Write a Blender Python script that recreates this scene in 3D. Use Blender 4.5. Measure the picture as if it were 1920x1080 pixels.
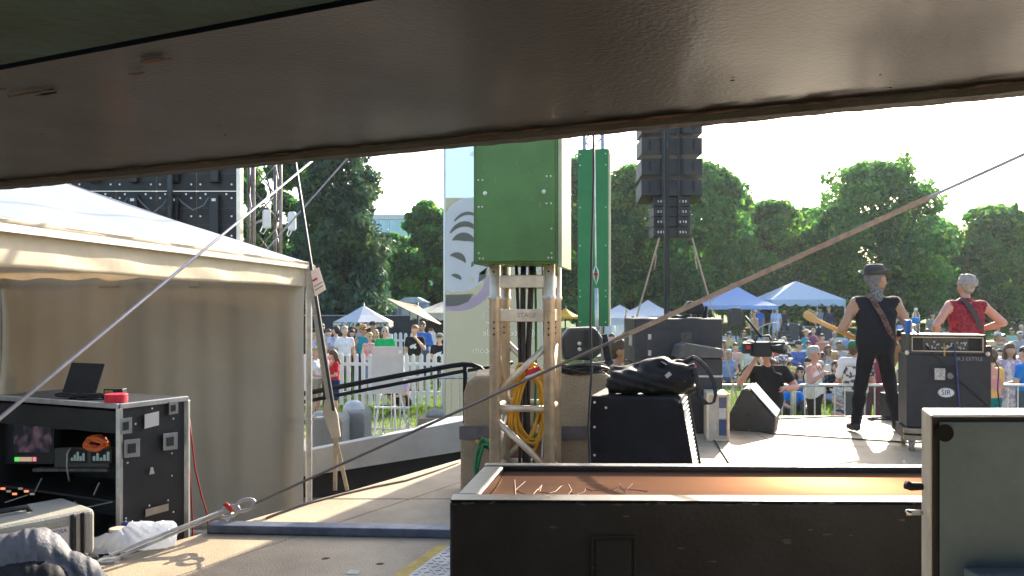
import bpy, bmesh, math, random
import numpy as np
from mathutils import Vector, Matrix
for _o in list(bpy.data.objects): bpy.data.objects.remove(_o)
S = bpy.context.scene; C = S.collection
R = math.radians
random.seed(7); np.random.seed(7)

# ------------------------------------------------------------------ camera, sky, sun, exposure
F, HY, CH = 1500.0, 575.0, 1.35          # focal length in photo pixels, horizon row, eye height above the stage
cd = bpy.data.cameras.new('camera'); cam = bpy.data.objects.new('camera', cd); C.objects.link(cam)
cd.sensor_width = 36; cd.lens = 36*F/1920; cd.shift_y = 35/1920; cd.clip_start = .05; cd.clip_end = 1200
cam.location = (0, 0, CH); cam.rotation_euler = (R(90), 0, 0); S.camera = cam
SUN_AZ, SUN_EL = 23.0, 26.0
w = bpy.data.worlds.new('World'); S.world = w; w.use_nodes = True
nt = w.node_tree; bg = nt.nodes['Background']
sky = nt.nodes.new('ShaderNodeTexSky'); sky.sky_type = 'NISHITA'; sky.sun_disc = False
sky.sun_elevation = R(SUN_EL); sky.sun_rotation = R(SUN_AZ); sky.air_density = 1.0; sky.dust_density = 2.2; sky.ozone_density = 1.0
nt.links.new(sky.outputs[0], bg.inputs[0]); bg.inputs[1].default_value = .15
sd = bpy.data.lights.new('sun', 'SUN'); sd.energy = 5.0; sd.angle = R(.53); sd.color = (1, .89, .71)
so = bpy.data.objects.new('sun', sd); C.objects.link(so)
tosun = Vector((math.sin(R(SUN_AZ))*math.cos(R(SUN_EL)), math.cos(R(SUN_AZ))*math.cos(R(SUN_EL)), math.sin(R(SUN_EL))))
so.rotation_euler = tosun.to_track_quat('Z', 'Y').to_euler(); so.location = tosun*60
S.view_settings.view_transform = 'Standard'; S.view_settings.look = 'None'; S.view_settings.gamma = 1
S.view_settings.exposure = 1.5
S.render.engine = 'CYCLES'; S.cycles.use_denoising = True
S.cycles.max_bounces = 8; S.cycles.diffuse_bounces = 4; S.cycles.glossy_bounces = 3; S.cycles.transmission_bounces = 5
S.cycles.transparent_max_bounces = 8; S.cycles.caustics_reflective = False; S.cycles.caustics_refractive = False
S.cycles.sample_clamp_indirect = 6

def W(px, py, d): return Vector(((px-960)/F*d, d, CH-(py-HY)/F*d))
def V(*a): return Vector(a)

# ------------------------------------------------------------------ materials
MATS = {}
def lin(c): return tuple(c)+(1,) if len(c) == 3 else tuple(c)
def mat(name, col, rough=.6, metal=0, var=.15, vs=6, bump=.0, bs=30, spec=.5, trans=0, tcol=None, col2=None, edge=(.35, .65), coat=0, stretch=None, emit=None):
    """one procedural surface: two tones mixed by noise, fine relief, optional translucency"""
    if name in MATS: return MATS[name]
    m = bpy.data.materials.new(name); m.use_nodes = True; n = m.node_tree; N = n.nodes; L = n.links
    b = N['Principled BSDF']; b.inputs['Roughness'].default_value = rough; b.inputs['Metallic'].default_value = metal
    b.inputs['Specular IOR Level'].default_value = spec
    if coat: b.inputs['Coat Weight'].default_value = coat; b.inputs['Coat Roughness'].default_value = .15
    tc = N.new('ShaderNodeTexCoord'); src = tc.outputs['Object']
    if stretch:
        mp = N.new('ShaderNodeMapping'); mp.inputs['Scale'].default_value = stretch; L.new(src, mp.inputs[0]); src = mp.outputs[0]
    c2 = col2 or tuple(min(1, x*(1-var)) for x in col)
    c1 = col if col2 else tuple(min(1, x*(1+var)) for x in col)
    no = N.new('ShaderNodeTexNoise'); no.inputs['Scale'].default_value = vs; no.inputs['Detail'].default_value = 6; no.inputs['Roughness'].default_value = .65
    L.new(src, no.inputs['Vector'])
    rp = N.new('ShaderNodeValToRGB'); rp.color_ramp.elements[0].position = edge[0]; rp.color_ramp.elements[1].position = edge[1]
    rp.color_ramp.elements[0].color = lin(c1); rp.color_ramp.elements[1].color = lin(c2)
    L.new(no.outputs['Fac'], rp.inputs['Fac']); L.new(rp.outputs['Color'], b.inputs['Base Color'])
    rr = N.new('ShaderNodeMapRange'); rr.inputs['To Min'].default_value = max(.03, rough-.1); rr.inputs['To Max'].default_value = min(1, rough+.1)
    L.new(no.outputs['Fac'], rr.inputs['Value']); L.new(rr.outputs[0], b.inputs['Roughness'])
    if bump:
        nb = N.new('ShaderNodeTexNoise'); nb.inputs['Scale'].default_value = bs; nb.inputs['Detail'].default_value = 5
        L.new(src, nb.inputs['Vector'])
        bp = N.new('ShaderNodeBump'); bp.inputs['Strength'].default_value = bump; bp.inputs['Distance'].default_value = .02
        L.new(nb.outputs['Fac'], bp.inputs['Height']); L.new(bp.outputs[0], b.inputs['Normal'])
    if emit: b.inputs['Emission Color'].default_value = lin(emit[0]); b.inputs['Emission Strength'].default_value = emit[1]
    if trans:
        t = N.new('ShaderNodeBsdfTranslucent'); mx = N.new('ShaderNodeMixShader'); mx.inputs[0].default_value = trans
        if tcol: t.inputs['Color'].default_value = lin(tcol)
        else: L.new(rp.outputs['Color'], t.inputs['Color'])
        L.new(b.outputs[0], mx.inputs[1]); L.new(t.outputs[0], mx.inputs[2]); L.new(mx.outputs[0], N['Material Output'].inputs[0])
    MATS[name] = m; return m

# ------------------------------------------------------------------ mesh builder
class MB:
    def __init__(s): s.v = []; s.f = []
    def add(s, vs, fs):
        o = len(s.v); s.v += [tuple(v) for v in vs]; s.f += [tuple(i+o for i in f) for f in fs]; return s
    def box(s, a, b, M=None):
        x0, y0, z0 = a; x1, y1, z1 = b
        vs = [Vector(p) for p in ((x0,y0,z0),(x1,y0,z0),(x1,y1,z0),(x0,y1,z0),(x0,y0,z1),(x1,y0,z1),(x1,y1,z1),(x0,y1,z1))]
        if M is not None: vs = [M @ v for v in vs]
        return s.add(vs, [(3,2,1,0),(4,5,6,7),(0,1,5,4),(1,2,6,5),(2,3,7,6),(3,0,4,7)])
    def bar(s, p, q, w, h=None, up=(0,0,1)):
        p = Vector(p); q = Vector(q); h = h or w; d = (q-p); l = d.length; d.normalize()
        u = Vector(up)
        if abs(d.dot(u)) > .98: u = Vector((0,1,0))
        x = d.cross(u).normalized(); z = x.cross(d).normalized()
        M = Matrix((x, d, z)).transposed().to_4x4(); M.translation = p
        return s.box((-w/2, 0, -h/2), (w/2, l, h/2), M)
    def tube(s, pts, r, n=8, close=False):
        P = [Vector(p) for p in pts]; k = len(P); rs = r if isinstance(r, (list, tuple)) else [r]*k
        vs = []; prev = None
        for i, p in enumerate(P):
            if close: t = P[(i+1) % k]-P[i-1]
            else: t = P[min(i+1, k-1)]-P[max(i-1, 0)]
            t.normalize()
            if prev is None:
                a = Vector((0,0,1)) if abs(t.z) < .9 else Vector((0,1,0)); x = t.cross(a).normalized()
            else:
                x = (prev-t*prev.dot(t))
                x = x.normalized() if x.length > 1e-6 else t.orthogonal().normalized()
            prev = x; y = t.cross(x)
            for j in range(n):
                a = 2*math.pi*j/n; vs.append(p+(x*math.cos(a)+y*math.sin(a))*rs[i])
        fs = []
        for i in range(k if close else k-1):
            i2 = (i+1) % k
            for j in range(n):
                j2 = (j+1) % n; fs.append((i*n+j, i*n+j2, i2*n+j2, i2*n+j))
        if not close: fs += [tuple(range(n-1, -1, -1)), tuple(range((k-1)*n, k*n))]
        return s.add(vs, fs)
    def lathe(s, prof, M=None, n=18, sx=1, sy=1):
        vs = []; k = len(prof)
        for r, z in prof:
            for j in range(n):
                a = 2*math.pi*j/n; v = Vector((r*math.cos(a)*sx, r*math.sin(a)*sy, z)); vs.append(M @ v if M is not None else v)
        fs = [(i*n+j, i*n+(j+1) % n, (i+1)*n+(j+1) % n, (i+1)*n+j) for i in range(k-1) for j in range(n)]
        fs += [tuple(range(n-1, -1, -1)), tuple(range((k-1)*n, k*n))]
        return s.add(vs, fs)
    def prism(s, poly, O, ax, ay, th):
        """flat polygon in the plane (O, ax, ay), th thick along ax x ay"""
        O = Vector(O); ax = Vector(ax); ay = Vector(ay); nn = ax.cross(ay).normalized()*th; k = len(poly)
        a = [O+ax*p[0]+ay*p[1] for p in poly]; b = [p+nn for p in a]
        return s.add(a+b, [tuple(range(k-1, -1, -1)), tuple(range(k, 2*k))]+[(i, (i+1) % k, (i+1) % k+k, i+k) for i in range(k)])
    def sheet(s, nu, nv, fn):
        vs = [fn(i/nu, j/nv) for j in range(nv+1) for i in range(nu+1)]
        return s.add(vs, [(j*(nu+1)+i, j*(nu+1)+i+1, (j+1)*(nu+1)+i+1, (j+1)*(nu+1)+i) for j in range(nv) for i in range(nu)])
    def mesh(s, name, m):
        me = bpy.data.meshes.new(name); me.from_pydata(s.v, [], s.f)
        for x in (m if isinstance(m, (list, tuple)) else [m]): me.materials.append(x)
        return me
    def build(s, name, m, parent=None, smooth=False, bevel=0, local=False, seg=2, solid=0):
        return place(name, s.mesh(name, m), parent, smooth, bevel, local, seg, solid)
def place(name, me, parent=None, smooth=False, bevel=0, local=False, seg=2, solid=0):
    o = bpy.data.objects.new(name, me); C.objects.link(o)
    if smooth: me.shade_smooth()
    if solid:
        md = o.modifiers.new('thickness', 'SOLIDIFY'); md.thickness = solid; md.offset = 0
    if bevel:
        md = o.modifiers.new('bevel', 'BEVEL'); md.width = bevel; md.segments = seg; md.limit_method = 'ANGLE'; md.angle_limit = R(40); md.harden_normals = False
    if parent is not None:
        o.parent = parent
        if parent.type == 'EMPTY' and not local: o.matrix_parent_inverse = parent.matrix_basis.inverted()
    return o
def tag(o, label, cat, group=None):
    o['label'] = label; o['category'] = cat
    if group: o['group'] = group
    return o
def thing(name, label, cat, loc=(0,0,0), rz=0, group=None):
    o = bpy.data.objects.new(name, None); C.objects.link(o); o.empty_display_size = .1
    o.location = loc; o.rotation_euler = (0, 0, rz)
    o.matrix_basis = Matrix.Translation(Vector(loc)) @ Matrix.Rotation(rz, 4, 'Z')
    return tag(o, label, cat, group)
def struct(o, kind='structure'): o['kind'] = kind; return o
def dup(root, loc, rz, label, scale=None):
    r = root.copy(); C.objects.link(r); r.location = loc; r.rotation_euler = (0, 0, rz); r['label'] = label
    if scale: r.scale = scale
    for ch in list(root.children):
        c = ch.copy(); C.objects.link(c); c.parent = r
        for g in list(ch.children):
            e = g.copy(); C.objects.link(e); e.parent = c
    return r
def text(s, size, m, name, loc, ax, ay, parent=None, ext=.001, mirror=False, align='CENTER'):
    cu = bpy.data.curves.new(name, 'FONT'); cu.body = s; cu.size = size; cu.extrude = ext; cu.align_x = align; cu.align_y = 'CENTER'; cu.resolution_u = 3
    t = bpy.data.objects.new(name, cu); me = bpy.data.meshes.new_from_object(t); bpy.data.objects.remove(t)
    ax = Vector(ax).normalized(); ay = Vector(ay).normalized(); az = ax.cross(ay)
    M = Matrix((ax*(-1 if mirror else 1), ay, az)).transposed().to_4x4(); M.translation = Vector(loc)
    me.transform(M); me.materials.clear(); me.materials.append(m)
    return place(name, me, parent)

# ------------------------------------------------------------------ soft bodies: distance field -> surface
def smin(a, b, k):
    h = np.clip(.5+.5*(b-a)/k, 0, 1); return b*(1-h)+a*h-k*h*(1-h)
def cap(P, a, b, ra, rb):
    a = np.array(a, np.float32); b = np.array(b, np.float32); ba = b-a; pa = P-a
    h = np.clip((pa @ ba)/max(float(ba @ ba), 1e-9), 0, 1)[:, None]
    return np.linalg.norm(pa-ba*h, axis=1)-(ra+(rb-ra)*h[:, 0])
def field(P, prims):
    d = None
    for (a, b, ra, rb, k, t) in prims:
        x = cap(P, a, b, ra, rb)
        if k < 0: d = np.maximum(d, -x)
        else: d = x if d is None else smin(d, x, k)
    return d
def surfnet(prims, lo, hi, res, extra=None):
    lo = np.array(lo, np.float32); n = np.ceil((np.array(hi)-lo)/res).astype(int)+2
    ax = [lo[i]+res*np.arange(n[i], dtype=np.float32) for i in range(3)]
    G = np.stack(np.meshgrid(*ax, indexing='ij'), -1)
    D = np.full(tuple(n), .5, np.float32)
    for (a, b, ra, rb, k, t) in prims:          # each piece only touches the cells around it
        m_ = max(ra, rb)+abs(k)+2.5*res+.03; i0 = []; i1 = []
        for c in range(3):
            i0.append(max(0, int((min(a[c], b[c])-m_-lo[c])/res))); i1.append(min(n[c], int((max(a[c], b[c])+m_-lo[c])/res)+2))
        sl_ = tuple(slice(p, q) for p, q in zip(i0, i1)); g_ = G[sl_]
        if 0 in g_.shape: continue
        x = cap(g_.reshape(-1, 3), a, b, ra, rb).reshape(g_.shape[:3]); D[sl_] = np.maximum(D[sl_], -x) if k < 0 else smin(D[sl_], x, k)
    if extra: D = extra(G.reshape(-1, 3), D.reshape(-1)).reshape(n).astype(np.float32)
    s = D < 0
    cnt = np.zeros(n-1, np.int32); pos = np.zeros(tuple(n-1)+(3,), np.float32); ne = np.zeros(n-1, np.float32)
    off = [(i, j, k) for i in (0,1) for j in (0,1) for k in (0,1)]
    sl = lambda A, o: A[o[0]:o[0]+n[0]-1, o[1]:o[1]+n[1]-1, o[2]:o[2]+n[2]-1]
    for a in off:
        for ax_ in range(3):
            if a[ax_]: continue
            b = list(a); b[ax_] = 1
            da, db = sl(D, a), sl(D, b); cr = (da < 0) != (db < 0)
            t = np.where(cr, da/np.where(cr, da-db, 1), 0)
            for c in range(3):
                v = a[c]+(t if c == ax_ else 0)
                pos[..., c] += np.where(cr, v, 0)
            ne += cr
    act = ne > 0; idx = -np.ones(n-1, np.int64); idx[act] = np.arange(act.sum())
    ii = np.argwhere(act); verts = lo+res*(ii+pos[act]/ne[act][:, None])
    faces = []
    for a in range(3):
        b, c = (a+1) % 3, (a+2) % 3
        A = np.take(s, range(0, n[a]-1), a); B = np.take(s, range(1, n[a]), a)
        e = np.argwhere(A != B)
        e = e[(e[:, b] > 0) & (e[:, c] > 0) & (e[:, b] < n[b]-1) & (e[:, c] < n[c]-1)]
        if not len(e): continue
        fl = A[tuple(e.T)]
        def g(db, dc):
            q = e.copy(); q[:, b] -= db; q[:, c] -= dc; return idx[tuple(q.T)]
        q = np.stack([g(1, 1), g(0, 1), g(0, 0), g(1, 0)], 1); q[~fl] = q[~fl][:, ::-1]
        faces.append(q)
    return verts, np.concatenate(faces)
def blob(prims, res, pad=.05, extra=None):
    pts = np.array([p[i] for p in prims if p[4] >= 0 for i in (0, 1)]); rr = max(max(p[2], p[3]) for p in prims if p[4] >= 0)
    lo = pts.min(0)-rr-pad; hi = pts.max(0)+rr+pad
    return surfnet(prims, lo, hi, res, extra)
def blob_mesh(name, prims, mats, res, extra=None):
    v, f = blob(prims, res, extra=extra)
    me = bpy.data.meshes.new(name); me.from_pydata(v.tolist(), [], f.tolist())
    ts = sorted(set(p[5] for p in prims if p[4] >= 0)); 
    for t in ts: me.materials.append(mats[t])
    if len(ts) > 1:
        fc = v[f].mean(1).astype(np.float32); best = np.full(len(fc), 1e9); mi = np.zeros(len(fc), np.int32)
        for p in prims:
            if p[4] < 0: continue
            x = cap(fc, *p[:4]); b = x < best; best = np.where(b, x, best); mi = np.where(b, ts.index(p[5]), mi)
        me.polygons.foreach_set('material_index', mi)
    me.shade_smooth(); return me
# ------------------------------------------------------------------ surfaces used by the setting and by several things
def concrete(name, c1, c2, rough=.75, speck=.5, scl=1.0):
    m = mat(name, c1, rough, 0, col2=c2, vs=1.6*scl, bump=.25, bs=90*scl, spec=.45); n = m.node_tree; N = n.nodes; L = n.links
    b = N['Principled BSDF']; old = b.inputs['Base Color'].links[0].from_socket
    tc = N['Texture Coordinate'].outputs['Object']
    vo = N.new('ShaderNodeTexNoise'); vo.inputs['Scale'].default_value = 140*scl; vo.inputs['Detail'].default_value = 3; L.new(tc, vo.inputs['Vector'])
    rp = N.new('ShaderNodeValToRGB'); rp.color_ramp.elements[0].position = .38; rp.color_ramp.elements[1].position = .62
    rp.color_ramp.elements[0].color = (1-speck*.5,)*3+(1,); rp.color_ramp.elements[1].color = (1+speck*.25,)*3+(1,)
    L.new(vo.outputs['Fac'], rp.inputs['Fac'])
    mx = N.new('ShaderNodeMix'); mx.data_type = 'RGBA'; mx.blend_type = 'MULTIPLY'; mx.inputs[0].default_value = 1
    L.new(old, mx.inputs[6]); L.new(rp.outputs[0], mx.inputs[7]); L.new(mx.outputs[2], b.inputs['Base Color']); return m
M_SLAB = concrete('slab_concrete', (.49, .38, .25), (.345, .265, .175), .63)
M_BLOCK = concrete('block_concrete', (.56, .41, .26), (.38, .275, .17), .85, 1.0, 1.3)
M_GREY = concrete('grey_concrete', (.34, .33, .31), (.24, .235, .22), .85)
M_PAVE = concrete('paving', (.24, .23, .22), (.17, .165, .16), .85)
M_GRASS = mat('lawn', (.10, .16, .035), .95, 0, col2=(.055, .105, .02), vs=.55, bump=.6, bs=60, spec=.1)
M_BLACK = mat('black_paint', (.008, .009, .012), .5, 0, .4, 5, bump=.12, bs=70, spec=.2)
M_BLACKM = mat('black_matte', (.018, .018, .021), .7, 0, .3, 8, bump=.1, bs=120)
M_TOLEX = mat('black_tolex', (.009, .010, .015), .6, 0, .3, 10, bump=.3, bs=260, spec=.2)
M_ALU = mat('aluminium', (.74, .61, .45), .42, .6, .18, 9, bump=.08, bs=60)
M_ALUD = mat('dull_aluminium', (.5, .5, .5), .4, .8, .2, 9)
M_STEEL = mat('galvanised_steel', (.52, .52, .52), .42, .7, .2, 14)
M_CABLE = mat('black_cable', (.012, .012, .013), .5, 0, .2)
M_WHITE = mat('white_paint', (.78, .78, .77), .55, 0, .06, 3, bump=.05, bs=20)
M_PAPER = mat('paper', (.74, .71, .66), .8, 0, .05, 4, trans=.25)
M_CHROME = mat('chrome', (.8, .8, .82), .16, 1, .05)
M_DKMET = mat('dark_metal', (.045, .047, .052), .45, .6, .3)
M_WOODL = mat('pale_wood', (.55, .40, .22), .65, 0, .2, 7, stretch=(12, 12, 1.2))
M_SCREW = mat('screw_metal', (.7, .66, .58), .35, .9, .1)
M_RED = mat('red_plastic', (.65, .02, .04), .45, 0, .1)
M_YEL = mat('yellow_cable', (.75, .38, .02), .5, 0, .12)
M_GREENC = mat('green_hose', (.02, .22, .08), .5, 0, .2)
M_REDC = mat('red_cable', (.45, .02, .02), .55, 0, .15)
M_WEB = mat('webbing', (.50, .40, .26), .85, 0, .15, 40)

# ------------------------------------------------------------------ ground, plaza, stage slab
def sst(a, b, x): t = min(1, max(0, (x-a)/(b-a))); return t*t*(3-2*t)
def gz(x, y):
    r = sst(-1, 7, x-(y-14)*.03)
    h = -.95+r*(.5*min(1, max(0, (y-16)/26))+.5*min(1, max(0, (y-42)/18)))
    return h+(.35*sst(30, 60, y))*(1-r)
xs = sorted(set([-400, -250, -150, -100]+list(range(-80, 101, 4))+[130, 180, 260, 400])); ys = sorted(set([-60, -30, -12]+list(np.arange(-4, 46, 1.0))+list(range(46, 80, 3))+[90, 120, 180, 280, 500]))
g = MB(); g.add([(x, y, gz(x, y)) for y in ys for x in xs], [(j*len(xs)+i, j*len(xs)+i+1, (j+1)*len(xs)+i+1, (j+1)*len(xs)+i) for j in range(len(ys)-1) for i in range(len(xs)-1)])
struct(g.build('ground', M_GRASS, smooth=True))
EX = lambda y: -2.16+(y-4.26)*.6          # the slab's left edge
struct(MB().prism([(-14, -6), (EX(-6)-.03, -6), (EX(8.9)-.03, 8.9), (-14, 8.9)], (0, 0, -1.44), (1,0,0), (0,1,0), .5).build('plaza', M_PAVE))
struct(MB().prism([(-14, 8.9), (-.5, 8.9), (-1.2, 17.0), (-14, 17.4)], (0, 0, -.985), (1,0,0), (0,1,0), .04).build('pavement', M_PAVE))
slab = struct(MB().prism([(EX(-5)+.02, -5), (14, -5), (14, 9.88), (EX(9.88)+.02, 9.88)], (0, 0, -1.15), (1,0,0), (0,1,0), 1.138).build('stage_slab', M_GREY))
rows = [-5, .6, 3.25, 5.62, 7.75, 9.9]; G = .006
for j in range(len(rows)-1):
    a, b = rows[j]+G, rows[j+1]-G
    # the border strip along the edge, then the field panels
    MB().prism([(EX(a), a), (EX(a)+.62, a), (EX(b)+.62, b), (EX(b), b)], (0, 0, -.16), (1,0,0), (0,1,0), .16).build('slab_panel', M_SLAB, slab, bevel=.012)
    cols = [None, 2.6, 5.3, 8.0, 10.7, 14]
    for i in range(len(cols)-1):
        c0, c1 = cols[i], cols[i+1]-G
        p = [((c0+G) if c0 else EX(a)+.62+2*G, a), (c1, a), (c1, b), ((c0+G) if c0 else EX(b)+.62+2*G, b)]
        MB().prism(p, (0, 0, -.11), (1,0,0), (0,1,0), .11).build('slab_panel', M_SLAB, slab, bevel=.005)

# ------------------------------------------------------------------ overhead: painted soffit beam and green board beside it
M_BEAM = mat('chipped_black_paint', (.030, .033, .038), .46, 0, col2=(.021, .023, .026), vs=3, bump=.12, bs=130, spec=.5, coat=.25)
M_BEAM2 = mat('beam_lip_paint', (.045, .044, .043), .6, 0, col2=(.03, .028, .026), vs=7, bump=.3, bs=60)
M_CHIP = mat('bare_chipped_wood', (.02, .017, .015), .95, 0, col2=(.10, .045, .02), vs=9, bump=.6, bs=60)
M_DGREEN = mat('dark_green_board', (.007, .028, .024), .7, 0, .4, 6, bump=.2, bs=40)
zb = 1.70
A0, A1 = V(-1.43, 2.23, 0), V(.79, 1.235, 0); du = (A1-A0).normalized(); dn = V(-du.y, du.x, 0); dn = dn if dn.y > 0 else -dn
beam = thing('overhead_beam', 'wide black painted beam with chipped edge across the top of the view', 'beam', (-.3, 1.6, zb))
nu = 90
def edge_jit(t, s): return .0006*math.sin(17*t+s)+.0004*math.sin(71*t+2*s)+.0007*random.uniform(-1, 1)
L0, L1 = -1.2, 3.4
def soff(u, v):
    p = A0+du*(L0+(L1-L0)*u)-dn*(.68*(1-v)); q = 0
    return V(p.x, p.y, zb-.004*math.sin(9*u+3*v)*(1-abs(2*v-1)))
m = MB(); m.sheet(nu, 8, lambda u, v: soff(1-u, v)); o = m.build('underside', M_BEAM, beam, smooth=True)
p0 = A0+du*L0; p1 = A0+du*L1
MB().prism([(0, 0), ((p1-p0).length, 0), ((p1-p0).length, .62), (0, .62)], V(p0.x, p0.y, zb+.012)-dn*.64, du, dn, .3).build('core', M_BEAM, beam)
def lipb(u, v):
    k = int(v*4+.5); p = p0+(p1-p0)*u; jz = edge_jit(u*4.6, 1); jy = edge_jit(u*4.6, 5)
    off = [(.004, .012), (.012, -.014+jz*.7), (.042+jy, -.016+jz), (.050+jy, .006), (.050, .3)][k]
    return V(p.x, p.y, zb+off[1])+dn*off[0]
m = MB(); m.sheet(240, 4, lambda u, v: lipb(1-u, v)); m.build('edge_strip', M_BEAM2, beam)
# paint chips: shallow ragged scabs along the two edges and a few on the face
rng = random.Random(3)
for i in range(190):
    t = rng.random(); nearedge = rng.random()
    if nearedge < .62: c = p0+(p1-p0)*t-dn*rng.uniform(.010, .026); L = rng.uniform(.015, .06); Wd = rng.uniform(.002, .006)
    elif nearedge < .85: c = p0+(p1-p0)*t*.55-dn*rng.uniform(.56, .66); L = rng.uniform(.02, .07); Wd = rng.uniform(.003, .009)
    else: c = p0+(p1-p0)*t-dn*rng.uniform(.02, .6); L = rng.uniform(.0015, .005); Wd = rng.uniform(.0008, .0025)
    k = 11; poly = [(L*math.cos(6.283*j/k)*rng.uniform(.5, 1), Wd*math.sin(6.283*j/k)*rng.uniform(.4, 1.1)) for j in range(k)]
    MB().prism(poly, V(c.x, c.y, zb-(.0068 if nearedge < .62 else .0042)), du, dn, -.0012).build('paint_chip', M_CHIP, beam)
def groove(u, v):
    p = p0+(p1-p0)*u; o_ = .003 if v > .5 else -.009+edge_jit(u*5, 9)*2.2-.006*max(0, math.sin(60*u)*math.sin(23*u)); return V(p.x, p.y, zb-.0065)+dn*o_
m = MB(); m.sheet(300, 1, lambda u, v: groove(1-u, v)); m.build('edge_groove', mat('groove_black', (.006, .006, .006), .95), beam)
gb = MB().prism([(0, 0), (3.2, 0), (3.2, .5), (0, .5)], V(p0.x, p0.y, zb+.004)-dn*1.182, du, dn, .2).build('green_board', M_DGREEN, bevel=.006)
tag(gb, 'dark green board above the left end of the black beam', 'board')

# unseen deck and dark back wall, added to cut sky reflections and fill
M_SHEL = mat('shelter_paint', (.035, .035, .037), .8, 0, .2, 2, bump=.1, bs=30)
bw = thing('sky_block_shelter', 'dark painted backstage shelter around the viewpoint', 'shelter', (0, -2.2, 0))
MB().box((-4.5, -5.2, -.938), (6.5, -5.0, 2.199)).build('back_wall', M_SHEL, bw); MB().box((-4.5, -5.2, 2.2), (6.5, .1, 2.4)).build('roof_deck', M_SHEL, bw)
# ------------------------------------------------------------------ large structure: ramp, tent, towers
M_GREENP = mat('green_painted_ply', (.085, .19, .042), .5, 0, .16, 3, bump=.1, bs=60)
M_GREEN2 = mat('green_column_paint', (.018, .19, .055), .5, 0, .12, 3, bump=.08, bs=60)
def screw(m, p, nrm, r=.006): 
    nrm = Vector(nrm).normalized(); q = nrm.to_track_quat('Z', 'Y').to_matrix().to_4x4(); q.translation = Vector(p)
    m.lathe([(r, 0), (r, .002), (r*.6, .004)], q, 8)
rp = thing('access_ramp', 'grey ramp wall rising towards the stage behind the slab edge', 'ramp', (-2, 9.5, -.95))
MB().prism([(-5.4, -.93), (-.35, .04), (-.35, -.33), (-2.4, -.66), (-5.4, -.95)], (0, 9.72, 0), (1,0,0), (0,0,1), .22).build('ramp_side', mat('ramp_grey', (.44, .43, .40), .7, 0, .12, 2, bump=.1), rp, bevel=.008)
MB().prism([(-5.2, -.95), (-2.4, -.67), (-.36, -.34), (-.36, -.95)], (0, 9.68, 0), (1,0,0), (0,0,1), .06).build('under_ramp_shade', M_BLACKM, rp)  # black sheet standing in for the shaded void under the ramp
MB().prism([(-1.15, 9.73), (-.34, 9.73), (-.34, 10.25), (-.95, 10.25)], (0, 0, -.02), (1,0,.12), (0,1,0), .05).build('landing', mat('pale_deck', (.6, .62, .64), .4, 0, .1), rp)
hr = thing('handrail', 'black double pipe handrail sloping up beside the ramp', 'handrail', (-1.5, 8.4, -.94))
top = [W(540, 744, 8.4), W(700, 713, 8.4), W(846, 686, 8.4), W(868, 683, 8.4), W(885, 684, 8.4), W(900, 690, 8.4), W(911, 702, 8.4), W(917, 722, 8.4), W(919, 790, 8.4)]
MB().tube(top, .027, 10).build('top_rail', M_BLACK, hr, smooth=True)
MB().tube([W(540, 759, 8.4), W(700, 728, 8.4), W(846, 700, 8.4), W(868, 696, 8.4)]+[W(905, 690, 8.6), W(960, 680, 8.8)], .02, 10).build('lower_rail', M_BLACK, hr, smooth=True)
for px, y in ((872, 684), (548, 742)): MB().tube([W(px, y, 8.4), W(px, y+40, 8.4), Vector((W(px, y, 8.4).x, 8.4, -.94))], .024, 10).build('post', M_BLACK, hr, smooth=True)

# the near tent
M_TROOF = mat('shaded_tent_vinyl', (.36, .40, .49), .5, 0, .05, 2, bump=.12, bs=5, trans=.25)  # white roof greyed and blued: cool shade put into its colour
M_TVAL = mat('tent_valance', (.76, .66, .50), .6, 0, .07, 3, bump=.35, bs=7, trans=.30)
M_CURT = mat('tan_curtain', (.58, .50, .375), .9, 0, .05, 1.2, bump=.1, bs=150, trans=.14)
tent = thing('canopy_tent', 'white peaked canopy tent with a tan curtain behind the equipment rack', 'tent', (-3.6, 6.2, -.94))
B = V(-2.03, 8.0, 0); ud = V(-.127, -.992, 0).normalized(); vd = V(-.992, .127, 0).normalized()
def T(a, b, z): return B+vd*a+ud*b+V(0, 0, z)
Wt, Lt, ze, zp = 3.42, 5.6, 1.79, 2.46
rA, rB = T(Wt/2, 1.62, zp), T(Wt/2, Lt-1.55, zp)
cs = [T(0, 0, ze), T(0, Lt, ze), T(Wt, Lt, ze), T(Wt, 0, ze)]
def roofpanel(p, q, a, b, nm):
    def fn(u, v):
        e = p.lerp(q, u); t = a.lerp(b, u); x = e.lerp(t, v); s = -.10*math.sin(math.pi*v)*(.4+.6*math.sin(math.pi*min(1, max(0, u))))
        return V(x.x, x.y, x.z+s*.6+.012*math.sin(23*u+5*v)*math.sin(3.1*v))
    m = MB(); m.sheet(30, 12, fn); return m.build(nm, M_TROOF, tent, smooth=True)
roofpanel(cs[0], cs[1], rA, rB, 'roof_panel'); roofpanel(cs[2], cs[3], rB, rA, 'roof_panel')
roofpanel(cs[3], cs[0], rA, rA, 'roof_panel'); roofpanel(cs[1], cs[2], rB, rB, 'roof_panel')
def valance(p, q):
    L = (q-p).length; nrm = (q-p).cross(V(0,0,1)).normalized()
    def fn(u, v):
        x = p.lerp(q, u); r = .004*math.sin(L*u*3.1)*v+.002*math.sin(L*u*11+4*v)+.003*math.sin(L*u*6.3+7*v)
        return V(x.x, x.y, x.z+.006-(.25-.006*math.sin(L*u*2.1))*v)+nrm*(.03*math.sin(math.pi*min(1, v*2.5)/2)+r)
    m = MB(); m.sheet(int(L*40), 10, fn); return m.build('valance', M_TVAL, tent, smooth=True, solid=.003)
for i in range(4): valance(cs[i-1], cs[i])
sc = T(-.01, -.01, 0)
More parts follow.
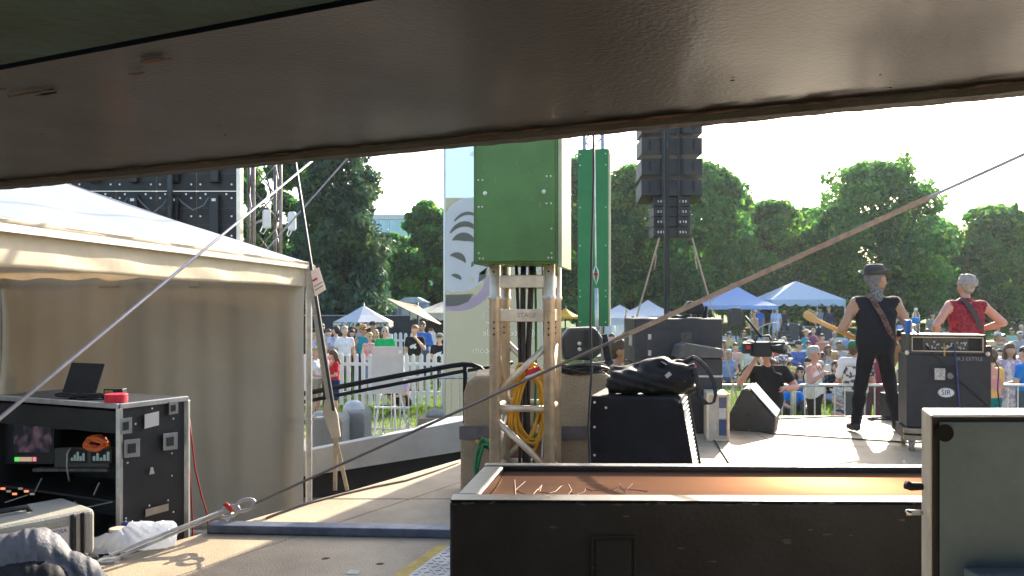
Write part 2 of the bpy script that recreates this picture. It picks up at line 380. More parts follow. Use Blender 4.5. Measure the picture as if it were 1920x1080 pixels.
m = MB(); m.prism([(-.07, 1.60), (.10, 1.555), (.13, 1.70), (.02, 1.80), (-.05, 1.76)], T(-.02, .03, 0), -ud*.0+V(-1, 0, 0), V(0, 0, 1), .02); m.build('corner_flap', M_TVAL, tent, bevel=.008)
for a, b in ((0, 0), (Wt, 0), (0, Lt), (Wt, Lt), (0, 2.8)):
    p = T(a+(.0 if a == 0 else -.02), b, 0); 
    if (a, b) == (0, 2.8): continue
    MB().bar(V(p.x, p.y, -.94), V(p.x, p.y, ze-.02), .055).build('pole', M_ALUD, tent, bevel=.006)
for a, b in ((cs[0], cs[1]), (cs[1], cs[2]), (cs[2], cs[3]), (cs[3], cs[0])): MB().bar(a-V(0,0,.045), b-V(0,0,.045), .04).build('eave_bar', M_ALUD, tent)
def curt(u, v):
    x = T(.02+(Wt-.06)*u, .06, 0); f = .04*math.sin(26*u+3*math.sin(5*u)+.5*math.sin(4*v))*(.45+.55*v)+.022*math.sin(41*u+2.2*math.sin(7*u))*math.sin(2.2*v+3*u)+.012*math.sin(67*u+1.3*v)*(1-v*.3)+.015*math.sin(9*v+9*u)+.02*math.sin(17*u+1.5*v)
    hem = .008*(math.exp(-((v-.52)/.01)**2)+math.exp(-((v-.80)/.01)**2))
    return V(x.x, x.y, 1.635-2.55*v+.012*math.sin(40*u)*(1-v))+ud*(f+hem)
m = MB(); m.sheet(260, 40, curt); m.build('curtain', M_CURT, tent, smooth=True, solid=.003)
m = MB(); m.sheet(140, 24, lambda u, v: (lambda x: V(x.x, x.y, 1.62-2.52*v)+vd*(.03*math.sin(60*u)*(.3+v)))(T(Wt-.05, .08+(Lt-.2)*u, 0))); m.build('side_curtain', M_CURT, tent, smooth=True, solid=.003)

def truss(name, label, loc, rz, half, h, rc, rb, step, m, z0=0, cat='truss tower'):
    t = thing(name, label, cat, loc, rz); P = [(-half, -half), (half, -half), (half, half), (-half, half)]
    for x, y in P: MB().tube([(x, y, z0), (x, y, h)], rc, 10).build('chord', m, t, smooth=True, local=True)
    bm = MB().tube([(0, 0, 0), (0, 0, 1)], rb, 6).mesh('brace', m); bm.shade_smooth()
    n = int((h-z0)/step)
    for k in range(n):
        for i in range(4):
            a, b = P[i], P[(i+1) % 4]
            if k % 2: a, b = b, a
            p = V(a[0], a[1], z0+k*step); q = V(b[0], b[1], z0+(k+1)*step); o = bpy.data.objects.new('brace', bm); C.objects.link(o); o.parent = t
            d = q-p; M = d.to_track_quat('Z', 'Y').to_matrix().to_4x4(); o.matrix_local = Matrix.Translation(p) @ M @ Matrix.Diagonal((1, 1, d.length, 1))
    return t
# front tower with green box on it
tw = thing('truss_tower', 'aluminium truss tower with flat bolt plates carrying the big green box', 'truss tower', (.085, 4.75, 0), R(-10))
HB = .158
for x in (-HB, HB):
    for y in (-HB, HB):
        c = MB().tube([(x, y, .0), (x, y, 1.385), (x, y, 1.39), (x, y, 1.41), (x, y, 1.415), (x, y, 3.1)], [.033, .033, .038, .038, .033, .033], 14).build('chord', M_ALU, tw, smooth=True, local=True)
        m = MB()
        for z in (1.19, 1.225, 1.26, 1.55, 1.59, 1.63):
            for sx, sy in ((0, -1), (-1 if x > 0 else 1, 0)):
                q = Vector((sx, sy, 0)).to_track_quat('Z', 'Y').to_matrix().to_4x4(); q.translation = V(x+sx*.0335, y+sy*.0335, z); m.lathe([(.0058, 0), (.0058, .0006)], q, 10)
        m.build('bolt_hole', M_CABLE, c)
        m = MB(); q = Vector((0, -1, 0)).to_track_quat('Z', 'Y').to_matrix().to_4x4(); q.translation = V(x, y-.036, 1.40); m.lathe([(.016, 0), (.016, .012), (.008, .014), (.008, .022)], q, 8); m.build('coupler_bolt', M_STEEL, c)
for z in (1.30, 1.495):
    for k in range(4):
        Mr = Matrix.Rotation(math.pi/2*k, 4, 'Z'); o = MB().box((-HB+.03, -HB-.012, z-.036), (HB-.03, -HB+.012, z+.036), Mr).build('bolt_plate', M_ALU, tw, bevel=.004, local=True)
        if k == 0 and z == 1.30: 
            for i, ch in enumerate('STAGE'): pass
            q = text('STAGE', .038, mat('stamped_letters', (.40, .33, .25), .5, .6), 'lettering', (.03, -HB-.0135, z), (1,0,0), (0,0,1), o, .0008)
for z in (.02, .40, .765):
    for k in range(4):
        Mr = Matrix.Rotation(math.pi/2*k, 4, 'Z'); MB().tube([Mr @ V(-HB, -HB, z), Mr @ V(HB, -HB, z)], .019, 10).build('brace', M_ALU, tw, smooth=True, local=True)
for k in range(4):
    Mr = Matrix.Rotation(math.pi/2*k, 4, 'Z')
    for a, b in (((-HB, .84), (HB, 1.14)), ((HB, .42), (-HB, .70))): MB().tube([Mr @ V(a[0], -HB, a[1]), Mr @ V(b[0], -HB, b[1])], .019, 10).build('brace', M_ALU, tw, smooth=True, local=True)
gbx = thing('green_box', 'large green painted plywood box with screws on top of the truss tower', 'plywood box', (.055, 4.66, 1.59), R(-11))
MB().box((-.238, -.20, 0), (.238, .22, 1.2)).build('carcass', M_GREENP, gbx, bevel=.004, local=True)
MB().box((-.222, -.214, .012), (.224, -.203, 1.19)).build('front_panel', M_GREENP, gbx, bevel=.003, local=True)
MB().box((.2395, -.19, -.02), (.262, .24, 1.2)).build('side_board', mat('sunlit_green_edge', (.42, .45, .28), .5, 0, .15, 5), gbx, bevel=.003, local=True)  # paled green: sunlight on this side is put into the colour
m = MB()
for x, z in ((-.20, .03), (-.18, .03), (-.205, .06), (.19, .03), (.208, .03), (.208, .055), (.207, .19), (-.205, .32), (-.185, .32), (.18, .33), (.205, .33), (-.207, .47), (-.183, .47), (.18, .48), (.203, .48)): screw(m, (x, -.2145, z), (0, -1, 0), .0055)
m.build('screw', M_SCREW, gbx, local=True)['kind'] = 'stuff'
for x in (-.168, .165):
    m = MB(); q = V(0, -1, 0).to_track_quat('Z', 'Y').to_matrix().to_4x4(); q.translation = V(x, -.2145, .395); m.lathe([(.012, 0), (.012, .003), (.006, .004), (.006, .012), (.003, .013)], q, 12); m.build('carriage_bolt', M_SCREW, gbx, local=True)
rg = random.Random(17)
for k in range(9):
    x, z = rg.uniform(-.19, .19), rg.uniform(.25, .62); L = rg.uniform(.012, .04); a_ = rg.uniform(1.1, 1.9)
    MB().bar((x, -.2148, z), (x+L*math.cos(a_), -.2148, z+L*math.sin(a_)), .0008, rg.uniform(.0015, .003), up=(1, 0, 0)).build('scratch', mat('pale_scratch', (.22, .30, .14), .7), gbx, local=True)
# second green column
t2 = truss('slim_truss_tower', 'slim truss tower inside the tall dark green column', (.985, 9.68, 0), R(-6), .11, 4.6, .022, .010, .26, M_ALUD)
gc = thing('green_column', 'tall narrow dark green column box in front of the treeline', 'plywood box', (.98, 9.6, 1.12), R(-9))
MB().box((-.178, -.17, 0), (.178, .26, 2.09)).build('carcass', M_GREEN2, gc, bevel=.004, local=True)
MB().box((.179, -.16, 0), (.196, .25, 2.08)).build('side_board', mat('sunlit_green_edge', (.42, .45, .28)), gc, local=True)  # same sunlit tone put into the side of the column
m = MB()
for x in (-.15, .15):
    for z in (.05, .35, .42, .95, 1.4, 1.9, 2.03): screw(m, (x, -.172, z), (0, -1, 0), .008)
m.build('screw', M_SCREW, gc, local=True)['kind'] = 'stuff'
# truss tower and LED screen behind the tent
M_TRD = mat('weathered_truss', (.22, .19, .18), .35, .8, .25, 8)
bt = truss('screen_truss_tower', 'dark steel truss tower between the video wall and the tall tree', (-4.02, 13.0, -.95), R(28), .21, 7.2, .028, .013, .52, M_TRD)
led = thing('video_wall', 'back of a black video wall with cables above the tent roof', 'video wall', (-6.3, 12.3, -.95))
M_LEDP = mat('screen_panel_black', (.014, .015, .018), .5, .2, .3, 6)
x1 = (444-960)/F*12.3
for i in range(7):
    for j in range(4):
        xa = x1-.62*(i+1); za = 1.55+.79*j
        p = MB().box((xa+.006, 12.3, za+.006), (xa+.614, 12.36, za+.784)).build('screen_panel', M_LEDP, led)
        m = MB(); m.box((xa+.23, 12.2, za+.12), (xa+.37, 12.3, za+.72)); m.build('power_box', mat('power_box_black', (.02, .022, .026), .45, .3), p, bevel=.01)
        m = MB()
        for z in (.26, .52): m.box((xa+.02, 12.292, za+z), (xa+.6, 12.30, za+z+.012))
        m.build('rib', M_DKMET, p)
        m = MB()
        for dx, dz in ((.06, .1), (.06, .4), (.06, .68), (.54, .1), (.54, .4), (.54, .68), (.14, .74), (.46, .74)): screw(m, (xa+dx, 12.299, za+dz), (0, -1, 0), .016)
        m.box((xa+.27, 12.195, za+.62), (xa+.33, 12.2, za+.66)); m.build('white_cap', M_WHITE, p)
        c = [V(xa+.37, 12.22, za+.68), V(xa+.45, 12.17, za+.60), V(xa+.62, 12.16, za+.48-.05*((i+j) % 2)), V(xa+.78, 12.17, za+.55), V(xa+.84, 12.22, za+.68)]
        if i: MB().tube(c, .011, 6).build('power_cable', mat('grey_cable', (.14, .15, .16), .5), p, smooth=True)
MB().box((x1+.004, 12.27, 1.5), (x1+.06, 12.42, 4.9)).build('edge_trim', mat('bright_trim', (.72, .66, .58), .3, .4), led)
MB().tube([(x1-.95, 12.12, 1.3), (x1-.95, 12.12, 4.9)], .045, 10).build('support_pole', M_DKMET, led, smooth=True)
# antennas on that tower
for k, (px, py, dd, lb) in enumerate(((500, 411, 12.7, 'white flat antenna housing strapped to the left of the truss tower'), (548, 415, 12.6, 'white flat antenna housing on an arm right of the truss tower'))):
    p = W(px, py, dd); a = thing('antenna', lb, 'antenna', p, R(20-30*k), 'white antennas on the screen tower')
    MB().box((-.065, -.05, -.15), (.065, .03, .15)).build('housing', M_WHITE, a, bevel=.035, local=True, seg=3)
    MB().tube([(0, .03, 0), (-.1, .15, -.02), (-.26, .25, -.1)], .02, 8).build('bracket', M_STEEL, a, smooth=True, local=True)
    MB().tube([(.0, -.02, -.15), (-.05, -.02, -.24), (-.1, .02, -.2), (-.06, .03, -.1)], .009, 6).build('lead', M_WHITE, a, smooth=True, local=True)
# tall printed banner, seen from its back
M_BAN = mat('banner_khaki', (.36, .38, .35), .7, 0, .04, 1.5, trans=.66, tcol=(.34, .36, .33))
M_BANB = mat('banner_sky_blue', (.42, .56, .66), .7, 0, .04, 1.2, trans=.66, tcol=(.5, .64, .74))
M_BANW = mat('banner_white', (.86, .89, .97), .7, 0, .05, 2, trans=.66, tcol=(.86, .90, 1))
M_BANL = mat('banner_lilac', (.74, .66, .80), .7, 0, .06, 2, trans=.66, tcol=(.75, .66, .84))
dB = 14.6
bn = thing('printed_banner', 'tall pale banner with mirrored lettering and swirling print behind the tower', 'banner', W(925, 810, dB))
def bpx(px, py): q = W(px, py, dB); return (q.x, q.z)
def bpoly(pts, nm, m, layer): MB().prism([bpx(*p) for p in pts], (0, dB-.006*layer, 0), (1,0,0), (0,0,1), .003).build(nm, m, bn)
bpoly([(835, 800), (1016, 800), (1016, 371), (835, 371)], 'lower_print', M_BAN, 0)
bpoly([(835, 371), (1016, 371), (1016, 215), (835, 215)], 'sky_print', M_BANB, 0)
for px in (833.5, 1017): a = W(px, 806, dB); b = W(px, 215, dB); MB().tube([a-V(0,0,.3), b], .022, 8).build('pole', M_WHITE, bn, smooth=True)
def arc(cx, cy, rx, ry, a0, a1, w0, w1, n=18):
    o = []; i_ = []
    for k in range(n+1):
        t = k/n; a = R(a0+(a1-a0)*t); w = w0+(w1-w0)*math.sin(math.pi*t)
        o.append((cx+(rx+w)*math.cos(a), cy-(ry+w)*math.sin(a))); i_.append((cx+(rx-w)*math.cos(a), cy-(ry-w)*math.sin(a)))
    return o+i_[::-1]
dome = [(836, 400), (846, 384), (862, 374), (884, 370), (905, 368), (1014, 366), (1014, 505), (985, 520), (960, 500), (930, 470), (917, 500), (905, 530), (880, 545), (850, 548), (836, 545)]
bpoly(dome, 'swirl_print', M_BANW, 1)
bpoly(arc(852, 520, 66, 56, -105, 2, 7, 9), 'swirl_print', M_BANL, 2)
for pts in (arc(878, 470, 42, 70, 60, 128, 1.5, 3), arc(872, 468, 36, 48, 40, 140, 1.5, 5), arc(868, 472, 30, 28, 40, 130, 1, 8), arc(852, 500, 22, 22, 20, 110, 1, 6), arc(898, 462, 26, 30, 20, 70, 2, 8), arc(848, 528, 17, 12, 15, 95, 1, 4), [(884, 492), (890, 488), (888, 499), (883, 501)], [(899, 512), (913, 502), (911, 520), (897, 530)], [(836, 553), (870, 552), (888, 550), (878, 566), (858, 573), (836, 574)], [(905, 508), (914, 500), (911, 508)]):
    bpoly(pts, 'print_mark', M_BAN, 3)
for cx, cy in ((884, 524), (904, 510)): bpoly([(cx+6*math.cos(k*.6283), cy+5*math.sin(k*.6283)) for k in range(10)], 'print_spot', mat('banner_cream', (.82, .78, .70), .7, 0, .03, trans=.4), 3)
bpoly([(840+20*math.cos(k*.314)*1.0+40, 310-12*math.sin(k*.314)*0-18*0) for k in range(0)] or [(882, 288), (886, 284), (892, 283), (897, 287), (898, 293), (880, 293)], 'print_cloud', M_BANW, 1)
ring = [(917+11*math.cos(k*.2), 590+16*math.sin(k*.2)) for k in range(32)]; rin = [(917+9*math.cos(k*.2), 590+14*math.sin(k*.2)) for k in range(32)]
bpoly(ring+[ring[0], rin[0]]+rin[::-1], 'ring_print', M_BANW, 2)
M_LET = mat('banner_letters', (.95, .94, .90), .7, 0, .02, trans=.6, tcol=(1, .98, .95))
q = W(955, 624, dB); text('@enterseattle', .165, M_LET, 'lettering', (q.x-.01, dB-.012, q.z), (1,0,0), (0,0,1), bn, .001, mirror=True)
q = W(903, 657, dB); text('.com', .175, M_LET, 'lettering', (q.x, dB-.012, q.z), (1,0,0), (0,0,1), bn, .001, mirror=True)
# ------------------------------------------------------------------ foreground things
M_COPPER = mat('worn_copper_sheet', (.105, .056, .036), .50, .0, col2=(.075, .046, .034), vs=2.5, bump=.04, bs=14, spec=0, stretch=(.6, 3, 1))
_n = M_COPPER.node_tree; _g = _n.nodes.new('ShaderNodeBsdfGlossy'); _g.inputs['Color'].default_value = (.85, .45, .26, 1); _g.inputs['Roughness'].default_value = .38; _m = _n.nodes.new('ShaderNodeMixShader'); _m.inputs[0].default_value = .024
_n.links.new(_n.nodes['Principled BSDF'].outputs[0], _m.inputs[1]); _n.links.new(_g.outputs[0], _m.inputs[2]); _n.links.new(_m.outputs[0], _n.nodes['Material Output'].inputs[0])
bx = thing('black_box', 'low black wooden box with a copper lined open top in the foreground', 'box', (.7, 2.76, 0))
zt = .755; fl, bl, fr, br = V(-.192, 2.465, 0), V(-.108, 3.06, 0), V(1.75, 2.43, 0), V(1.80, 3.02, 0)
def ledge(a, b, c, d, z0, z1, nm, m, bv=.012): return MB().add([V(p.x, p.y, z) for z in (z0, z1) for p in (a, b, c, d)], [(3,2,1,0),(4,5,6,7),(0,1,5,4),(1,2,6,5),(2,3,7,6),(3,0,4,7)]).build(nm, m, bx, bevel=bv, seg=3)
ledge(fl+V(.012,.008,0), fr+V(0,.008,0), br+V(0,-.012,0), bl+V(.012,-.012,0), .0, zt-.05, 'body', M_BLACK)
M_RIM = mat('glossy_black_rim', (.006, .007, .0085), .34, 0, col2=(.011, .0105, .011), vs=9, bump=.08, bs=40, spec=.4)
th = .078; e1 = V(th, 0, 0); e2 = V(0, th, 0)
ledge(fl, fr, fr+e2, fl+e2, zt-.62, zt-.0045, 'near_side', M_BLACK); ledge(fl+V(.002, .001, 0), fr+V(0, .001, 0), fr+e2*.98, fl+e2*.98+V(.002, 0, 0), zt-.004, zt, 'rim_cap', M_RIM, .0015); ledge(bl-e2*.8, br-e2*.8, br, bl, zt-.09, zt, 'far_side', M_RIM)
ledge(fl+e2+V(.012, .002, 0), fl+e2+V(.012+th, .002, 0), bl-e2*.8+V(th, -.002, 0), bl-e2*.8+V(0, -.002, 0), zt-.1, zt-.001, 'end_side', M_RIM)
m = MB(); m.sheet(2, 16, lambda u, v: (lambda a_, b_: (lambda q: V(q.x, q.y, zt-.022-.02*(1-(2*v-1)**2)))(a_.lerp(b_, v)))((fl+e2*1.02+e1*1.2).lerp(fr+e2*1.02, u), (bl-e2*.83+e1*1.02).lerp(br-e2*.83, u))); m.build('copper_panel', M_COPPER, bx, smooth=True)
m = MB(); m.box((.255, 2.452, .1), (.365, 2.4620, .635)); m.build('hatch_plate', M_BLACK, bx, bevel=.004)
for a_, b_ in (((.245, .1), (.245, .645)), ((.375, .1), (.375, .645)), ((.24, .645), (.38, .645))): MB().bar(V(a_[0], 2.450, a_[1]), V(b_[0], 2.450, b_[1]), .006, .007).build('hatch_frame', M_BLACK, bx, bevel=.003)
rg = random.Random(23)
for k in range(46):
    x = rg.uniform(-.18, 1.3); s = rg.uniform(.003, .011); onrim = k % 3
    z = zt-.004-rg.random()*.01 if onrim else rg.uniform(.45, .73); poly = [(s*rg.uniform(.6, 2.2)*math.cos(q*.9), s*.35*math.sin(q*.9)*rg.uniform(.5, 1.4)) for q in range(7)]
    MB().prism(poly, (x, 2.4635-.035*(x+.19)/1.94, z), (1, -.018, 0), (0, 0, 1), .0012).build('scuff', mat('grey_scuff', (.035, .034, .034), .8, 0, .4, 50), bx)
scr = [[(965, 896), (967, 922)], [(985, 898), (966, 912), (990, 922), (1000, 920), (1008, 910)], [(1008, 912), (1016, 903), (1012, 915), (1030, 918), (1042, 914), (1052, 905), (1066, 902), (1072, 912), (1066, 920)], [(1066, 916), (1080, 922), (1096, 915), (1098, 908), (1110, 913), (1130, 910)], [(1140, 912), (1168, 905), (1150, 914)], [(1160, 900), (1172, 915), (1186, 901)], [(1160, 909), (1190, 911), (1214, 914)]]
m = MB()
for s in scr:
    pts = []
    for px, py in s:
        d = F*(CH-zt+.031)/(py-HY+2); pts.append(V((px-960)/F*d, d, zt-.022-.02*(1-((d-2.545)/.46*2-1)**2)+.001))
    m.tube(pts, .0013, 4)
m.build('scratched_writing', mat('scratch_mark', (.34, .18, .14), .7, 0), bx)
m = MB(); m.prism([(-.04, 0), (-.02, .01), (.01, .006), (.05, -.004), (.0, -.008)], (.28, 2.87, zt-.0385), (1,0,0), (0,1,0), .001); m.build('dark_scuff', M_BLACKM, bx)

pn = thing('upright_panel', 'grey green panel with round hole and pale edge at the right foreground', 'panel', (.95, 1.29, .6))
zt2 = 1.181; P4 = [V(.654, 1.25, 0), V(1.6, 1.25, 0), V(1.6, 1.335, 0), V(.683, 1.335, 0)]
M_PANEL = mat('grey_green_panel', (.13, .20, .25), .5, 0, .16, 5, bump=.12, bs=50)
M_EDGE = mat('worn_cream_edge', (.60, .53, .42), .5, 0, .15, 12, bump=.1)
MB().add([V(p.x, p.y, z) for z in (.55, zt2) for p in P4], [(3,2,1,0),(4,5,6,7),(0,1,5,4),(1,2,6,5),(2,3,7,6),(3,0,4,7)]).build('core', M_EDGE, pn, bevel=.003, seg=3)
MB().box((.6562, 1.2465, .56), (1.59, 1.2495, zt2-.0025)).build('black_border', M_BLACKM, pn)
MB().box((.665, 1.2425, .57), (1.59, 1.2455, zt2-.010)).build('face_sheet', M_PANEL, pn, bevel=.0015)
q = V(0, -1, 0).to_track_quat('Z', 'Y').to_matrix().to_4x4(); q.translation = W(1772, 812, 1.2415); MB().lathe([(.0135, 0), (.0135, .0005)], q, 24).build('round_hole', mat('hole_black', (.004, .004, .005), .9), pn)
MB().box((.70, 1.20, .58), (1.59, 1.2424, W(0, 1063, 1.24).z)).build('lower_ledge', mat('pale_blue_grey', (.20, .24, .30), .5, 0, .1), pn, bevel=.004)
for py, nm in ((912, 'latch_knob'), (961, 'latch_tab')):
    p = W(1722, py, 1.29); l = MB().tube([p+V(.006, .0, 0), p+V(-.012, 0, 0), p+V(-.02, 0, .003 if nm == 'latch_knob' else 0)], [.006, .007, .0075] if nm == 'latch_knob' else [.004, .005, .005], 10).build(nm, M_BLACKM if nm == 'latch_knob' else M_CHROME, pn, smooth=True)

# ------------------------------------------------------------------ concrete block and the things on it
blk = thing('concrete_block', 'weathered tan concrete block behind the aluminium tower', 'concrete block', (.18, 5.8, 0))
prof = [(-.355, 0), (-.355, .50), (-.335, .53), (-.335, .75), (-.31, .83), (-.25, .875), (.60, .90), (.68, .87), (.72, .80), (.74, .53), (.76, .5), (.76, 0)]
MB().prism(prof, (0, 6.05, 0), (1,0,0), (0,0,1), .55).build('body', M_BLOCK, blk, bevel=.03, seg=3)
MB().box((-.362, 5.485, .44), (.70, 5.497, .53)).build('tape_band', mat('faded_tape', (.16, .13, .13), .6, 0, .2, 10), blk)
MB().box((-.01, 5.40, .0), (.30, 5.42, .52), Matrix.Rotation(R(0), 4, 'X')).build('plywood_board', mat('red_brown_ply', (.20, .085, .04), .7, 0, .25, 3, stretch=(2, 2, 14)), blk)
m = MB(); m.prism([(0, 0), (.05, .03), (.09, .01), (.12, .035), (.13, .0), (.07, -.03), (.02, -.02)], W(890, 826, 5.46), (1,0,0), (0,0,1), .004); tag(m.build('caution_tape', mat('caution_yellow', (.65, .42, .05), .5, 0, col2=(.05, .045, .04), vs=28, edge=(.5, .52)), bevel=0), 'crumpled yellow and black tape scrap on the concrete block', 'tape')
def loops(name, label, cat, c, rx, ry, n, r, m, seed=1, tilt=None, jit=.15, nseg=26):
    rn = random.Random(seed); mb = MB()
    for k in range(n):
        a = rx*rn.uniform(1-jit, 1+jit); b = ry*rn.uniform(1-jit, 1+jit); ph = rn.uniform(-.3, .3); off = V(rn.uniform(-1, 1)*rx*jit, rn.uniform(-1, 1)*r*2, rn.uniform(-1, 1)*ry*jit)
        pts = []
        for j in range(nseg):
            t = 2*math.pi*j/nseg; x = a*math.cos(t)+.1*a*math.sin(3*t+ph); z = b*math.sin(t); y = r*1.6*math.sin(2*t+ph+k)
            v = V(x*math.cos(ph)-z*math.sin(ph)*.5, y, z)
            if tilt is not None: v = tilt @ v
            pts.append(Vector(c)+off*(1 if tilt is None else .6)+v)
        mb.tube(pts, r, 6, close=True)
    return tag(mb.build(name, m, smooth=True), label, cat)
loops('yellow_cable_coil', 'coil of yellow cable hanging inside the truss tower', 'cable coil', W(992, 762, 4.66), .082, .205, 8, .0085, M_YEL, 2, jit=.16)
FLAT = Matrix.Rotation(R(84), 3, 'X')
loops('black_cable_pile', 'heap of black cable coiled on the concrete block', 'cable coil', W(1080, 690, 5.62)+V(0, 0, -.01), .17, .14, 10, .011, M_CABLE, 5, tilt=FLAT, jit=.2)
loops('green_hose_coil', 'green hose coil at the foot of the concrete block', 'hose', W(908, 870, 5.2), .05, .13, 4, .010, M_GREENC, 8)
for k, (x, y, r, px) in enumerate(((-.055, .0, .010, 0), (-.03, .03, .008, .004), (.0, -.02, .017, .0), (.022, .0, .017, .002), (.012, .04, .016, 0), (.06, .05, .008, -.004), (.075, .02, .006, .003))):
    c = V(.085+x, 4.75+y, 0); mm = (M_CABLE, M_CABLE, M_CABLE, M_CABLE, M_CABLE, M_GREENC, mat('white_cable', (.6, .6, .58), .5))[k]
    pts = [c+V(.02*math.sin(z*2.1+k)+px*z*4, .015*math.sin(z*3+k*2), z) for z in np.linspace(.012, 1.62, 22)]
    tag(MB().tube(pts, r, 7).build('vertical_cable', mm, smooth=True), ['thin black cable at the left of the tower core', 'second thin black cable inside the tower', 'thick black cable in the centre of the tower', 'thick black cable right of the tower centre', 'thick black cable at the back of the tower core', 'green cable running down inside the tower', 'white cable running down inside the tower'][k], 'cable', 'cables running down inside the tower')
rc = thing('red_connector', 'red and white cable connector hanging in the tower', 'connector', W(1000, 693, 4.62))
MB().tube([W(986, 700, 4.6), W(1012, 690, 4.6)], .014, 10).build('red_sleeve', M_RED, rc, smooth=True); MB().tube([W(985, 708, 4.6), W(1016, 698, 4.6)], .008, 8).build('white_sleeve', M_WHITE, rc, smooth=True)
# stage light on the block
sl = thing('stage_light', 'black moving stage light resting on the concrete block', 'stage light', W(1095, 676, 5.7))
p = W(1092, 643, 5.7)
MB().prism([(-.14, -.11), (.06, -.12), (.13, -.06), (.135, .04), (.08, .115), (-.10, .11), (-.15, .05)], p+V(0, .12, 0), (1,0,0), (0,0,1), .22).build('housing', mat('light_housing', (.035, .035, .038), .45, 0, .3, 9), sl, bevel=.02, seg=3)
m = MB()
for k in range(6): m.box((p.x+.00+.018*k, p.y-.106, p.z-.02), (p.x+.008+.018*k, p.y-.10, p.z+.09))
m.build('vent_slot', M_CABLE, sl)
m = MB(); 
for z in (-.04, .0): q = V(0, -1, 0).to_track_quat('Z', 'Y').to_matrix().to_4x4(); q.translation = p+V(-.03, -.10, z); m.lathe([(.014, 0), (.014, .012), (.009, .014)], q, 10)
m.build('knob', M_STEEL, sl)
m = MB(); m.bar(p+V(.15, .0, .06), p+V(.19, .0, -.14), .05, .02); m.bar(p+V(.19, 0, -.14), p+V(-.05, 0, -.16), .05, .02); m.build('yoke', M_BLACKM, sl, bevel=.004)
m = MB(); m.box((p.x-.215, p.y-.02, p.z-.07), (p.x-.155, p.y+.06, p.z+.08)); m.build('label_plate', mat('grey_label', (.5, .5, .48), .5), sl)
# cables hanging in front
tag(MB().tube([W(1112, 215, 4.55), W(1113, 330, 4.5), W(1109, 470, 4.5), W(1107, 600, 4.45), W(1109, 700, 4.4), W(1103, 800, 4.35), W(1106, 870, 4.3), W(1106, 990, 4.2), V(.43, 4.2, .012)], .0068, 8).build('hanging_cable', M_CABLE, smooth=True), 'long black cable hanging in front of the dark green column', 'cable')
wr = thing('wire_turnbuckle', 'thin steel wire with a turnbuckle in front of the green column', 'wire', W(1118, 515, 9.2))
MB().tube([W(1114, 230, 9.2), W(1117, 500, 9.2)], .008, 6).build('wire', M_STEEL, wr); MB().tube([W(1118, 540, 9.2), W(1119, 608, 9.2), W(1119, 640, 9.25)], .022, 8).build('rod', M_STEEL, wr, smooth=True)
MB().tube([W(1117, 498, 9.2), W(1113, 508, 9.2), W(1114, 522, 9.2), W(1118, 534, 9.2), W(1121, 522, 9.2), W(1121, 508, 9.2)], .011, 6, close=True).build('shackle', M_STEEL, wr, smooth=True); MB().tube([W(1113, 514, 9.18), W(1121, 514, 9.18)], .016, 6).build('pin', M_REDC, wr)

# ------------------------------------------------------------------ bass cabinet with bag
cb = thing('wedge_cabinet', 'black slant fronted speaker cabinet with grey slatted grille under the bag', 'speaker cabinet', (.86, 5.0, 0), R(-17))
sp = [(-.33, 0), (.335, 0), (.20, .79), (.17, .81), (-.33, .81)]
MB().prism(sp, (0, .25, 0), (1,0,0), (0,0,1), .5).build('body', M_TOLEX, cb, bevel=.012, local=True)
gx = V(-.135, 0, .79).normalized()
m = MB(); m.box((-.005, -.235, 0), (.012, .235, .01), Matrix.Translation((0,0,0))); 
m = MB()
for k in range(30):
    z = .03+k*.025; x = .335-.135*z/.79+.004
    m.bar(V(x, -.22, z), V(x, .22, z+.012), .014, .012, up=(1, 0, 0))
m.build('grille_slat', mat('grey_grille', (.36, .36, .37), .5, .2, .2), cb, local=True)
for s in (-1, 1): MB().bar(V(.342, .24*s, .01), V(.206, .24*s, .78), .02, .03, up=(1,0,0)).build('corner_trim', M_BLACK, cb, bevel=.004, local=True)
m = MB(); m.box((.205, -.2, .69), (.226, -.06, .735), Matrix.Translation((.005, 0, 0))); m.build('name_plate', M_STEEL, cb, local=True)
m = MB()
for x, z in ((-.30, .77), (-.30, .62), (-.30, .45), (-.23, .74)): screw(m, (x, -.2505, z), (0, -1, 0), .008)
m.build('screw', M_SCREW, cb, local=True)['kind'] = 'stuff'
bag = thing('gear_bag', 'slumped black gear bag with carry straps on the slanted cabinet', 'bag', (.85, 4.95, .81))
def BP(px, py, d): return tuple(W(px, py, d))
bp = [(BP(1160, 716, 4.9), BP(1282, 712, 4.9), .07, .075, .05, 'b'), (BP(1165, 700, 5.0), BP(1240, 688, 5.0), .04, .07, .06, 'b'), (BP(1215, 690, 4.92), BP(1240, 676, 4.92), .05, .022, .05, 'b'), (BP(1262, 700, 4.88), BP(1296, 690, 4.88), .055, .03, .05, 'b'), (BP(1270, 685, 5.05), BP(1300, 672, 5.05), .04, .012, .04, 'b'), (BP(1150, 728, 4.95), BP(1300, 728, 4.95), .04, .035, .03, 'b'), (BP(1152, 690, 5.0), BP(1150, 725, 4.95), .015, .03, .04, 'b')]
def crease(P, d): return d+.006*np.sin(38*P[:, 0]+21*P[:, 2]+9*np.sin(14*P[:, 2]))+.005*np.sin(70*P[:, 2]-30*P[:, 0]+3*np.sin(20*P[:, 0]))
M_BAG = mat('black_nylon', (.012, .012, .015), .65, 0, .35, 7, bump=.2, bs=26, spec=.25)
me = blob_mesh('body', bp, {'b': M_BAG}, .011, crease); place('body', me, bag)
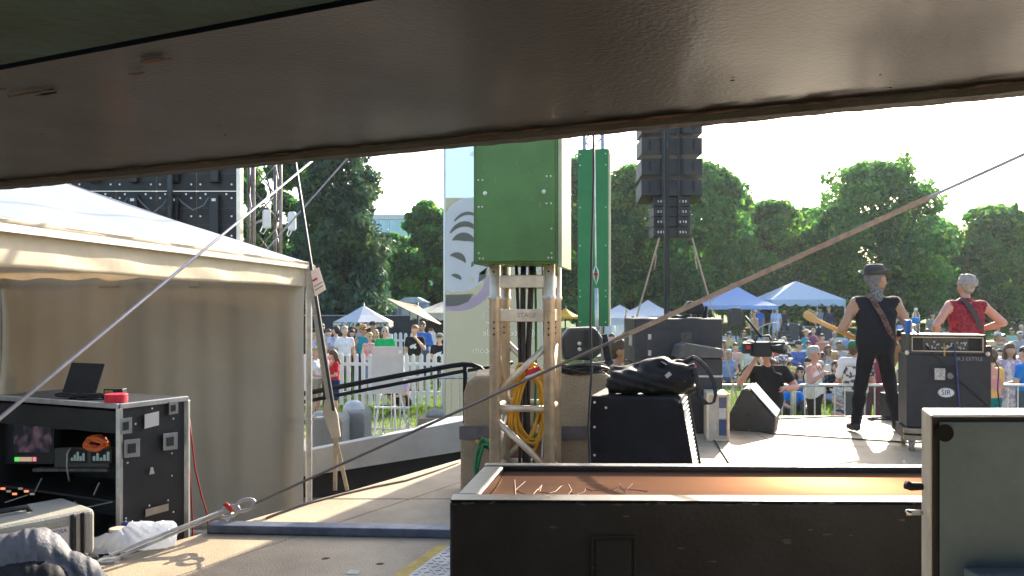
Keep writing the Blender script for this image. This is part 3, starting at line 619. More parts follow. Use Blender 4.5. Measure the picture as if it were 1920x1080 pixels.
def ribbon(pts, w, t, ax): 
    m = MB(); vs = []; ax = Vector(ax).normalized()
    for i, p in enumerate(pts):
        p = Vector(p); d = Vector(pts[min(i+1, len(pts)-1)])-Vector(pts[max(i-1, 0)]); n = d.cross(ax).normalized()
        vs += [p+ax*w/2+n*t/2, p-ax*w/2+n*t/2, p-ax*w/2-n*t/2, p+ax*w/2-n*t/2]
    k = len(pts); fs = [(i*4+j, i*4+(j+1) % 4, (i+1)*4+(j+1) % 4, (i+1)*4+j) for i in range(k-1) for j in range(4)]+[(3, 2, 1, 0), (k*4-4, k*4-3, k*4-2, k*4-1)]
    return m.add(vs, fs)
ribbon([W(1285, 690, 4.86), W(1300, 690, 4.84), W(1306, 705, 4.82), W(1308, 725, 4.82), W(1312, 745, 4.8), W(1325, 757, 4.8), W(1338, 756, 4.82), W(1342, 740, 4.85), W(1338, 715, 4.9), W(1325, 690, 4.95), W(1310, 675, 5.0), W(1302, 670, 5.02)], .034, .006, (.75, .6, .3)).build('carry_strap', M_BAG, bag, smooth=False, bevel=.002)
MB().tube([W(1238, 677, 4.9), W(1262, 690, 4.86), W(1275, 702, 4.84), W(1284, 715, 4.83)], .004, 6).build('zip_edge', M_STEEL, bag, smooth=True)
m = MB(); m.box((-.018, -.002, -.012), (.018, .002, .012)); o = m.build('brand_tag', mat('grey_tag', (.35, .35, .34), .6), bag); o.data.transform(Matrix.Translation(W(1253, 703, 4.80)) @ Matrix.Rotation(R(-40), 4, 'Y'))
# ------------------------------------------------------------------ stage gear
def hit(px, py, P, n):
    d = V((px-960)/F, 1, -(py-HY)/F); o = V(0, 0, CH); n = Vector(n); t = (Vector(P)-o).dot(n)/d.dot(n); return o+d*t
def floor(px, py, z=0): return hit(px, py, (0, 0, z), (0, 0, 1))
def cabinet(name, label, a, b, panel=True, m=None, rec=.02):
    t = thing(name, label, 'speaker cabinet', ((a[0]+b[0])/2, (a[1]+b[1])/2, a[2]))
    MB().box(a, b).build('body', m or M_BLACKM, t, bevel=.015)
    return t
M_PA = mat('charcoal_paint', (.035, .033, .033), .6, 0, .2, 5, bump=.15, bs=120)
c1 = cabinet('subwoofer', 'upper charcoal subwoofer of the big stack', (1.38, 9.0, .71), (2.37, 9.85, 1.215), m=M_PA)
for k, (x0, x1_, z0, z1) in enumerate(((1.50, 2.08, .76, 1.09),)):
    MB().box((x0, 8.992, z0), (x1_, 8.998, z1)).build('back_plate', mat('plate_black', (.03, .03, .032), .5, 0, .2), c1, bevel=.003)
    m = MB()
    for x, z in ((1.53, .98), (1.53, .80)): m.box((x, 8.985, z), (x+.035, 8.991, z+.06))
    m.build('inlet', M_STEEL, c1)
    m = MB(); m.box((1.90, 8.985, .95), (2.02, 8.991, 1.06)); m.build('socket_panel', mat('socket_brown', (.10, .075, .055), .5, .3, .5, 40), c1)
    MB().lathe([(.012, 0), (.012, .004)], Matrix.Translation((1.95, 8.986, .90)) @ V(0, -1, 0).to_track_quat('Z', 'Y').to_matrix().to_4x4(), 10).build('status_light', mat('blue_led', (.05, .05, .3), .4, emit=((.15, .15, 1), 3)), c1)
c2 = cabinet('subwoofer', 'lower charcoal subwoofer of the big stack', (1.38, 9.0, .0), (2.37, 9.85, .70), m=M_PA)
for t, z in ((c1, .9), (c2, .35)): MB().box((1.365, 9.15, z), (1.379, 9.35, z+.12)).build('side_handle', M_STEEL, t, bevel=.004)
c3 = cabinet('amp_rack', 'black amplifier rack standing before the subwoofer stack', (1.82, 8.5, 0), (2.24, 8.95, .80), m=M_PA); c3['category'] = 'amp rack'
MB().box((1.82, 8.49, .60), (2.24, 8.499, .62)).build('rail', M_STEEL, c3); MB().box((1.88, 8.485, .70), (1.96, 8.499, .73)).build('red_badge', M_RED, c3)
mx = thing('sloped_mixer', 'grey sloped mixer on top of the amplifier rack', 'mixer', (2.0, 8.7, .80))
MB().prism([(1.76, .803), (2.24, .803), (2.24, .89), (1.86, .955), (1.80, .93)], (0, 8.9, 0), (1,0,0), (0,0,1), .42).build('body', mat('mixer_grey', (.09, .085, .08), .5, 0, .2, 12), mx, bevel=.01)
m = MB(); m.prism([(1.86, .958), (2.235, .894), (2.235, .900), (1.86, .964)], (0, 8.88, 0), (1,0,0), (0,0,1), .38); m.build('control_face', mat('mixer_face', (.35, .34, .31), .35, .3, .4, 60), mx)
l2 = thing('floor_light', 'small black stage light with loose cables on top of the subwoofer', 'stage light', W(1298, 597, 9.3))
p = W(1300, 579, 9.3)
MB().prism([(-.10, -.05), (.08, -.07), (.12, .0), (.08, .08), (-.06, .09), (-.11, .03)], p+V(0, .1, 0), (1,0,0), (0,0,1), .2).build('housing', M_BLACKM, l2, bevel=.015)
m = MB(); m.bar(p+V(-.13, 0, -.115), p+V(.14, 0, -.115), .06, .02); m.bar(p+V(.13, 0, -.11), p+V(.14, 0, .03), .05, .015); m.build('bracket', M_BLACKM, l2)
loops('thin_cable_tangle', 'loose thin black cable on top of the subwoofer', 'cable coil', V(1.95, 9.3, 1.232), .09, .05, 4, .006, M_CABLE, 3, tilt=FLAT)
# white flight case
wc = thing('cream_flight_case', 'narrow cream flight case with blue stickers beside the floor monitor', 'flight case', (2.10, 8.24, 0), R(-9))
MB().box((-.105, -.22, .0), (.105, .24, .475)).build('body', mat('cream_laminate', (.52, .45, .33), .5, 0, .15, 10, bump=.08), wc, bevel=.008, local=True)
for x in (-.10, .10):
    MB().box((x-.012, -.232, .0), (x+.012, -.2205, .48)).build('edge_rail', M_ALU, wc, bevel=.003, local=True)
for z in (.01, .465): MB().box((-.087, -.2315, z-.01), (.087, -.2205, z+.012)).build('edge_rail', M_ALU, wc, bevel=.003, local=True)
for i, (x, z0, z1, c) in enumerate(((-.05, .06, .36, (.5, .46, .38)), (.045, .06, .22, (.03, .06, .16)), (.045, .235, .33, (.55, .55, .52)), (.045, .335, .44, (.08, .10, .16)))):
    MB().box((x-.035, -.226, z0), (x+.035, -.2205, z1)).build('sticker', mat('sticker_%d' % i, c, .5, 0, .15, 20), wc, local=True)
# floor monitor wedge
mw = thing('floor_monitor', 'worn grey black wedge floor monitor on the stage edge', 'floor monitor', W(1413, 796, 8.95)*1.0, R(-22)); mw.location.z = 0; mw.matrix_basis.translation.z = 0
M_WEDGE = mat('worn_black_ply', (.055, .05, .042), .65, 0, col2=(.035, .033, .03), vs=7, bump=.3, bs=80)
MB().prism([(-.23, .0), (-.24, .15), (-.09, .45), (-.03, .47), (.26, .14), (.24, .0)], (0, .33, 0), (1,0,0), (0,0,1), .66).build('body', M_WEDGE, mw, bevel=.012, local=True)
gp = [V(-.02, 0, .472), V(.262, 0, .152)]
dgl = (gp[1]-gp[0]); ng = V(-dgl.z, 0, dgl.x).normalized(); ng = ng if ng.z > 0 else -ng
MB().prism([(.01, -.315), (dgl.length-.01, -.315), (dgl.length-.01, .315), (.01, .315)], gp[0]+ng*.003, dgl.normalized(), (0, 1, 0), .012 if dgl.normalized().cross(V(0,1,0)).dot(ng) > 0 else -.012).build('grille', mat('steel_mesh_grille', (.30, .31, .33), .35, .6, .3, 200), mw, bevel=.004, local=True)
MB().lathe([(.024, 0), (.024, .0012)], Matrix.Translation((-.02, -.3315, .18)) @ V(0, -1, 0).to_track_quat('Z', 'Y').to_matrix().to_4x4(), 16).build('pole_cup', M_CABLE, mw, local=True)
rg = random.Random(11); 
for k in range(14):
    t = rg.random(); a, b = [((-.23, .0), (.24, .0)), ((-.09, .45), (-.03, .47)), ((-.24, .15), (-.09, .45)), ((-.03, .47), (.26, .14))][k % 4]
    x = a[0]+(b[0]-a[0])*t; z = a[1]+(b[1]-a[1])*t; cz = (.2-z); cx = -x
    L = math.hypot(cx, cz) or 1; x += cx/L*.015; z += cz/L*.015; s = rg.uniform(.006, .016)
    MB().prism([(s*math.cos(q*1.05)*rg.uniform(.6, 1.3), s*.5*math.sin(q*1.05)*rg.uniform(.5, 1.2)) for q in range(6)], (x, -.3305, z), (1,0,0), (0,0,1), .0012).build('scuff', mat('bare_scuff', (.30, .24, .16), .8), mw, local=True)
for k, (pts, lb) in enumerate((([(1375, 806), (1400, 806), (1450, 815), (1530, 820), (1620, 826), (1700, 831), (1760, 830)], 'black cable snaking across the stage past the monitor wedge'), ([(1440, 788), (1500, 785), (1570, 782), (1640, 786), (1690, 790)], 'thin black cable along the front edge of the stage'), ([(1330, 815), (1345, 836), (1362, 862), (1372, 880)], 'short black cable crossing the slab beside the cream case'))):
    tag(MB().tube([floor(x, y)+V(0, 0, .010) for x, y in pts], .009, 6).build('stage_cable', M_CABLE, smooth=True), lb, 'cable', 'cables lying on the stage')
for k in range(1): loops('cable_tangle', 'tangle of thin cables at the guitarist foot by the stage edge', 'cable coil', floor(1655, 788)+V(0, 0, .025), .16, .10, 6, .006, M_CABLE, 13, tilt=FLAT, jit=.3)
dr = thing('direct_box', 'small black pedal box between guitarist and bass cabinet', 'pedal box', floor(1676, 790))
q = floor(1678, 786); MB().box((q.x-.07, q.y-.1, .012), (q.x+.16, q.y+.25, .30)).build('body', M_BLACKM, dr, bevel=.01); MB().box((q.x+.02, q.y-.106, .05), (q.x+.12, q.y-.101, .16)).build('white_label', M_WHITE, dr)

# bass stack: dolly, cabinet, head
AMP0 = set(C.objects); X0, X1_, Y0, Y1 = 3.575, 4.355, 7.3, 7.78
dl = thing('caster_dolly', 'wooden caster dolly carrying the bass cabinet', 'dolly', (3.96, 7.5, 0))
M_DW = mat('scuffed_dolly_wood', (.34, .25, .16), .6, 0, .25, 8)
MB().box((X0-.03, Y0-.04, .17), (X1_+.03, Y0+.03, .215)).build('front_board', M_DW, dl, bevel=.006); MB().box((X0-.03, Y0-.04, .105), (X1_+.03, Y0+.03, .15)).build('lower_board', M_DW, dl, bevel=.006)
MB().box((X0-.02, Y0+.032, .11), (X1_+.02, Y1+.02, .21)).build('deck', M_BLACKM, dl)
for x in (X0+.05, X1_-.05):
    for y in (Y0+.02, Y1-.06):
        c = MB().lathe([(.02, -.02), (.052, -.018), (.055, 0), (.052, .018), (.02, .02)], Matrix.Translation((x, y, .055)) @ Matrix.Rotation(R(90), 4, 'Y') @ Matrix.Rotation(R(25), 4, 'X'), 16).build('caster', mat('caster_grey', (.25, .23, .21), .5), dl, smooth=True)
        MB().box((x-.032, y-.03, .06), (x+.032, y+.03, .104)).build('fork', M_STEEL, c, bevel=.006)
cabn = thing('bass_cabinet', 'tall charcoal bass cabinet with oval white logo seen from behind', 'speaker cabinet', (3.96, 7.5, .217))
M_CAB = mat('charcoal_tolex', (.028, .028, .031), .62, 0, .2, 6, bump=.3, bs=220)
MB().box((X0, Y0, .217), (X1_, Y1, .91)).build('body', M_CAB, cabn, bevel=.016, seg=3)
def onb(px, py, y=Y0): return hit(px, py, (0, y, 0), (0, 1, 0))
a, b = onb(1738, 720), onb(1788, 686); MB().box((a.x, Y0-.005, a.z), (b.x, Y0-.001, b.z)).build('jack_plate', M_BLACKM, cabn, bevel=.002)
a, b = onb(1748, 714), onb(1768, 692); m = MB(); m.box((a.x, Y0-.011, a.z), (b.x, Y0-.006, b.z)); m.build('jack_label', mat('silver_label', (.45, .45, .43), .4, .4, .4, 60), cabn)
q = onb(1778, 706); MB().lathe([(.03, 0), (.03, .005), (.022, .006), (.02, .002)], Matrix.Translation((q.x, Y0-.006, q.z)) @ V(0, -1, 0).to_track_quat('Z', 'Y').to_matrix().to_4x4(), 18).build('speaker_socket', mat('socket_grey', (.2, .2, .2), .4, .5), cabn)
q = onb(1770, 738); ov = [(.078*math.cos(k*.2618), .045*math.sin(k*.2618)) for k in range(24)]
lg = MB().prism(ov, (q.x, Y0-.002, q.z), (1,0,0), (0,0,1), .002).build('oval_logo', M_WHITE, cabn)
ri = [(x*.93, z*.90) for x, z in ov]; ro = [(x*.97, z*.955) for x, z in ov]
MB().prism(ro+[ro[0], ri[0]]+ri[::-1], (q.x, Y0-.0045, q.z), (1,0,0), (0,0,1), .001).build('oval_ring', M_CAB, lg)
text('SIR', .068, M_CAB, 'lettering', (q.x, Y0-.0055, q.z), (1,0,0), (0,0,1), lg, .0008)
q = onb(1812, 674); text('SIR.3 EXTYLE', .045, mat('faded_stencil', (.30, .30, .30), .7), 'stencil', (q.x, Y0-.002, q.z), (1,0,0), (0,0,1), cabn, .0008)
q = onb(1783, 694-18); 
hd = thing('bass_amp_head', 'bass amplifier head in a worn rack case on the bass cabinet', 'amplifier', (3.96, 7.5, .912))
M_RACK = mat('brown_black_case', (.055, .045, .038), .5, 0, .25, 8, bump=.15, bs=90)
a, b = onb(1699, 665), onb(1845, 628); xa, xb, za, zb_ = a.x, b.x, .912, b.z
for nm, p_, q_ in (('top_board', (xa, Y0+.0, zb_-.018), (xb, Y1-.05, zb_)), ('bottom_board', (xa, Y0, za), (xb, Y1-.05, za+.018)), ('side_board', (xa, Y0, za+.0185), (xa+.02, Y1-.05, zb_-.0185)), ('side_board', (xb-.02, Y0, za+.0185), (xb, Y1-.05, zb_-.0185))): MB().box(p_, q_).build(nm, M_RACK, hd, bevel=.004)
MB().box((xa+.021, Y0+.06, za+.019), (xb-.021, Y1-.08, zb_-.019)).build('chassis', mat('chassis_grey', (.10, .095, .085), .45, .5, .3, 20), hd)
m = MB()
for z in (za+.026, zb_-.026): m.bar((xa+.03, Y0-.004, z), (xb-.03, Y0-.004, z), .008, .007)
for x in (xa+.03, xb-.03): m.bar((x, Y0-.004, za+.0225), (x, Y0-.004, zb_-.0225), .007, .008)
m.build('silver_trim', M_ALU, hd)
rg = random.Random(4); m = MB(); m2 = MB()
for k in range(26):
    x = xa+.16+rg.random()*(xb-xa-.3); z = za+.045+rg.random()*.07; m.lathe([(.009, 0), (.009, .01), (.004, .012)], Matrix.Translation((x, Y0+.059, z)) @ V(0, -1, 0).to_track_quat('Z', 'Y').to_matrix().to_4x4(), 8)
m.build('jack', M_STEEL, hd)
for x in (xa+.04, xb-.14): MB().box((x, Y0+.045, za+.035), (x+.10, Y0+.058, zb_-.035)).build('vent', M_CABLE, hd)
for x in (xa-.02, xb+.01):
    m = MB(); m.lathe([(.018, 0), (.022, .008), (.012, .02)], Matrix.Translation((x, Y0-.006, za+.008)) @ V(0, -1, 0).to_track_quat('Z', 'Y').to_matrix().to_4x4(), 12); m.build('corner_ball', M_ALU, hd, smooth=True)
MB().box((xb+.002, Y0-.02, za+.085), (xb+.075, Y0+.03, za+.125)).build('catch', mat('brass_catch', (.6, .5, .3), .4, .6), hd, bevel=.005)
MB().box((xb+.003, Y0+.01, za-.03), (xb+.06, Y0+.08, za+.08)).build('strap_pad', M_CABLE, hd, bevel=.01)
for k, (pts, r, mm, lb) in enumerate((([(1787, 647), (1788, 662), (1790, 680), (1793, 720), (1796, 760), (1797, 800), (1797, 830)], .0075, mat('blue_cable', (.05, .06, .22), .5), 'blue cable hanging down the back of the bass cabinet'), ([(1736, 650), (1745, 665), (1770, 688), (1800, 718), (1835, 748), (1866, 776), (1890, 800)], .006, M_CABLE, 'black cable slanting across the back of the bass cabinet'), ([(1770, 645), (1768, 668)], .008, M_YEL, 'short yellow plug lead under the amplifier head'), ([(1856, 668), (1868, 690), (1866, 730), (1872, 790)], .006, M_CABLE, 'black cable looping from the side of the amplifier head'))):
    p_ = [onb(x, y, Y0-(.012 if k != 3 else .0)) for x, y in pts]
    if k in (0, 1, 2): p_[0].y = Y0+.055
    tag(MB().tube(p_, r, 6).build('amp_cable', mm, smooth=True), lb, 'cable', 'cables behind the bass amplifier')
# water bottle and blue cup on the head
M_GLASS = mat('clear_plastic', (.85, .9, .95), .06, 0, .02); M_GLASS.node_tree.nodes['Principled BSDF'].inputs['Transmission Weight'].default_value = .9; M_GLASS.node_tree.nodes['Principled BSDF'].inputs['IOR'].default_value = 1.33
wb = thing('water_bottle', 'clear water bottle with blue label glinting on the amplifier head', 'bottle', (onb(1717, 628).x, 7.42, zb_+.001)); 
MB().lathe([(.030, 0), (.036, .006), (.037, .07), (.033, .078), (.037, .086), (.037, .16), (.030, .19), (.014, .215), (.013, .225)], n=20).build('body', M_GLASS, wb, smooth=True, local=True)
MB().lathe([(.0378, .10), (.0378, .155)], n=20).build('label_wrap', mat('blue_label', (.03, .22, .62), .4), wb, smooth=True, local=True); MB().lathe([(.015, .223), (.016, .225), (.016, .243), (.014, .245)], n=14).build('cap', M_WHITE, wb, smooth=True, local=True)
bc = thing('blue_cup', 'blue plastic cup beside the water bottle on the amplifier', 'cup', (onb(1704, 628).x, 7.5, zb_+.001))
MB().lathe([(.026, 0), (.028, .004), (.036, .125), (.038, .128), (.036, .130)], n=18).build('body', mat('blue_plastic', (.02, .16, .55), .35, 0, .05), bc, smooth=True, local=True)

# the whole bass stack stands turned towards the middle of the stage
for o in set(C.objects)-AMP0:
    if o.parent is None: o.matrix_basis = Matrix.Translation((3.69, 7.48, 0)) @ Matrix.Rotation(R(-17), 4, 'Z') @ Matrix.Diagonal((.90, 1, 1, 1)) @ Matrix.Translation((-3.575, -7.3, 0)) @ o.matrix_basis
# ------------------------------------------------------------------ line array on its mast
la = thing('line_array', 'tall hanging black line array of stacked loudspeakers before the trees', 'loudspeaker array', (2.26, 11.3, 2.3))
M_LA = mat('array_black', (.034, .032, .034), .55, 0, .2, 5, bump=.12, bs=90)
def arr(cx, y, z, wd, h, dep, tilt, k, small):
    M = Matrix.Translation((cx, y, z)) @ Matrix.Rotation(R(tilt), 4, 'X')
    b = MB(); pts = [(-wd/2, dep), (wd/2, dep), (wd/2, .0), (wd*.17, 0), (wd*.14, .03), (-wd*.14, .03), (-wd*.17, 0), (-wd/2, 0)]
    b.prism([(x, y_) for x, y_ in pts][::-1][::-1], (0, 0, 0), (1,0,0), (0,1,0), h)
    b.v = [tuple(M @ Vector(v)) for v in b.v]
    o = b.build('array_box', M_LA, la, bevel=.006)
    if not small:
        for s in (-1, 1):
            MB().box((s*wd*.36-.018, -.012, h*.25), (s*wd*.36+.018, -.0015, h*.85), M).build('handle_rib', M_BLACKM, o, bevel=.003); MB().box((s*wd*.17-.012, -.012, h*.05), (s*wd*.17+.012, -.0015, h*.95), M).build('back_rib', M_BLACKM, o, bevel=.003)
    else:
        for s in (-1, 1):
            MB().box((s*wd*.30-.07, -.006, h*.2), (s*wd*.30+.07, -.001, h*.8), M).build('amp_plate', M_CABLE, o); m = MB()
            for q in range(3): m.box((s*wd*.30-.05+.04*q, -.012, h*.35), (s*wd*.30-.03+.04*q, -.007, h*.6), M)
            m.build('connector', M_STEEL, o)['kind'] = 'stuff'
z = W(0, 366, 11.3).z
for k in range(6): arr(2.26, 11.3, z+.29*k, .86, .235, .5, -8+3*k if k < 2 else 0, k, False)
for k in range(4): arr(2.27, 11.35, z-.145*(k+1)-(.10 if k == 3 else 0)*0, .52, .135 if k < 3 else .135, .4, 0, k, True)
MB().box((2.0, 11.36, W(0, 445, 11.3).z), (2.535, 11.7, z-.585)).build('bottom_box', M_LA, la, bevel=.01)
m = MB()
for x in (2.12, 2.34): m.bar((x, 11.24, z-.4), (x, 11.24, z+1.75), .022)
m.build('rigging_bar', M_DKMET, la)
MB().tube([(2.36, 11.2, z+.9), (2.37, 11.2, z+.1), (2.36, 11.22, z-.3), (2.44, 11.2, z-.52), (2.30, 11.2, z-.40)], .009, 6).build('signal_cable', M_CABLE, la, smooth=True)
m = MB(); m.bar((2.2, 11.22, z+.62), (2.18, 11.22, z+.72), .012); m.build('yellow_tag', mat('tag_yellow', (.7, .5, .1), .5), la)
ma = thing('lifting_mast', 'black lifting mast standing in front of the line array', 'mast', (2.085, 10.85, -.95))
MB().bar((2.085, 10.85, -.95), (2.085, 10.85, 6.5), .042, .042).build('outer_tube', M_CABLE, ma); MB().bar((2.12, 10.83, 1.0), (2.12, 10.83, 6.5), .02).build('lift_cable', M_CABLE, ma)
MB().bar((2.085, 10.9, 5.4), (2.26, 11.5, 5.4), .08).build('carriage', M_DKMET, ma)
for s in (-1, 1): MB().bar((2.085, 10.85, -.90), (2.085+.7*s, 11.2, -.93), .06).build('outrigger', M_DKMET, ma)
for k, (a, b, lb) in enumerate((((1236, 446), (1186, 622), 'beige strap tied from the array to the left'), ((1298, 446), (1352, 640), 'beige strap tied from the array to the right'))):
    A, Bp = W(a[0], a[1], 11.32), W(b[0], b[1], 10.9); Bp2 = A+(Bp-A)*((A.z+.94)/(A.z-Bp.z))
    t = thing('array_strap', lb, 'strap', Bp2, 0, 'straps steadying the line array'); MB().bar(A, Bp2, .022, .006, up=(0, 1, 0)).build('webbing', M_WEB, t)
    MB().tube([A.lerp(Bp2, .06), A.lerp(Bp2, .09)+V(.04*(1 if k == 0 else -1), 0, .02), A.lerp(Bp2, .13)+V(.05*(1 if k == 0 else -1), 0, -.02)], .008, 5).build('loose_tail', M_WEB, t)

# ------------------------------------------------------------------ guy lines
M_STRAP = mat('tan_ratchet_strap', (.40, .28, .18), .7, 0, .2, 30); M_GUY = mat('guy_wire_grey', (.34, .32, .36), .45, .3, .2)
gl = thing('guy_wire', 'long guy strap rising from the slab shackle to the upper right', 'guy wire', floor(330, 1010))
Ga, Gb = W(478, 944, 4.62), W(2110, 203, 3.4)
def gp_(px): 
    lo_, hi_ = 0., 1.
    for _ in range(40):
        t = (lo_+hi_)/2; q = Ga.lerp(Gb, t)
        if 960+q.x/q.y*F < px: lo_ = t
        else: hi_ = t
    return Ga.lerp(Gb, lo_)
MB().tube([Ga, gp_(900), gp_(1180)], .0075, 8).build('wire_rope', mat('brown_wire', (.16, .125, .11), .5, .2), gl); MB().bar(gp_(1150), gp_(1742), .012, .024, up=(0, 0, 1)).build('webbing', M_STRAP, gl, bevel=.002); MB().tube([gp_(1735), Gb], .0075, 8).build('upper_wire', M_GUY, gl)
E0 = floor(205, 1052); S1, S2 = W(428, 958, 4.62), W(468, 946, 4.62)
for dx, z in ((0, 0), (.0, .03)): MB().bar(S1+V(0, .02, z*.4), E0+V(.0, .0, z), .024, .012).build('turnbuckle_bar', M_STEEL, gl, bevel=.002)
for a_, b_ in ((S2+V(.03, 0, .012), S1+V(.04, 0, .016)), (S1+V(.06, .0, .012), S1+V(-.05, 0, -.02))):
    d_ = (b_-a_); n_ = V(0, -1, .2).cross(d_).normalized()*.03; c_ = (a_+b_)/2
    MB().tube([c_+d_*.5*math.cos(t)+n_*math.sin(t) for t in np.linspace(0, 2*math.pi, 17)[:-1]], .0115, 8, close=True).build('shackle', mat('grey_forged', (.42, .38, .36), .4, .6), gl, smooth=True)
MB().tube([S1+V(-.01, -.02, .045), S1+V(.015, .02, .0)], .014, 10).build('red_pin', M_REDC, gl, smooth=True); MB().tube([S1+V(.0, -.03, -.045), S1+V(.02, .02, -.02)], .012, 8).build('bolt_nut', M_STEEL, gl, smooth=True)
MB().box((E0.x-.05, E0.y-.05, .001), (E0.x+.05, E0.y+.05, .014)).build('anchor_plate', M_STEEL, gl)
g2 = thing('guy_wire', 'pale double guy wire crossing in front of the white tent', 'guy wire', (-2.1, -1.2, -.94))
A, Bq = W(605, 285, 4.2), W(0, 785, 2.2); e_ = Bq+(Bq-A)*1.76; t_ = A+(A-Bq)*1.5
for off in (0, .012): MB().tube([e_+V(0, 0, off), t_+V(off, 0, 0)], .0052, 8).build('wire_rope', M_GUY, g2, smooth=True)
g3 = MB(); A, Bq = W(662, 285, 10.5), W(500, 468, 10.5); t_ = A+(A-Bq)*2.2; e_ = A+(Bq-A)*((A.z+.9)/(A.z-Bq.z)); g3.tube([t_, e_], .011, 6); tag(g3.build('guy_wire', M_GUY), 'thin pale guy wire behind the tent against the dark tree', 'guy wire')
# leaning guy strap by the tent corner, sleeve, sling and paper sign
g4 = thing('sling_strap', 'tan sling with padded sleeve running down beside the tent corner', 'strap', floor(640, 921))
Q1, Q2 = W(548, 270, 6.1), W(626, 770, 5.75); MB().bar(Q1+(Q1-Q2)*.6, Q2, .02, .03, up=(0, 1, 0)).build('black_strap', M_CABLE, g4)
ribbon([W(581, 505, 5.95), W(588, 560, 5.93), W(596, 610, 5.9), W(600, 650, 5.88), W(610, 705, 5.85), W(619, 758, 5.8)], .045, .006, (1, 0, 0)).build('webbing', M_WEB, g4)
a_, b_ = W(616, 752, 5.8), W(629, 820, 5.78); m = MB(); m.prism([(-.028, 0), (.028, .0), (.05, -.11), (.045, -.27), (-.02, -.285), (-.055, -.09)], a_+V(0, .015, .01), (1, 0, .0), (-.16, 0, 1), .03); m.build('sleeve', mat('wooden_sleeve', (.62, .50, .33), .7, 0, .1), g4, bevel=.006)
for px in (628, 651): MB().bar(b_, floor(px, 920)+V(0, 0, .002), .028, .005, up=(0, 1, 0)).build('sling_leg', M_WEB, g4)
ps = thing('paper_sign', 'small tilted paper sign pinned to the strap by the tent corner', 'paper sign', W(598, 555, 5.85))
p_ = [W(582, 508, 5.83), W(590, 556, 5.83), W(611, 543, 5.85), W(598, 501, 5.85)]
MB().add([*p_, *[q+V(0, .004, 0) for q in p_]], [(0,1,2,3),(7,6,5,4),(0,4,5,1),(1,5,6,2),(2,6,7,3),(3,7,4,0)]).build('sheet', mat('sign_paper', (.72, .62, .54), .8, 0, .04, trans=.3), ps)
ex = (W(606, 520, 5.8)-W(586, 532, 5.8)).normalized()
MB().bar(W(586, 527, 5.815), W(586, 527, 5.815)+ex*.04, .001, .014).build('text_line', M_RED, ps)
for k in range(2): c_ = W(597+k*1, 533+k*7, 5.815); MB().bar(c_-ex*.035, c_+ex*.035, .001, .008, up=(0,0,1)).build('text_line', mat('ink_grey', (.25, .22, .2), .8), ps)

# ------------------------------------------------------------------ left: equipment rack
P0 = V(-2.26, 4.6, 0); fd = V(-.913, .408, 0).normalized(); sd_ = V(.49, .872, 0).normalized(); nf = V(-.408, -.913, 0).normalized(); ns = V(.872, -.49, 0).normalized()
ztop, zbot = .767, -.938
rk = thing('equipment_rack', 'black wheeled equipment rack with glowing monitors under the tent', 'equipment rack', (-2.6, 4.9, -.94))
def pl(a, b, c, th, nm, m, bv=.004, par=None): 
    """plate spanned by a-b and a-c, th thick along ab x ac"""
    return MB().prism([(0, 0), (1, 0), (1, 1), (0, 1)], a, b-a, c-a, th).build(nm, m, par or rk, bevel=bv)
Z = lambda p, z: V(p.x, p.y, z)
Pb = P0+sd_*.46; Pl = P0+fd*1.12; Plb = Pl+sd_*.46
M_RKB = mat('rack_black', (.010, .011, .014), .5, 0, .3, 6, bump=.1, bs=80)
pl(Z(P0, zbot), Z(Pb, zbot), Z(P0, ztop), -.02, 'side_panel', M_RKB); pl(Z(Pl, zbot), Z(Plb, zbot), Z(Pl, ztop), .02, 'far_side_panel', M_RKB)
pl(Z(Pb, zbot), Z(Plb, zbot), Z(Pb, ztop), .012, 'back_panel', M_RKB); pl(Z(P0, ztop+.002), Z(Pl, ztop+.002), Z(Pb, ztop+.002), -.02, 'top_panel', M_RKB)
for zz, nm in ((.56, 'upper_fascia'),): pl(Z(P0+fd*.02, ztop-.15), Z(Pl, ztop-.15), Z(P0+fd*.02, ztop-.02), .02, nm, M_RKB)
pl(Z(P0+sd_*.03+fd*.02, -.02), Z(Pl+sd_*.03, -.02), Z(P0+sd_*.44+fd*.02, -.02), .02, 'desk_shelf', M_RKB); pl(Z(P0+sd_*.03+fd*.02, .22), Z(Pl+sd_*.03, .22), Z(P0+sd_*.44+fd*.02, .22), .015, 'shelf', M_RKB)
for a_, b_ in ((Z(P0, zbot), Z(P0, ztop)), (Z(Pb, zbot), Z(Pb, ztop)), (Z(P0, ztop+.01), Z(Pb, ztop+.01)), (Z(P0, ztop+.01), Z(Pl, ztop+.01))): MB().bar(a_+ns*.004, b_+ns*.004, .03, .03).build('edge_rail', M_ALUD, rk, bevel=.004)
def sidept(px, py, off=.0): return hit(px, py, P0+ns*off, ns)
def frontpt(px, py, off=.0): return hit(px, py, P0+nf*off, nf)
def sidequad(pxs, off, th, nm, m, par=None):
    q = [sidept(x, y, off) for x, y in pxs]; k = len(q); MB().add(q+[p+ns*th for p in q], [tuple(range(k-1, -1, -1)), tuple(range(k, 2*k))]+[(i, (i+1) % k, (i+1) % k+k, i+k) for i in range(k)]).build(nm, m, par or rk, bevel=.002)
for cx, cy, w_, h_ in ((236, 800, 22, 30), (247, 842, 30, 34), (319, 829, 27, 32), (325, 766, 17, 24)):
    sidequad([(cx-w_/2, cy+h_/2), (cx+w_/2, cy+h_/2-3), (cx+w_/2, cy-h_/2-3), (cx-w_/2, cy-h_/2)], .022, .004, 'handle_dish', mat('tarnished_zinc', (.30, .30, .30), .45, .6, .2))
    sidequad([(cx-w_/4, cy+h_/4), (cx+w_/4, cy+h_/4-2), (cx+w_/4, cy-h_/3), (cx-w_/4, cy-h_/3+2)], .027, .003, 'handle_grip', M_DKMET)
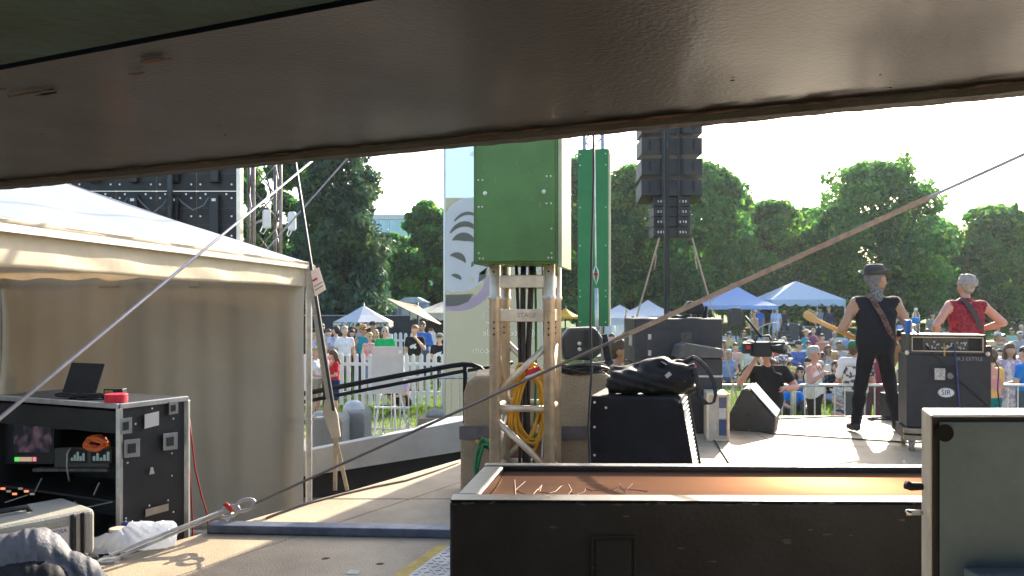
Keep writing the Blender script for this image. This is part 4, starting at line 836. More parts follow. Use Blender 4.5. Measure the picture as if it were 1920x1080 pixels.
sidequad([(271, 804), (298, 797), (298, 771), (271, 777)], .021, .001, 'label_sticker', M_PAPER); sidequad([(273, 969), (316, 957), (316, 944), (273, 955)], .021, .001, 'worn_sticker', mat('worn_sticker', (.35, .28, .2), .7))
sidequad([(279, 890), (289, 888), (286, 876), (282, 876)], .021, .006, 'small_catch', M_STEEL)
m = MB()
for x, y in ((254, 795), (285, 766), (239, 868), (236, 972), (322, 892), (264, 977), (315, 938), (280, 948), (325, 785), (322, 850), (325, 960)): screw(m, sidept(x, y, .0215), ns, .006)
m.build('rivet', M_SCREW, rk)
def fq(x0, y0, x1, y1, off, th, nm, m, par=None, bv=.003):
    q = [frontpt(x, y, off) for x, y in ((x0, y1), (x1, y1), (x1, y0), (x0, y0))]; k = 4
    return MB().add(q+[p+nf*th for p in q], [(3,2,1,0), (4,5,6,7)]+[(i, (i+1) % k, (i+1) % k+k, i+k) for i in range(k)]).build(nm, m, par or rk, bevel=bv)
def screenmat(name, c1, c2, s, st):
    m = mat(name, (.01, .01, .012), .25); N = m.node_tree.nodes; L = m.node_tree.links; b = N['Principled BSDF']
    v = N.new('ShaderNodeTexNoise'); v.inputs['Scale'].default_value = s; v.inputs['Detail'].default_value = 4; L.new(N['Texture Coordinate'].outputs['Object'], v.inputs['Vector'])
    r = N.new('ShaderNodeValToRGB'); r.color_ramp.elements[0].position = .45; r.color_ramp.elements[1].position = .75; r.color_ramp.elements[0].color = lin(c1); r.color_ramp.elements[1].color = lin(c2)
    L.new(v.outputs['Fac'], r.inputs['Fac']); L.new(r.outputs['Color'], b.inputs['Emission Color']); b.inputs['Emission Strength'].default_value = st; return m
u1 = fq(14, 786, 112, 868, -.10, .04, 'monitor', M_RKB); fq(26, 795, 97, 848, -.058, .002, 'screen', screenmat('monitor_image', (.001, .002, .005), (.05, .03, .04), 14, .7), u1, 0)
for x0, x1, c in ((28, 36, (.1, .8, .1)), (36, 60, (.5, .35, .25)), (62, 68, (.9, .25, .3))): fq(x0, 857, x1, 865, -.058, .003, 'tally_light', mat('tally_%d' % x0, (.05, .05, .05), .4, emit=(c, .35)), u1, 0)
fq(-120, 786, 4, 868, -.10, .04, 'monitor', M_RKB)
u2 = fq(116, 792, 218, 803, -.08, .05, 'rack_unit', mat('unit_grey', (.04, .042, .045), .5)); fq(153, 793, 184, 801, -.028, .002, 'display_strip', mat('strip_display', (.18, .17, .14), .4), u2, 0); fq(187, 793, 196, 801, -.028, .002, 'blue_display', mat('blue_display', (.1, .2, .25), .4, emit=((.2, .45, .6), .3)), u2, 0)
u3 = fq(116, 838, 218, 874, -.08, .05, 'scope_unit', mat('unit_grey2', (.05, .047, .044), .5))
for x0, x1 in ((130, 163), (171, 210)):
    s_ = fq(x0, 842, x1, 868, -.028, .002, 'scope_screen', mat('scope_black', (.005, .006, .007), .3), u3, 0); 
    for k in range(5):
        xx = x0+3+k*(x1-x0-6)/5; hh = (6+11*((k*37+x0) % 5)/4); fq(xx, 864-hh, xx+(x1-x0)/8, 864, -.025, .001, 'trace', mat('scope_trace', (.1, .12, .12), .4, emit=((.3, .42, .42), .12)), u3, 0)
fq(75, 876, 215, 882, -.07, .05, 'patch_strip', mat('patch_strip', (.08, .075, .07), .5, 0, .6, 40))
for k in range(6): fq(2+k*11, 914+(k % 3)*5, 10+k*11, 918+(k % 3)*5, .02, .004, 'desk_button', mat('button_%d' % (k % 2), (.2, .15, .12), .4, emit=(((.9, .25, .12), .5), ((.3, .25, .2), .2))[k % 2]), None, 0)
for a_, b_ in (((66, 922), (78, 897)), ((176, 928), (186, 905)), ((122, 949), (142, 941)), ((10, 942), (52, 928)), ((155, 953), (210, 941))): MB().bar(frontpt(*a_, .03), frontpt(*b_, .03), .006).build('fader_rod', M_ALUD, rk)
a_ = frontpt(183, 828, -.05); loops('orange_cable_bundle', 'bundle of orange cable stuffed in the equipment rack', 'cable coil', a_+V(0, 0, -.01), .075, .035, 7, .010, mat('orange_cable', (.7, .13, .02), .5), 21, tilt=Matrix.Rotation(R(-24), 3, 'Z'), jit=.3)
tag(MB().tube([frontpt(132, 840, -.01), frontpt(126, 850, .02), frontpt(125, 875, .03), frontpt(129, 898, .02), frontpt(130, 902, -.03)], .0045, 6).build('grey_lead', mat('lead_grey', (.4, .38, .34), .5), smooth=True), 'pale loose lead hanging in front of the rack scopes', 'cable')
lp = thing('laptop', 'open black laptop on top of the equipment rack', 'laptop', frontpt(75, 745, -.2))
def tp(px, py, d): return W(px, py, d)
q = hit(75, 748, (0, 0, ztop+.005), (0, 0, 1)); c_ = P0+fd*.80+sd_*.2; 
MB().prism([(0, 0), (.30, 0), (.30, .21), (0, .21)], Z(c_, ztop+.014), -fd, sd_, .014).build('base', M_RKB, lp, bevel=.003)
c2_ = c_+sd_*.03; MB().prism([(0, 0), (.30, 0), (.30, .2), (0, .2)], Z(c2_, ztop+.03), -fd, (sd_*.32+V(0, 0, .95)), .008).build('lid', M_RKB, lp, bevel=.002)
tr = thing('tape_roll', 'red roll of gaffer tape at the rack edge', 'tape', Z(P0+fd*.10+sd_*.06, ztop+.024)); tr.matrix_basis = Matrix.Translation(tr.location)
MB().lathe([(.035, 0), (.062, 0), (.063, .002), (.063, .046), (.062, .048), (.035, .048)], n=28).build('roll', mat('red_tape', (.75, .015, .05), .45, 0, .05), tr, local=True)
loops('top_cable_tangle', 'tangled thin leads lying on the equipment rack top', 'cable coil', Z(P0+fd*.42+sd_*.12, ztop+.035), .14, .05, 6, .006, M_CABLE, 31, tilt=FLAT, jit=.4)
ad = thing('power_brick', 'small black adapter with yellow sticker on the rack', 'adapter', Z(P0+fd*.42+sd_*.3, ztop+.024)); MB().box((-.06, -.03, .0), (.06, .03, .045)).build('body', M_RKB, ad, bevel=.005, local=True); MB().box((-.05, -.0315, .01), (.0, -.0305, .035)).build('sticker', mat('sticker_yellow', (.5, .42, .08), .5), ad, local=True)
for k, (pts, lb) in enumerate((([(352, 762), (354, 800), (353, 850), (357, 900), (360, 960), (362, 1010)], 'left red cable hanging beside the rack against the curtain'), ([(353, 770), (360, 830), (366, 880), (378, 930), (388, 962), (392, 1000)], 'right red cable hanging beside the rack against the curtain'))):
    tag(MB().tube([W(x, y, 5.5+.05*k) for x, y in pts]+[V(W(pts[-1][0], 0, 5.5).x, 5.5, -.935)], .006, 6).build('red_cable', M_REDC, smooth=True), lb, 'cable', 'red cables beside the rack')
# support trunk, hard case, jacket
hd_ = V(.63, .78, 0).normalized(); hn = V(.78, -.63, 0)
H0 = V(-2.195, 4.22, 0)
tk = MB().prism([(-1.9, .52), (-1.9, .1), (.0, .1), (.0, .52)], Z(H0, -.938), hd_, -hn, .912).build('storage_chest', M_RKB, bevel=.01); tag(tk, 'black storage chest under the grey hard case at the slab edge', 'chest')
M_HC = mat('grey_hard_plastic', (.36, .34, .28), .55, 0, .12, 6, bump=.2, bs=120)
hc = thing('hard_case', 'ribbed grey hard equipment case with a white name label', 'hard case', Z(H0, -.02))
zc = -.022
MB().prism([(-.66, .40), (-.66, .0), (0, .0), (0, .40)], Z(H0, zc+.065), hd_, -hn, .245).build('shell', M_HC, hc, bevel=.03, seg=3)
MB().prism([(-.67, .41), (-.67, -.012), (.014, -.012), (.014, .41)], Z(H0, zc), hd_, -hn, .06).build('rim', M_RKB, hc, bevel=.01)
for k, s in enumerate((-.065, -.115, -.50, -.57)): MB().bar(Z(H0+hd_*s+hn*.004, zc+.06), Z(H0+hd_*s+hn*.004, zc+.30), .022, .022).build('rib', M_RKB if k < 2 else M_HC, hc, bevel=.004); 
for s in (-.065, -.115): MB().bar(Z(H0+hd_*s+hn*.012, zc+.02), Z(H0+hd_*s+hn*.012, zc+.09), .035, .03).build('latch', M_RKB, hc, bevel=.005)
lbq = Z(H0+hd_*-.215+hn*.003, zc+.18); MB().prism([(-.078, -.065), (.078, -.065), (.078, .065), (-.078, .065)], lbq, hd_, (0,0,1), .002).build('name_label', mat('label_white', (.62, .58, .58), .6, 0, .04), hc)
text('PROMOSA', .030, mat('label_ink', (.12, .1, .12), .7), 'lettering', lbq+hn*.003+V(0, 0, .045), hd_, (0,0,1), hc, .0003)
for k in range(3): MB().bar(lbq+hn*.0025-hd_*.05+V(0, 0, .012-.025*k), lbq+hn*.0025+hd_*(.03+.01*k)+V(0, 0, .012-.025*k), .001, .006).build('label_line', mat('label_ink', (.12, .1, .12)), hc)
MB().tube([Z(H0+hd_*-.42-hn*.2, zc+.30), Z(H0+hd_*-.40-hn*.2, zc+.335), Z(H0+hd_*-.26-hn*.2, zc+.335), Z(H0+hd_*-.24-hn*.2, zc+.30)], .014, 8).build('carry_handle', M_RKB, hc, smooth=True)
jk = thing('quilted_jacket', 'crumpled grey quilted jacket heaped at the lower left corner', 'jacket', W(90, 1080, 3.45))
jp = [(BP(-40, 1056, 3.5), BP(60, 1046, 3.5), .10, .11, .06, 'g'), (BP(60, 1044, 3.5), BP(150, 1081, 3.5), .09, .07, .06, 'g'), (BP(150, 1081, 3.5), BP(200, 1118, 3.48), .075, .045, .05, 'g'), (BP(-60, 1106, 3.45), BP(200, 1126, 3.45), .12, .08, .06, 'g'), (BP(20, 1088, 3.36), BP(90, 1084, 3.36), .05, .045, .03, 'k'), (BP(60, 1101, 3.33), BP(140, 1111, 3.33), .05, .04, .03, 'k'), (BP(-20, 1101, 3.33), BP(30, 1101, 3.33), .05, .05, .03, 'k')]
def quilt(P, d):
    u = P[:, 0]*.8+P[:, 2]*.5+P[:, 1]*.2; v = P[:, 1]*.7-P[:, 2]+.2*P[:, 0]
    return d-.007*np.abs(np.sin(u*62+1.2*np.sin(v*14)))**.6+.0025*np.sin(v*95+6*np.sin(u*31))+.007*np.sin(v*15+3*u)
me = blob_mesh('body', jp, {'g': mat('grey_quilted_nylon', (.10, .10, .112), .62, 0, .3, 5, bump=.25, bs=60), 'k': M_BAG}, .0065, quilt); place('body', me, jk)
tk2 = MB().box((-2.95, 2.9, -.938), (-2.02, 3.75, W(100, 1120, 3.4).z)).build('storage_chest', M_RKB, bevel=.01); tag(tk2, 'black storage chest hidden under the quilted jacket at the lower left', 'chest')
# plastic bag, cup, can
pb = thing('plastic_bag', 'crumpled white plastic bag on the slab edge', 'plastic bag', floor(250, 1042))
pp = [(BP(182, 1026, 4.40), BP(222, 1016, 4.42), .06, .065, .04, 'p'), (BP(225, 1030, 4.42), BP(305, 1008, 4.5), .04, .075, .05, 'p'), (BP(255, 1000, 4.5), BP(320, 990, 4.55), .07, .035, .05, 'p'), (BP(175, 1040, 4.36), BP(310, 1025, 4.5), .03, .035, .03, 'p')]
def crum(P, d):
    x, y, z_2 = P[:, 0], P[:, 1], P[:, 2]; f1 = np.abs(np.sin(38*x+27*z_2+3*np.sin(24*y))); f2 = np.abs(np.sin(61*z_2-44*x+2.5*np.sin(33*x))); f3 = np.abs(np.sin(83*y+57*x+2*np.sin(41*z_2)))
    return np.maximum(d+.007*f1+.004*f2+.002*f3-.005, -(z_2-.003))
me = blob_mesh('film', pp, {'p': mat('white_film', (.80, .83, .88), .14, 0, .04, 8, bump=.1, bs=40, trans=.62)}, .006, crum); place('film', me, pb)
cu = thing('paper_cup', 'pale paper cup with lid next to the plastic bag', 'cup', floor(216, 1034)+V(-.01, .05, .0)); MB().lathe([(.032, 0), (.034, .003), (.044, .10), (.047, .105), (.047, .112), (.043, .116)], n=20).build('cup', mat('kraft_cup', (.62, .44, .36), .6, 0, .05), cu, smooth=False, local=True)
cn = thing('drink_can', 'blue drink can standing behind the plastic bag', 'can', floor(240, 1016)); MB().lathe([(.026, 0), (.033, .008), (.033, .10), (.027, .118)], n=20).build('body', mat('blue_can', (.03, .06, .35), .3, .6), cn, smooth=True, local=True); MB().lathe([(.027, .1185), (.028, .121), (.024, .1205)], n=20).build('lid', M_CHROME, cn, smooth=True, local=True)
# steel channel, tread plate, rope on the slab
ch = thing('steel_channel', 'dark blue grey steel channel lying across the slab', 'steel channel', floor(600, 1005))
A, Bq = floor(388, 1002), floor(1000, 1014); MB().bar(A+V(0, .06, .028), Bq+V(0, .06, .028), .11, .05).build('channel', mat('blue_grey_steel', (.10, .12, .17), .45, .3, .25, 9, bump=.1), ch, bevel=.006)
c_ = floor(750, 1004); q_ = (Bq-A).normalized(); MB().bar(c_-q_*.028+V(0, .0035, .03), c_+q_*.028+V(0, .0035, .03), .002, .036).build('paper_label', M_PAPER, ch); MB().bar(c_-q_*.018+V(0, .002, .03), c_+q_*.01+V(0, .002, .03), .001, .018).build('label_print', mat('label_ink', (.12, .1, .12)), ch)
tpl = thing('tread_plate', 'grey checkered tread plate with a yellow edge on the slab', 'tread plate', (-.1, 3.9, 0))
e0, e1_ = floor(772, 1080), floor(842, 1028); dd_ = (e1_-e0).normalized(); e0 = e0-dd_*.9; pr = V(dd_.y, -dd_.x, 0); Lp = (e1_-e0).length
MB().prism([(0, .0), (Lp, 0), (Lp, -1.0), (0, -1.0)][::-1], Z(e0, .004), dd_, -pr, .012).build('plate', mat('plate_steel', (.16, .17, .19), .4, .6, .2), tpl); MB().prism([(0, .07), (Lp, .07), (Lp, .003), (0, .003)][::-1], Z(e0, .002), dd_, -pr, .012).build('yellow_edge', mat('worn_yellow_paint', (.50, .33, .06), .7, 0, .25, 14), tpl)
m = MB()
for i in range(30):
    for j in range(24):
        c_ = Z(e0+dd_*(.03+i*.045)+pr*(.03+j*.04), .0165); a_ = (dd_+pr if (i+j) % 2 else dd_-pr).normalized()*.014; 
        if (c_-Z(e0, c_.z)).dot(dd_) < Lp-.02: m.bar(c_-a_, c_+a_, .007, .003)
o = m.build('tread_lug', mat('plate_steel', (.16, .17, .19)), tpl); o['kind'] = 'stuff'
tag(MB().tube([floor(x, y)+V(0, 0, .009) for x, y in ((500, 974), (560, 950), (640, 929), (700, 915), (760, 903), (815, 885), (860, 868))], .008, 6).build('slab_rope', mat('grey_rope', (.22, .18, .15), .8), smooth=True), 'thin dark rope lying along the slab edge', 'rope')

q = floor(662, 1074); tag(MB().prism([(-.035, -.02), (.03, -.025), (.04, .015), (-.02, .025)], (q.x, q.y, .003), (1,0,0), (0,1,.08), .002).build('paper_scrap', M_PAPER), 'white paper scrap on the slab near the bottom edge', 'paper scrap')
for k, (px, py, lb) in enumerate(((712, 1058, 'dark dry leaf on the shaded slab'), (610, 1048, 'curled brown leaf on the sunlit slab'))):
    q = floor(px, py); tag(MB().prism([(-.022, 0), (-.006, .010), (.014, .006), (.024, 0), (.010, -.008), (-.01, -.009)], (q.x, q.y, .002), (1, .2*k, .05), (0, 1, .25), .0015).build('fallen_leaf', mat('dry_leaf', (.10, .06, .03), .8, 0, .3, 40)), lb, 'leaf', 'fallen leaves on the slab')
# ------------------------------------------------------------------ fences and barricades
def barricade(label, x0, y, w_, rz=0, h=1.08, z=None):
    z = gz(x0+w_/2, y) if z is None else z
    t = thing('crowd_barrier', label, 'barrier', (x0+w_/2, y, z), rz, 'steel crowd barriers'); a = w_/2; r = .12
    pts = [(-a, 0, .2), (-a, 0, h-r)]+[(-a+r-r*math.cos(k*.393), 0, h-r+r*math.sin(k*.393)) for k in range(1, 5)]+[(a-r+r*math.sin(k*.393), 0, h-r+r*math.cos(k*.393)) for k in range(0, 4)]+[(a, 0, h-r), (a, 0, .2)]
    MB().tube(pts, .024, 8).build('frame', M_STEEL, t, smooth=True, local=True); MB().tube([(-a, 0, .2), (a, 0, .2)], .019, 8).build('bottom_rail', M_STEEL, t, smooth=True, local=True)
    bm = MB().tube([(0, 0, .2), (0, 0, h)], .0115, 6).mesh('bar', M_STEEL)
    n = int(w_/.145)
    for k in range(1, n): o = place('bar', bm, t, local=True); o.location.x = -a+w_*k/n; o.scale.z = 1
    for s in (-1, 1):
        MB().tube([(s*(a-.3), -.28, .012), (s*(a-.3), -.2, .03), (s*(a-.3), 0, .19), (s*(a-.3), .2, .03), (s*(a-.3), .28, .012)], .016, 6).build('foot', M_STEEL, t, smooth=True, local=True)
barricade('steel crowd barrier left of the one before the woman in white', 2.17, 12.4, 2.17); barricade('steel crowd barrier in front of the woman in the white top', 4.39, 12.42, 2.17); barricade('steel crowd barrier behind the legs of the guitarist and bass stack', 6.6, 12.4, 2.17)
barricade('steel crowd barrier at the right edge of the view', 8.82, 12.45, 2.17); barricade('steel crowd barrier behind the white easel', (686-960)/F*13.7, 13.7, 2.2, z=-.945)
def picket_fence(label, X0, X1, y, h, z, wp, gap, m=M_WHITE, rz=0):
    t = thing('picket_fence', label, 'fence', (X0, y, z), rz)
    pm = MB().prism([(-wp/2, .03), (wp/2, .03), (wp/2, h-wp*.55), (wp*.32, h-wp*.18), (0, h), (-wp*.32, h-wp*.18), (-wp/2, h-wp*.55)], (0, 0, 0), (1,0,0), (0,0,1), .018).mesh('picket', m)
    n = int((X1-X0)/(wp+gap))
    for k in range(n+1):
        o = place('picket', pm, t, local=True); o.location = (k*(wp+gap), 0, .008*((k*7) % 3-1)); o.rotation_euler.y = R(.5*((k*5) % 3-1))
    for zz in (.28, h-.28): MB().box((-.05, .001, zz), (X1-X0+.05, .035, zz+.07)).build('rail', m, t, local=True)
    for k in range(int((X1-X0)/2.2)+1): MB().box((k*2.2, .036, 0), (k*2.2+.08, .11, h-.05)).build('post', m, t, local=True)
picket_fence('white picket fence in front of the standing onlookers', -4.75, -.9, 18.4, 1.22, -.95, .088, .078)
picket_fence('farther white picket fence behind the man in green', -3.75, -1.9, 24.5, 1.5, -.94, .10, .07)
picket_fence('white picket fence between green column and subwoofers', 2.85, 4.6, 22.5, 1.75, gz(3, 22.5), .075, .05)
sf = thing('screened_fence', 'dark mesh screened fence behind the onlookers', 'fence', (-7, 29, -.95))
M_MESH = mat('dark_mesh', (.03, .035, .045), .8, 0, .2, 2)
for k in range(5): MB().box((-9.2+k*1.95, 29, -.85), (-9.2+k*1.95+1.9, 29.02, 1.02-.01*(k % 2))).build('mesh_panel', M_MESH, sf)
for k in range(6): MB().tube([(-9.22+k*1.95, 28.97, -.95), (-9.22+k*1.95, 28.97, 1.12)], .03, 8).build('post', M_STEEL, sf)
MB().tube([(-9.2, 28.96, 1.03), (.6, 28.96, 1.03)], .02, 6).build('top_rail', M_STEEL, sf)
bo = thing('portable_cabin', 'grey portable cabin behind the screened fence', 'cabin', (-4.75, 33, -.95))
MB().box((-5.6, 33, -.95), (-4.75, 34.5, 1.5)).build('side_unit', mat('cabin_grey', (.28, .30, .33), .6), bo, bevel=.03); MB().box((-4.72, 33, -.95), (-3.55, 34.5, 1.52)).build('unit', mat('cabin_blue', (.25, .33, .42), .6), bo, bevel=.03); MB().prism([(-4.78, 1.52), (-3.5, 1.52), (-3.9, 1.74), (-4.4, 1.74)], (0, 34.5, 0), (1,0,0), (0,0,1), 1.55).build('roof', mat('cabin_roof', (.5, .55, .6), .5), bo)
MB().box((-4.55, 32.98, .95), (-4.25, 32.995, 1.25)).build('notice', M_PAPER, bo); MB().box((-4.74, 32.97, -.9), (-4.68, 32.999, 1.5)).build('corner_post', M_ALUD, bo)

# ------------------------------------------------------------------ tents and umbrellas in the background
def popup(name, label, cx, y, w_, ze_, zp_, m, val=.22, scallop=0, legs=True, walls=None, dep=None, concave=.12, rz=0):
    z0 = gz(cx, y); t = thing(name, label, 'tent', (cx, y, z0), rz, None); a = w_/2; b = (dep or w_)/2; ze_ -= z0; zp_ -= z0
    cs_ = [(-a, -b), (a, -b), (a, b), (-a, b)]
    for i in range(4):
        p, q = V(*cs_[i], ze_), V(*cs_[(i+1) % 4], ze_); top_ = V(0, 0, zp_)
        mb = MB(); mb.sheet(8, 8, lambda u, v: (lambda e: V(e.x+(top_.x-e.x)*v, e.y+(top_.y-e.y)*v, e.z+(zp_-e.z)*v-concave*math.sin(math.pi*v)*.8))(p.lerp(q, u))); mb.build('roof_panel', m, t, smooth=True, local=True)
        nsc = int((q-p).length/.55) if scallop else 8
        def vf(u, v):
            e = p.lerp(q, u); s = (scallop*abs(math.sin(math.pi*u*nsc)) if scallop else 0); return V(e.x, e.y, e.z+.01-(val-scallop+s)*v)
        mb = MB(); mb.sheet(nsc*6, 1, vf); mb.build('valance', m, t, local=True)
    if legs:
        for x, yy in cs_: MB().bar((x*.98, yy*.98, 0), (x*.98, yy*.98, ze_), .06).build('leg', M_ALUD, t, local=True)
    if walls:
        for i in walls:
            p, q = cs_[i], cs_[(i+1) % 4]; mb = MB(); mb.sheet(20, 2, lambda u, v: V(p[0]+(q[0]-p[0])*u, p[1]+(q[1]-p[1])*u+.03*math.sin(40*u), .02+(ze_-.02)*v)); mb.build('wall_panel', m, t, smooth=True, local=True)
    return t
M_T1 = mat('blue_canopy', (.38, .52, .84), .6, 0, .05, trans=.4, tcol=(.32, .48, .85)); M_T2 = mat('pale_blue_canopy', (.55, .68, .82), .6, 0, .05, trans=.35, tcol=(.45, .62, .85)); M_T3 = mat('white_canopy', (.68, .72, .78), .6, 0, .05, trans=.3)
popup('popup_tent', 'blue pop up canopy with plain valance across the lawn', (1373-960)/F*40, 40, 3.45, W(0, 573, 40).z, W(0, 531, 40).z, M_T1, .2)
popup('frame_tent', 'pale blue frame tent with scalloped valance right of the pop up canopy', (1500-960)/F*42, 42.6, 3.75, W(0, 562, 42).z, W(0, 526, 42).z, M_T2, .36, .17, concave=0)
popup('walled_tent', 'white walled tent behind the left end of the subwoofer stack', (1168-960)/F*33, 34, 2.6, W(0, 596, 33).z, W(0, 571, 33).z, M_T3, .1, walls=(0, 1, 3)); popup('walled_tent', 'white walled tent with tall peak right of its neighbour', (1222-960)/F*36, 37, 2.7, W(0, 592, 36).z, W(0, 562, 36).z, M_T3, .1, walls=(0, 1, 3))
def parasol(name, label, px, py, d, r, rise, m, n, tilt, val, zbase, mval=None):
    c = W(px, py, d); t = thing(name, label, 'parasol', (c.x, d, zbase)); Mx = Matrix.Translation(c) @ Matrix.Rotation(R(tilt[0]), 4, 'X') @ Matrix.Rotation(R(tilt[1]), 4, 'Y')
    rim = [Mx @ V(r*math.cos(6.2832*(k+.5)/n), r*math.sin(6.2832*(k+.5)/n), -rise) for k in range(n)]; tp_ = Mx @ V(0, 0, 0)
    for k in range(n):
        a_, b_ = rim[k], rim[(k+1) % n]; MB().add([a_, b_, tp_, a_.lerp(tp_, .5)-V(0, 0, .02), b_.lerp(tp_, .5)-V(0, 0, .02)], [(0, 1, 4, 3), (3, 4, 2)]).build('canopy_panel', m, t, solid=.006)
        if val: MB().add([a_+V(0,0,.01), b_+V(0,0,.01), b_-V(0, 0, val), a_.lerp(b_, .75)-V(0, 0, val*.6), a_.lerp(b_, .5)-V(0, 0, val), a_.lerp(b_, .25)-V(0, 0, val*.6), a_-V(0, 0, val)], [(0, 1, 2, 3, 4, 5, 6)]).build('valance', mval or m, t, solid=.006)
        MB().bar(a_.lerp(tp_, .02)-V(0, 0, .02), tp_-V(0, 0, .04), .02).build('rib', M_DKMET, t)
    MB().tube([tp_+V(0, 0, .08), tp_.lerp(V(c.x, d, zbase), .2), V(c.x+(tp_.x-c.x), d, zbase)], .025, 8).build('pole', M_DKMET, t, smooth=True)
parasol('market_parasol', 'white market parasol with patterned valance above the onlookers', 682, 573, 25.5, 1.0, .52, M_T3, 6, (0, 0), .2, -.95, mat('patterned_valance', (.55, .55, .50), .7, 0, col2=(.12, .13, .13), vs=14, edge=(.48, .52)))
M_TAN = mat('tan_parasol', (.36, .27, .19), .75, 0, .06, trans=.3)
parasol('tan_parasol', 'tan parasol tilted over the man in blue', 783, 572, 25.0, .98, .22, M_TAN, 8, (0, 26), 0, -.95); parasol('cream_parasol', 'cream fringed parasol behind the tilted tan one', 832, 565, 28, 1.2, .4, mat('cream_parasol', (.60, .58, .48), .75, trans=.3), 8, (0, 0), .26, -.95)
parasol('yellow_parasol', 'small yellow parasol between the tower and the green column', 1060, 578, 27, .52, .28, mat('yellow_parasol', (.75, .45, .04), .7, 0, .05, trans=.35), 8, (0, 0), .08, gz(1.8, 27))

# ------------------------------------------------------------------ easel, blocks, far stage
es = thing('easel', 'white wooden easel standing on the pavement', 'easel', (W(728, 822, 13.1).x, 13.1, -.945))
for a_, b_ in (((727, 660), (697, 830)), ((733, 660), (772, 830)), ((738, 690), (738, 826))):
    p, q = W(a_[0], a_[1], 13.1), W(b_[0], 0, 13.1); q.z = -.945
    if a_[0] == 738: q.y += .25; 
    MB().bar(p, q, .03, .02, up=(0, 1, 0)).build('leg', M_WHITE, es)
MB().bar(W(702, 764, 13.08), W(768, 764, 13.08), .05, .025).build('ledge', M_WHITE, es)
pbd = thing('poster_board', 'pale poster board facing away on the white easel', 'poster board', W(727, 738, 13.0))
a_, b_ = W(697, 738, 13.02), W(756, 650, 13.02); MB().box((a_.x, 13.02, a_.z), (b_.x, 13.05, b_.z)).build('board', mat('board_cream', (.62, .57, .52), .7, 0, .05), pbd)
MB().box((a_.x+.004, 13.012, W(0, 672, 13).z), (b_.x-.004, 13.019, b_.z-.004)).build('top_panel', mat('board_pink', (.66, .55, .50), .7, 0, .08, 4), pbd)
for px, py in ((750, 660),): MB().lathe([(.03, 0), (.03, .002)], Matrix.Translation(W(px, py, 13.011)) @ V(0, -1, 0).to_track_quat('Z', 'Y').to_matrix().to_4x4(), 14).build('round_mark', M_WHITE, pbd)
def cblock(name, label, x0, x1, y, z1, dep=.6): 
    t = thing(name, label, 'concrete block', ((x0+x1)/2, y, -.945)); MB().prism([(x0, -.945), (x1, -.945), (x1, z1-.07), (x1-.03, z1), (x0+.03, z1), (x0, z1-.07)], (0, y+dep, 0), (1,0,0), (0,0,1), dep).build('body', M_GREY, t, bevel=.03); return t
cblock('concrete_block', 'pale concrete barrier block right behind the ramp', (584-960)/F*11.2, (641-960)/F*11.2, 11.2, W(0, 783, 11.2).z)
cblock('concrete_block', 'smaller concrete barrier block beside the tan sling', (644-960)/F*11.8, (684-960)/F*11.8, 11.8, W(0, 772, 11.8).z)
for k, (px, py, d, rx, rz_, lb) in enumerate(((606, 783, 11.5, .16, .10, 'grey domed cover on the pale concrete block'), (664, 772, 12.1, .17, .17, 'clear rounded plastic cover on the smaller block'))):
    c = W(px, py, d); tag(MB().lathe([(rx, 0), (rx*.97, rz_*.4), (rx*.75, rz_*.8), (rx*.4, rz_*.98), (.01, rz_)], Matrix.Translation(c), 18).build('domed_cover', mat('cover_grey_%d' % k, (.33+.2*k,)*3, .35), smooth=True), lb, 'cover')
wb_ = thing('wooden_box', 'low wooden box behind the ramp landing', 'box', W(812, 800, 12.5)); c = W(812, 812, 12.6); MB().box((c.x-.24, 12.6, -.94), (c.x+.25, 13.1, W(0, 785, 12.6).z)).build('body', mat('box_wood', (.30, .22, .14), .7, 0, .2), wb_, bevel=.01)
MB().lathe([(.16, 0), (.15, .08), (.08, .12), (.01, .13)], Matrix.Translation((c.x+.02, 12.85, W(0, 785, 12.6).z)), 14).build('lid_dome', M_GREY, wb_, smooth=True)
fs = thing('low_stage', 'low far stage deck with pale front edge under the tents', 'stage', (14, 40, gz(14, 40)))
z_ = W(0, 640, 38).z; MB().box(((1340-960)/F*38, 38, z_-.12), ((1650-960)/F*38, 45, z_)).build('deck', mat('deck_edge', (.55, .56, .54), .6), fs); MB().box(((1342-960)/F*38, 38.1, gz(13, 38)-.2), ((1648-960)/F*38, 44.9, z_-.121)).build('skirt', M_BLACKM, fs)
for k, (px, w_, t_, d, lb) in enumerate(((1488, 20, 607, 38.9, 'black flight case leftmost on the far stage'), (1519, 24, 612, 38.8, 'black flight case in the middle of the far stage'), (1549, 22, 611, 38.8, 'black flight case rightmost on the far stage'))):
    a_, b_ = W(px-w_/2, 639, d), W(px+w_/2, t_, d); t = thing('flight_case', lb, 'flight case', ((a_.x+b_.x)/2, d, z_), 0, 'flight cases on the far stage'); MB().box((a_.x, d, z_+.001), (b_.x, d+.6, b_.z)).build('body', mat('case_blue_black', (.03, .035, .045), .5), t, bevel=.02)
    m = MB()
    for x in (a_.x, b_.x):
        for z in (z_+.05, b_.z-.05): m.lathe([(.06, 0), (.05, .03), (.01, .04)], Matrix.Translation((x, d, z)) @ V(0, -1, 0).to_track_quat('Z', 'Y').to_matrix().to_4x4(), 8)
    m.build('ball_corner', M_CHROME, t, smooth=True)
rl = thing('stage_railing', 'curved grey pipe railing at the far stage steps', 'railing', W(1440, 640, 37.5)); MB().tube([W(1418, 640, 37.5), W(1419, 622, 37.5), W(1425, 613, 37.5), W(1440, 607, 37.5), W(1456, 604, 37.5), W(1456, 640, 37.5)], .03, 8).build('rail', M_STEEL, rl, smooth=True)
for k in range(2): MB().tube([W(1430+k*12, 610-k*3, 37.5), W(1430+k*12, 640, 37.5)], .02, 6).build('post', M_STEEL, rl)
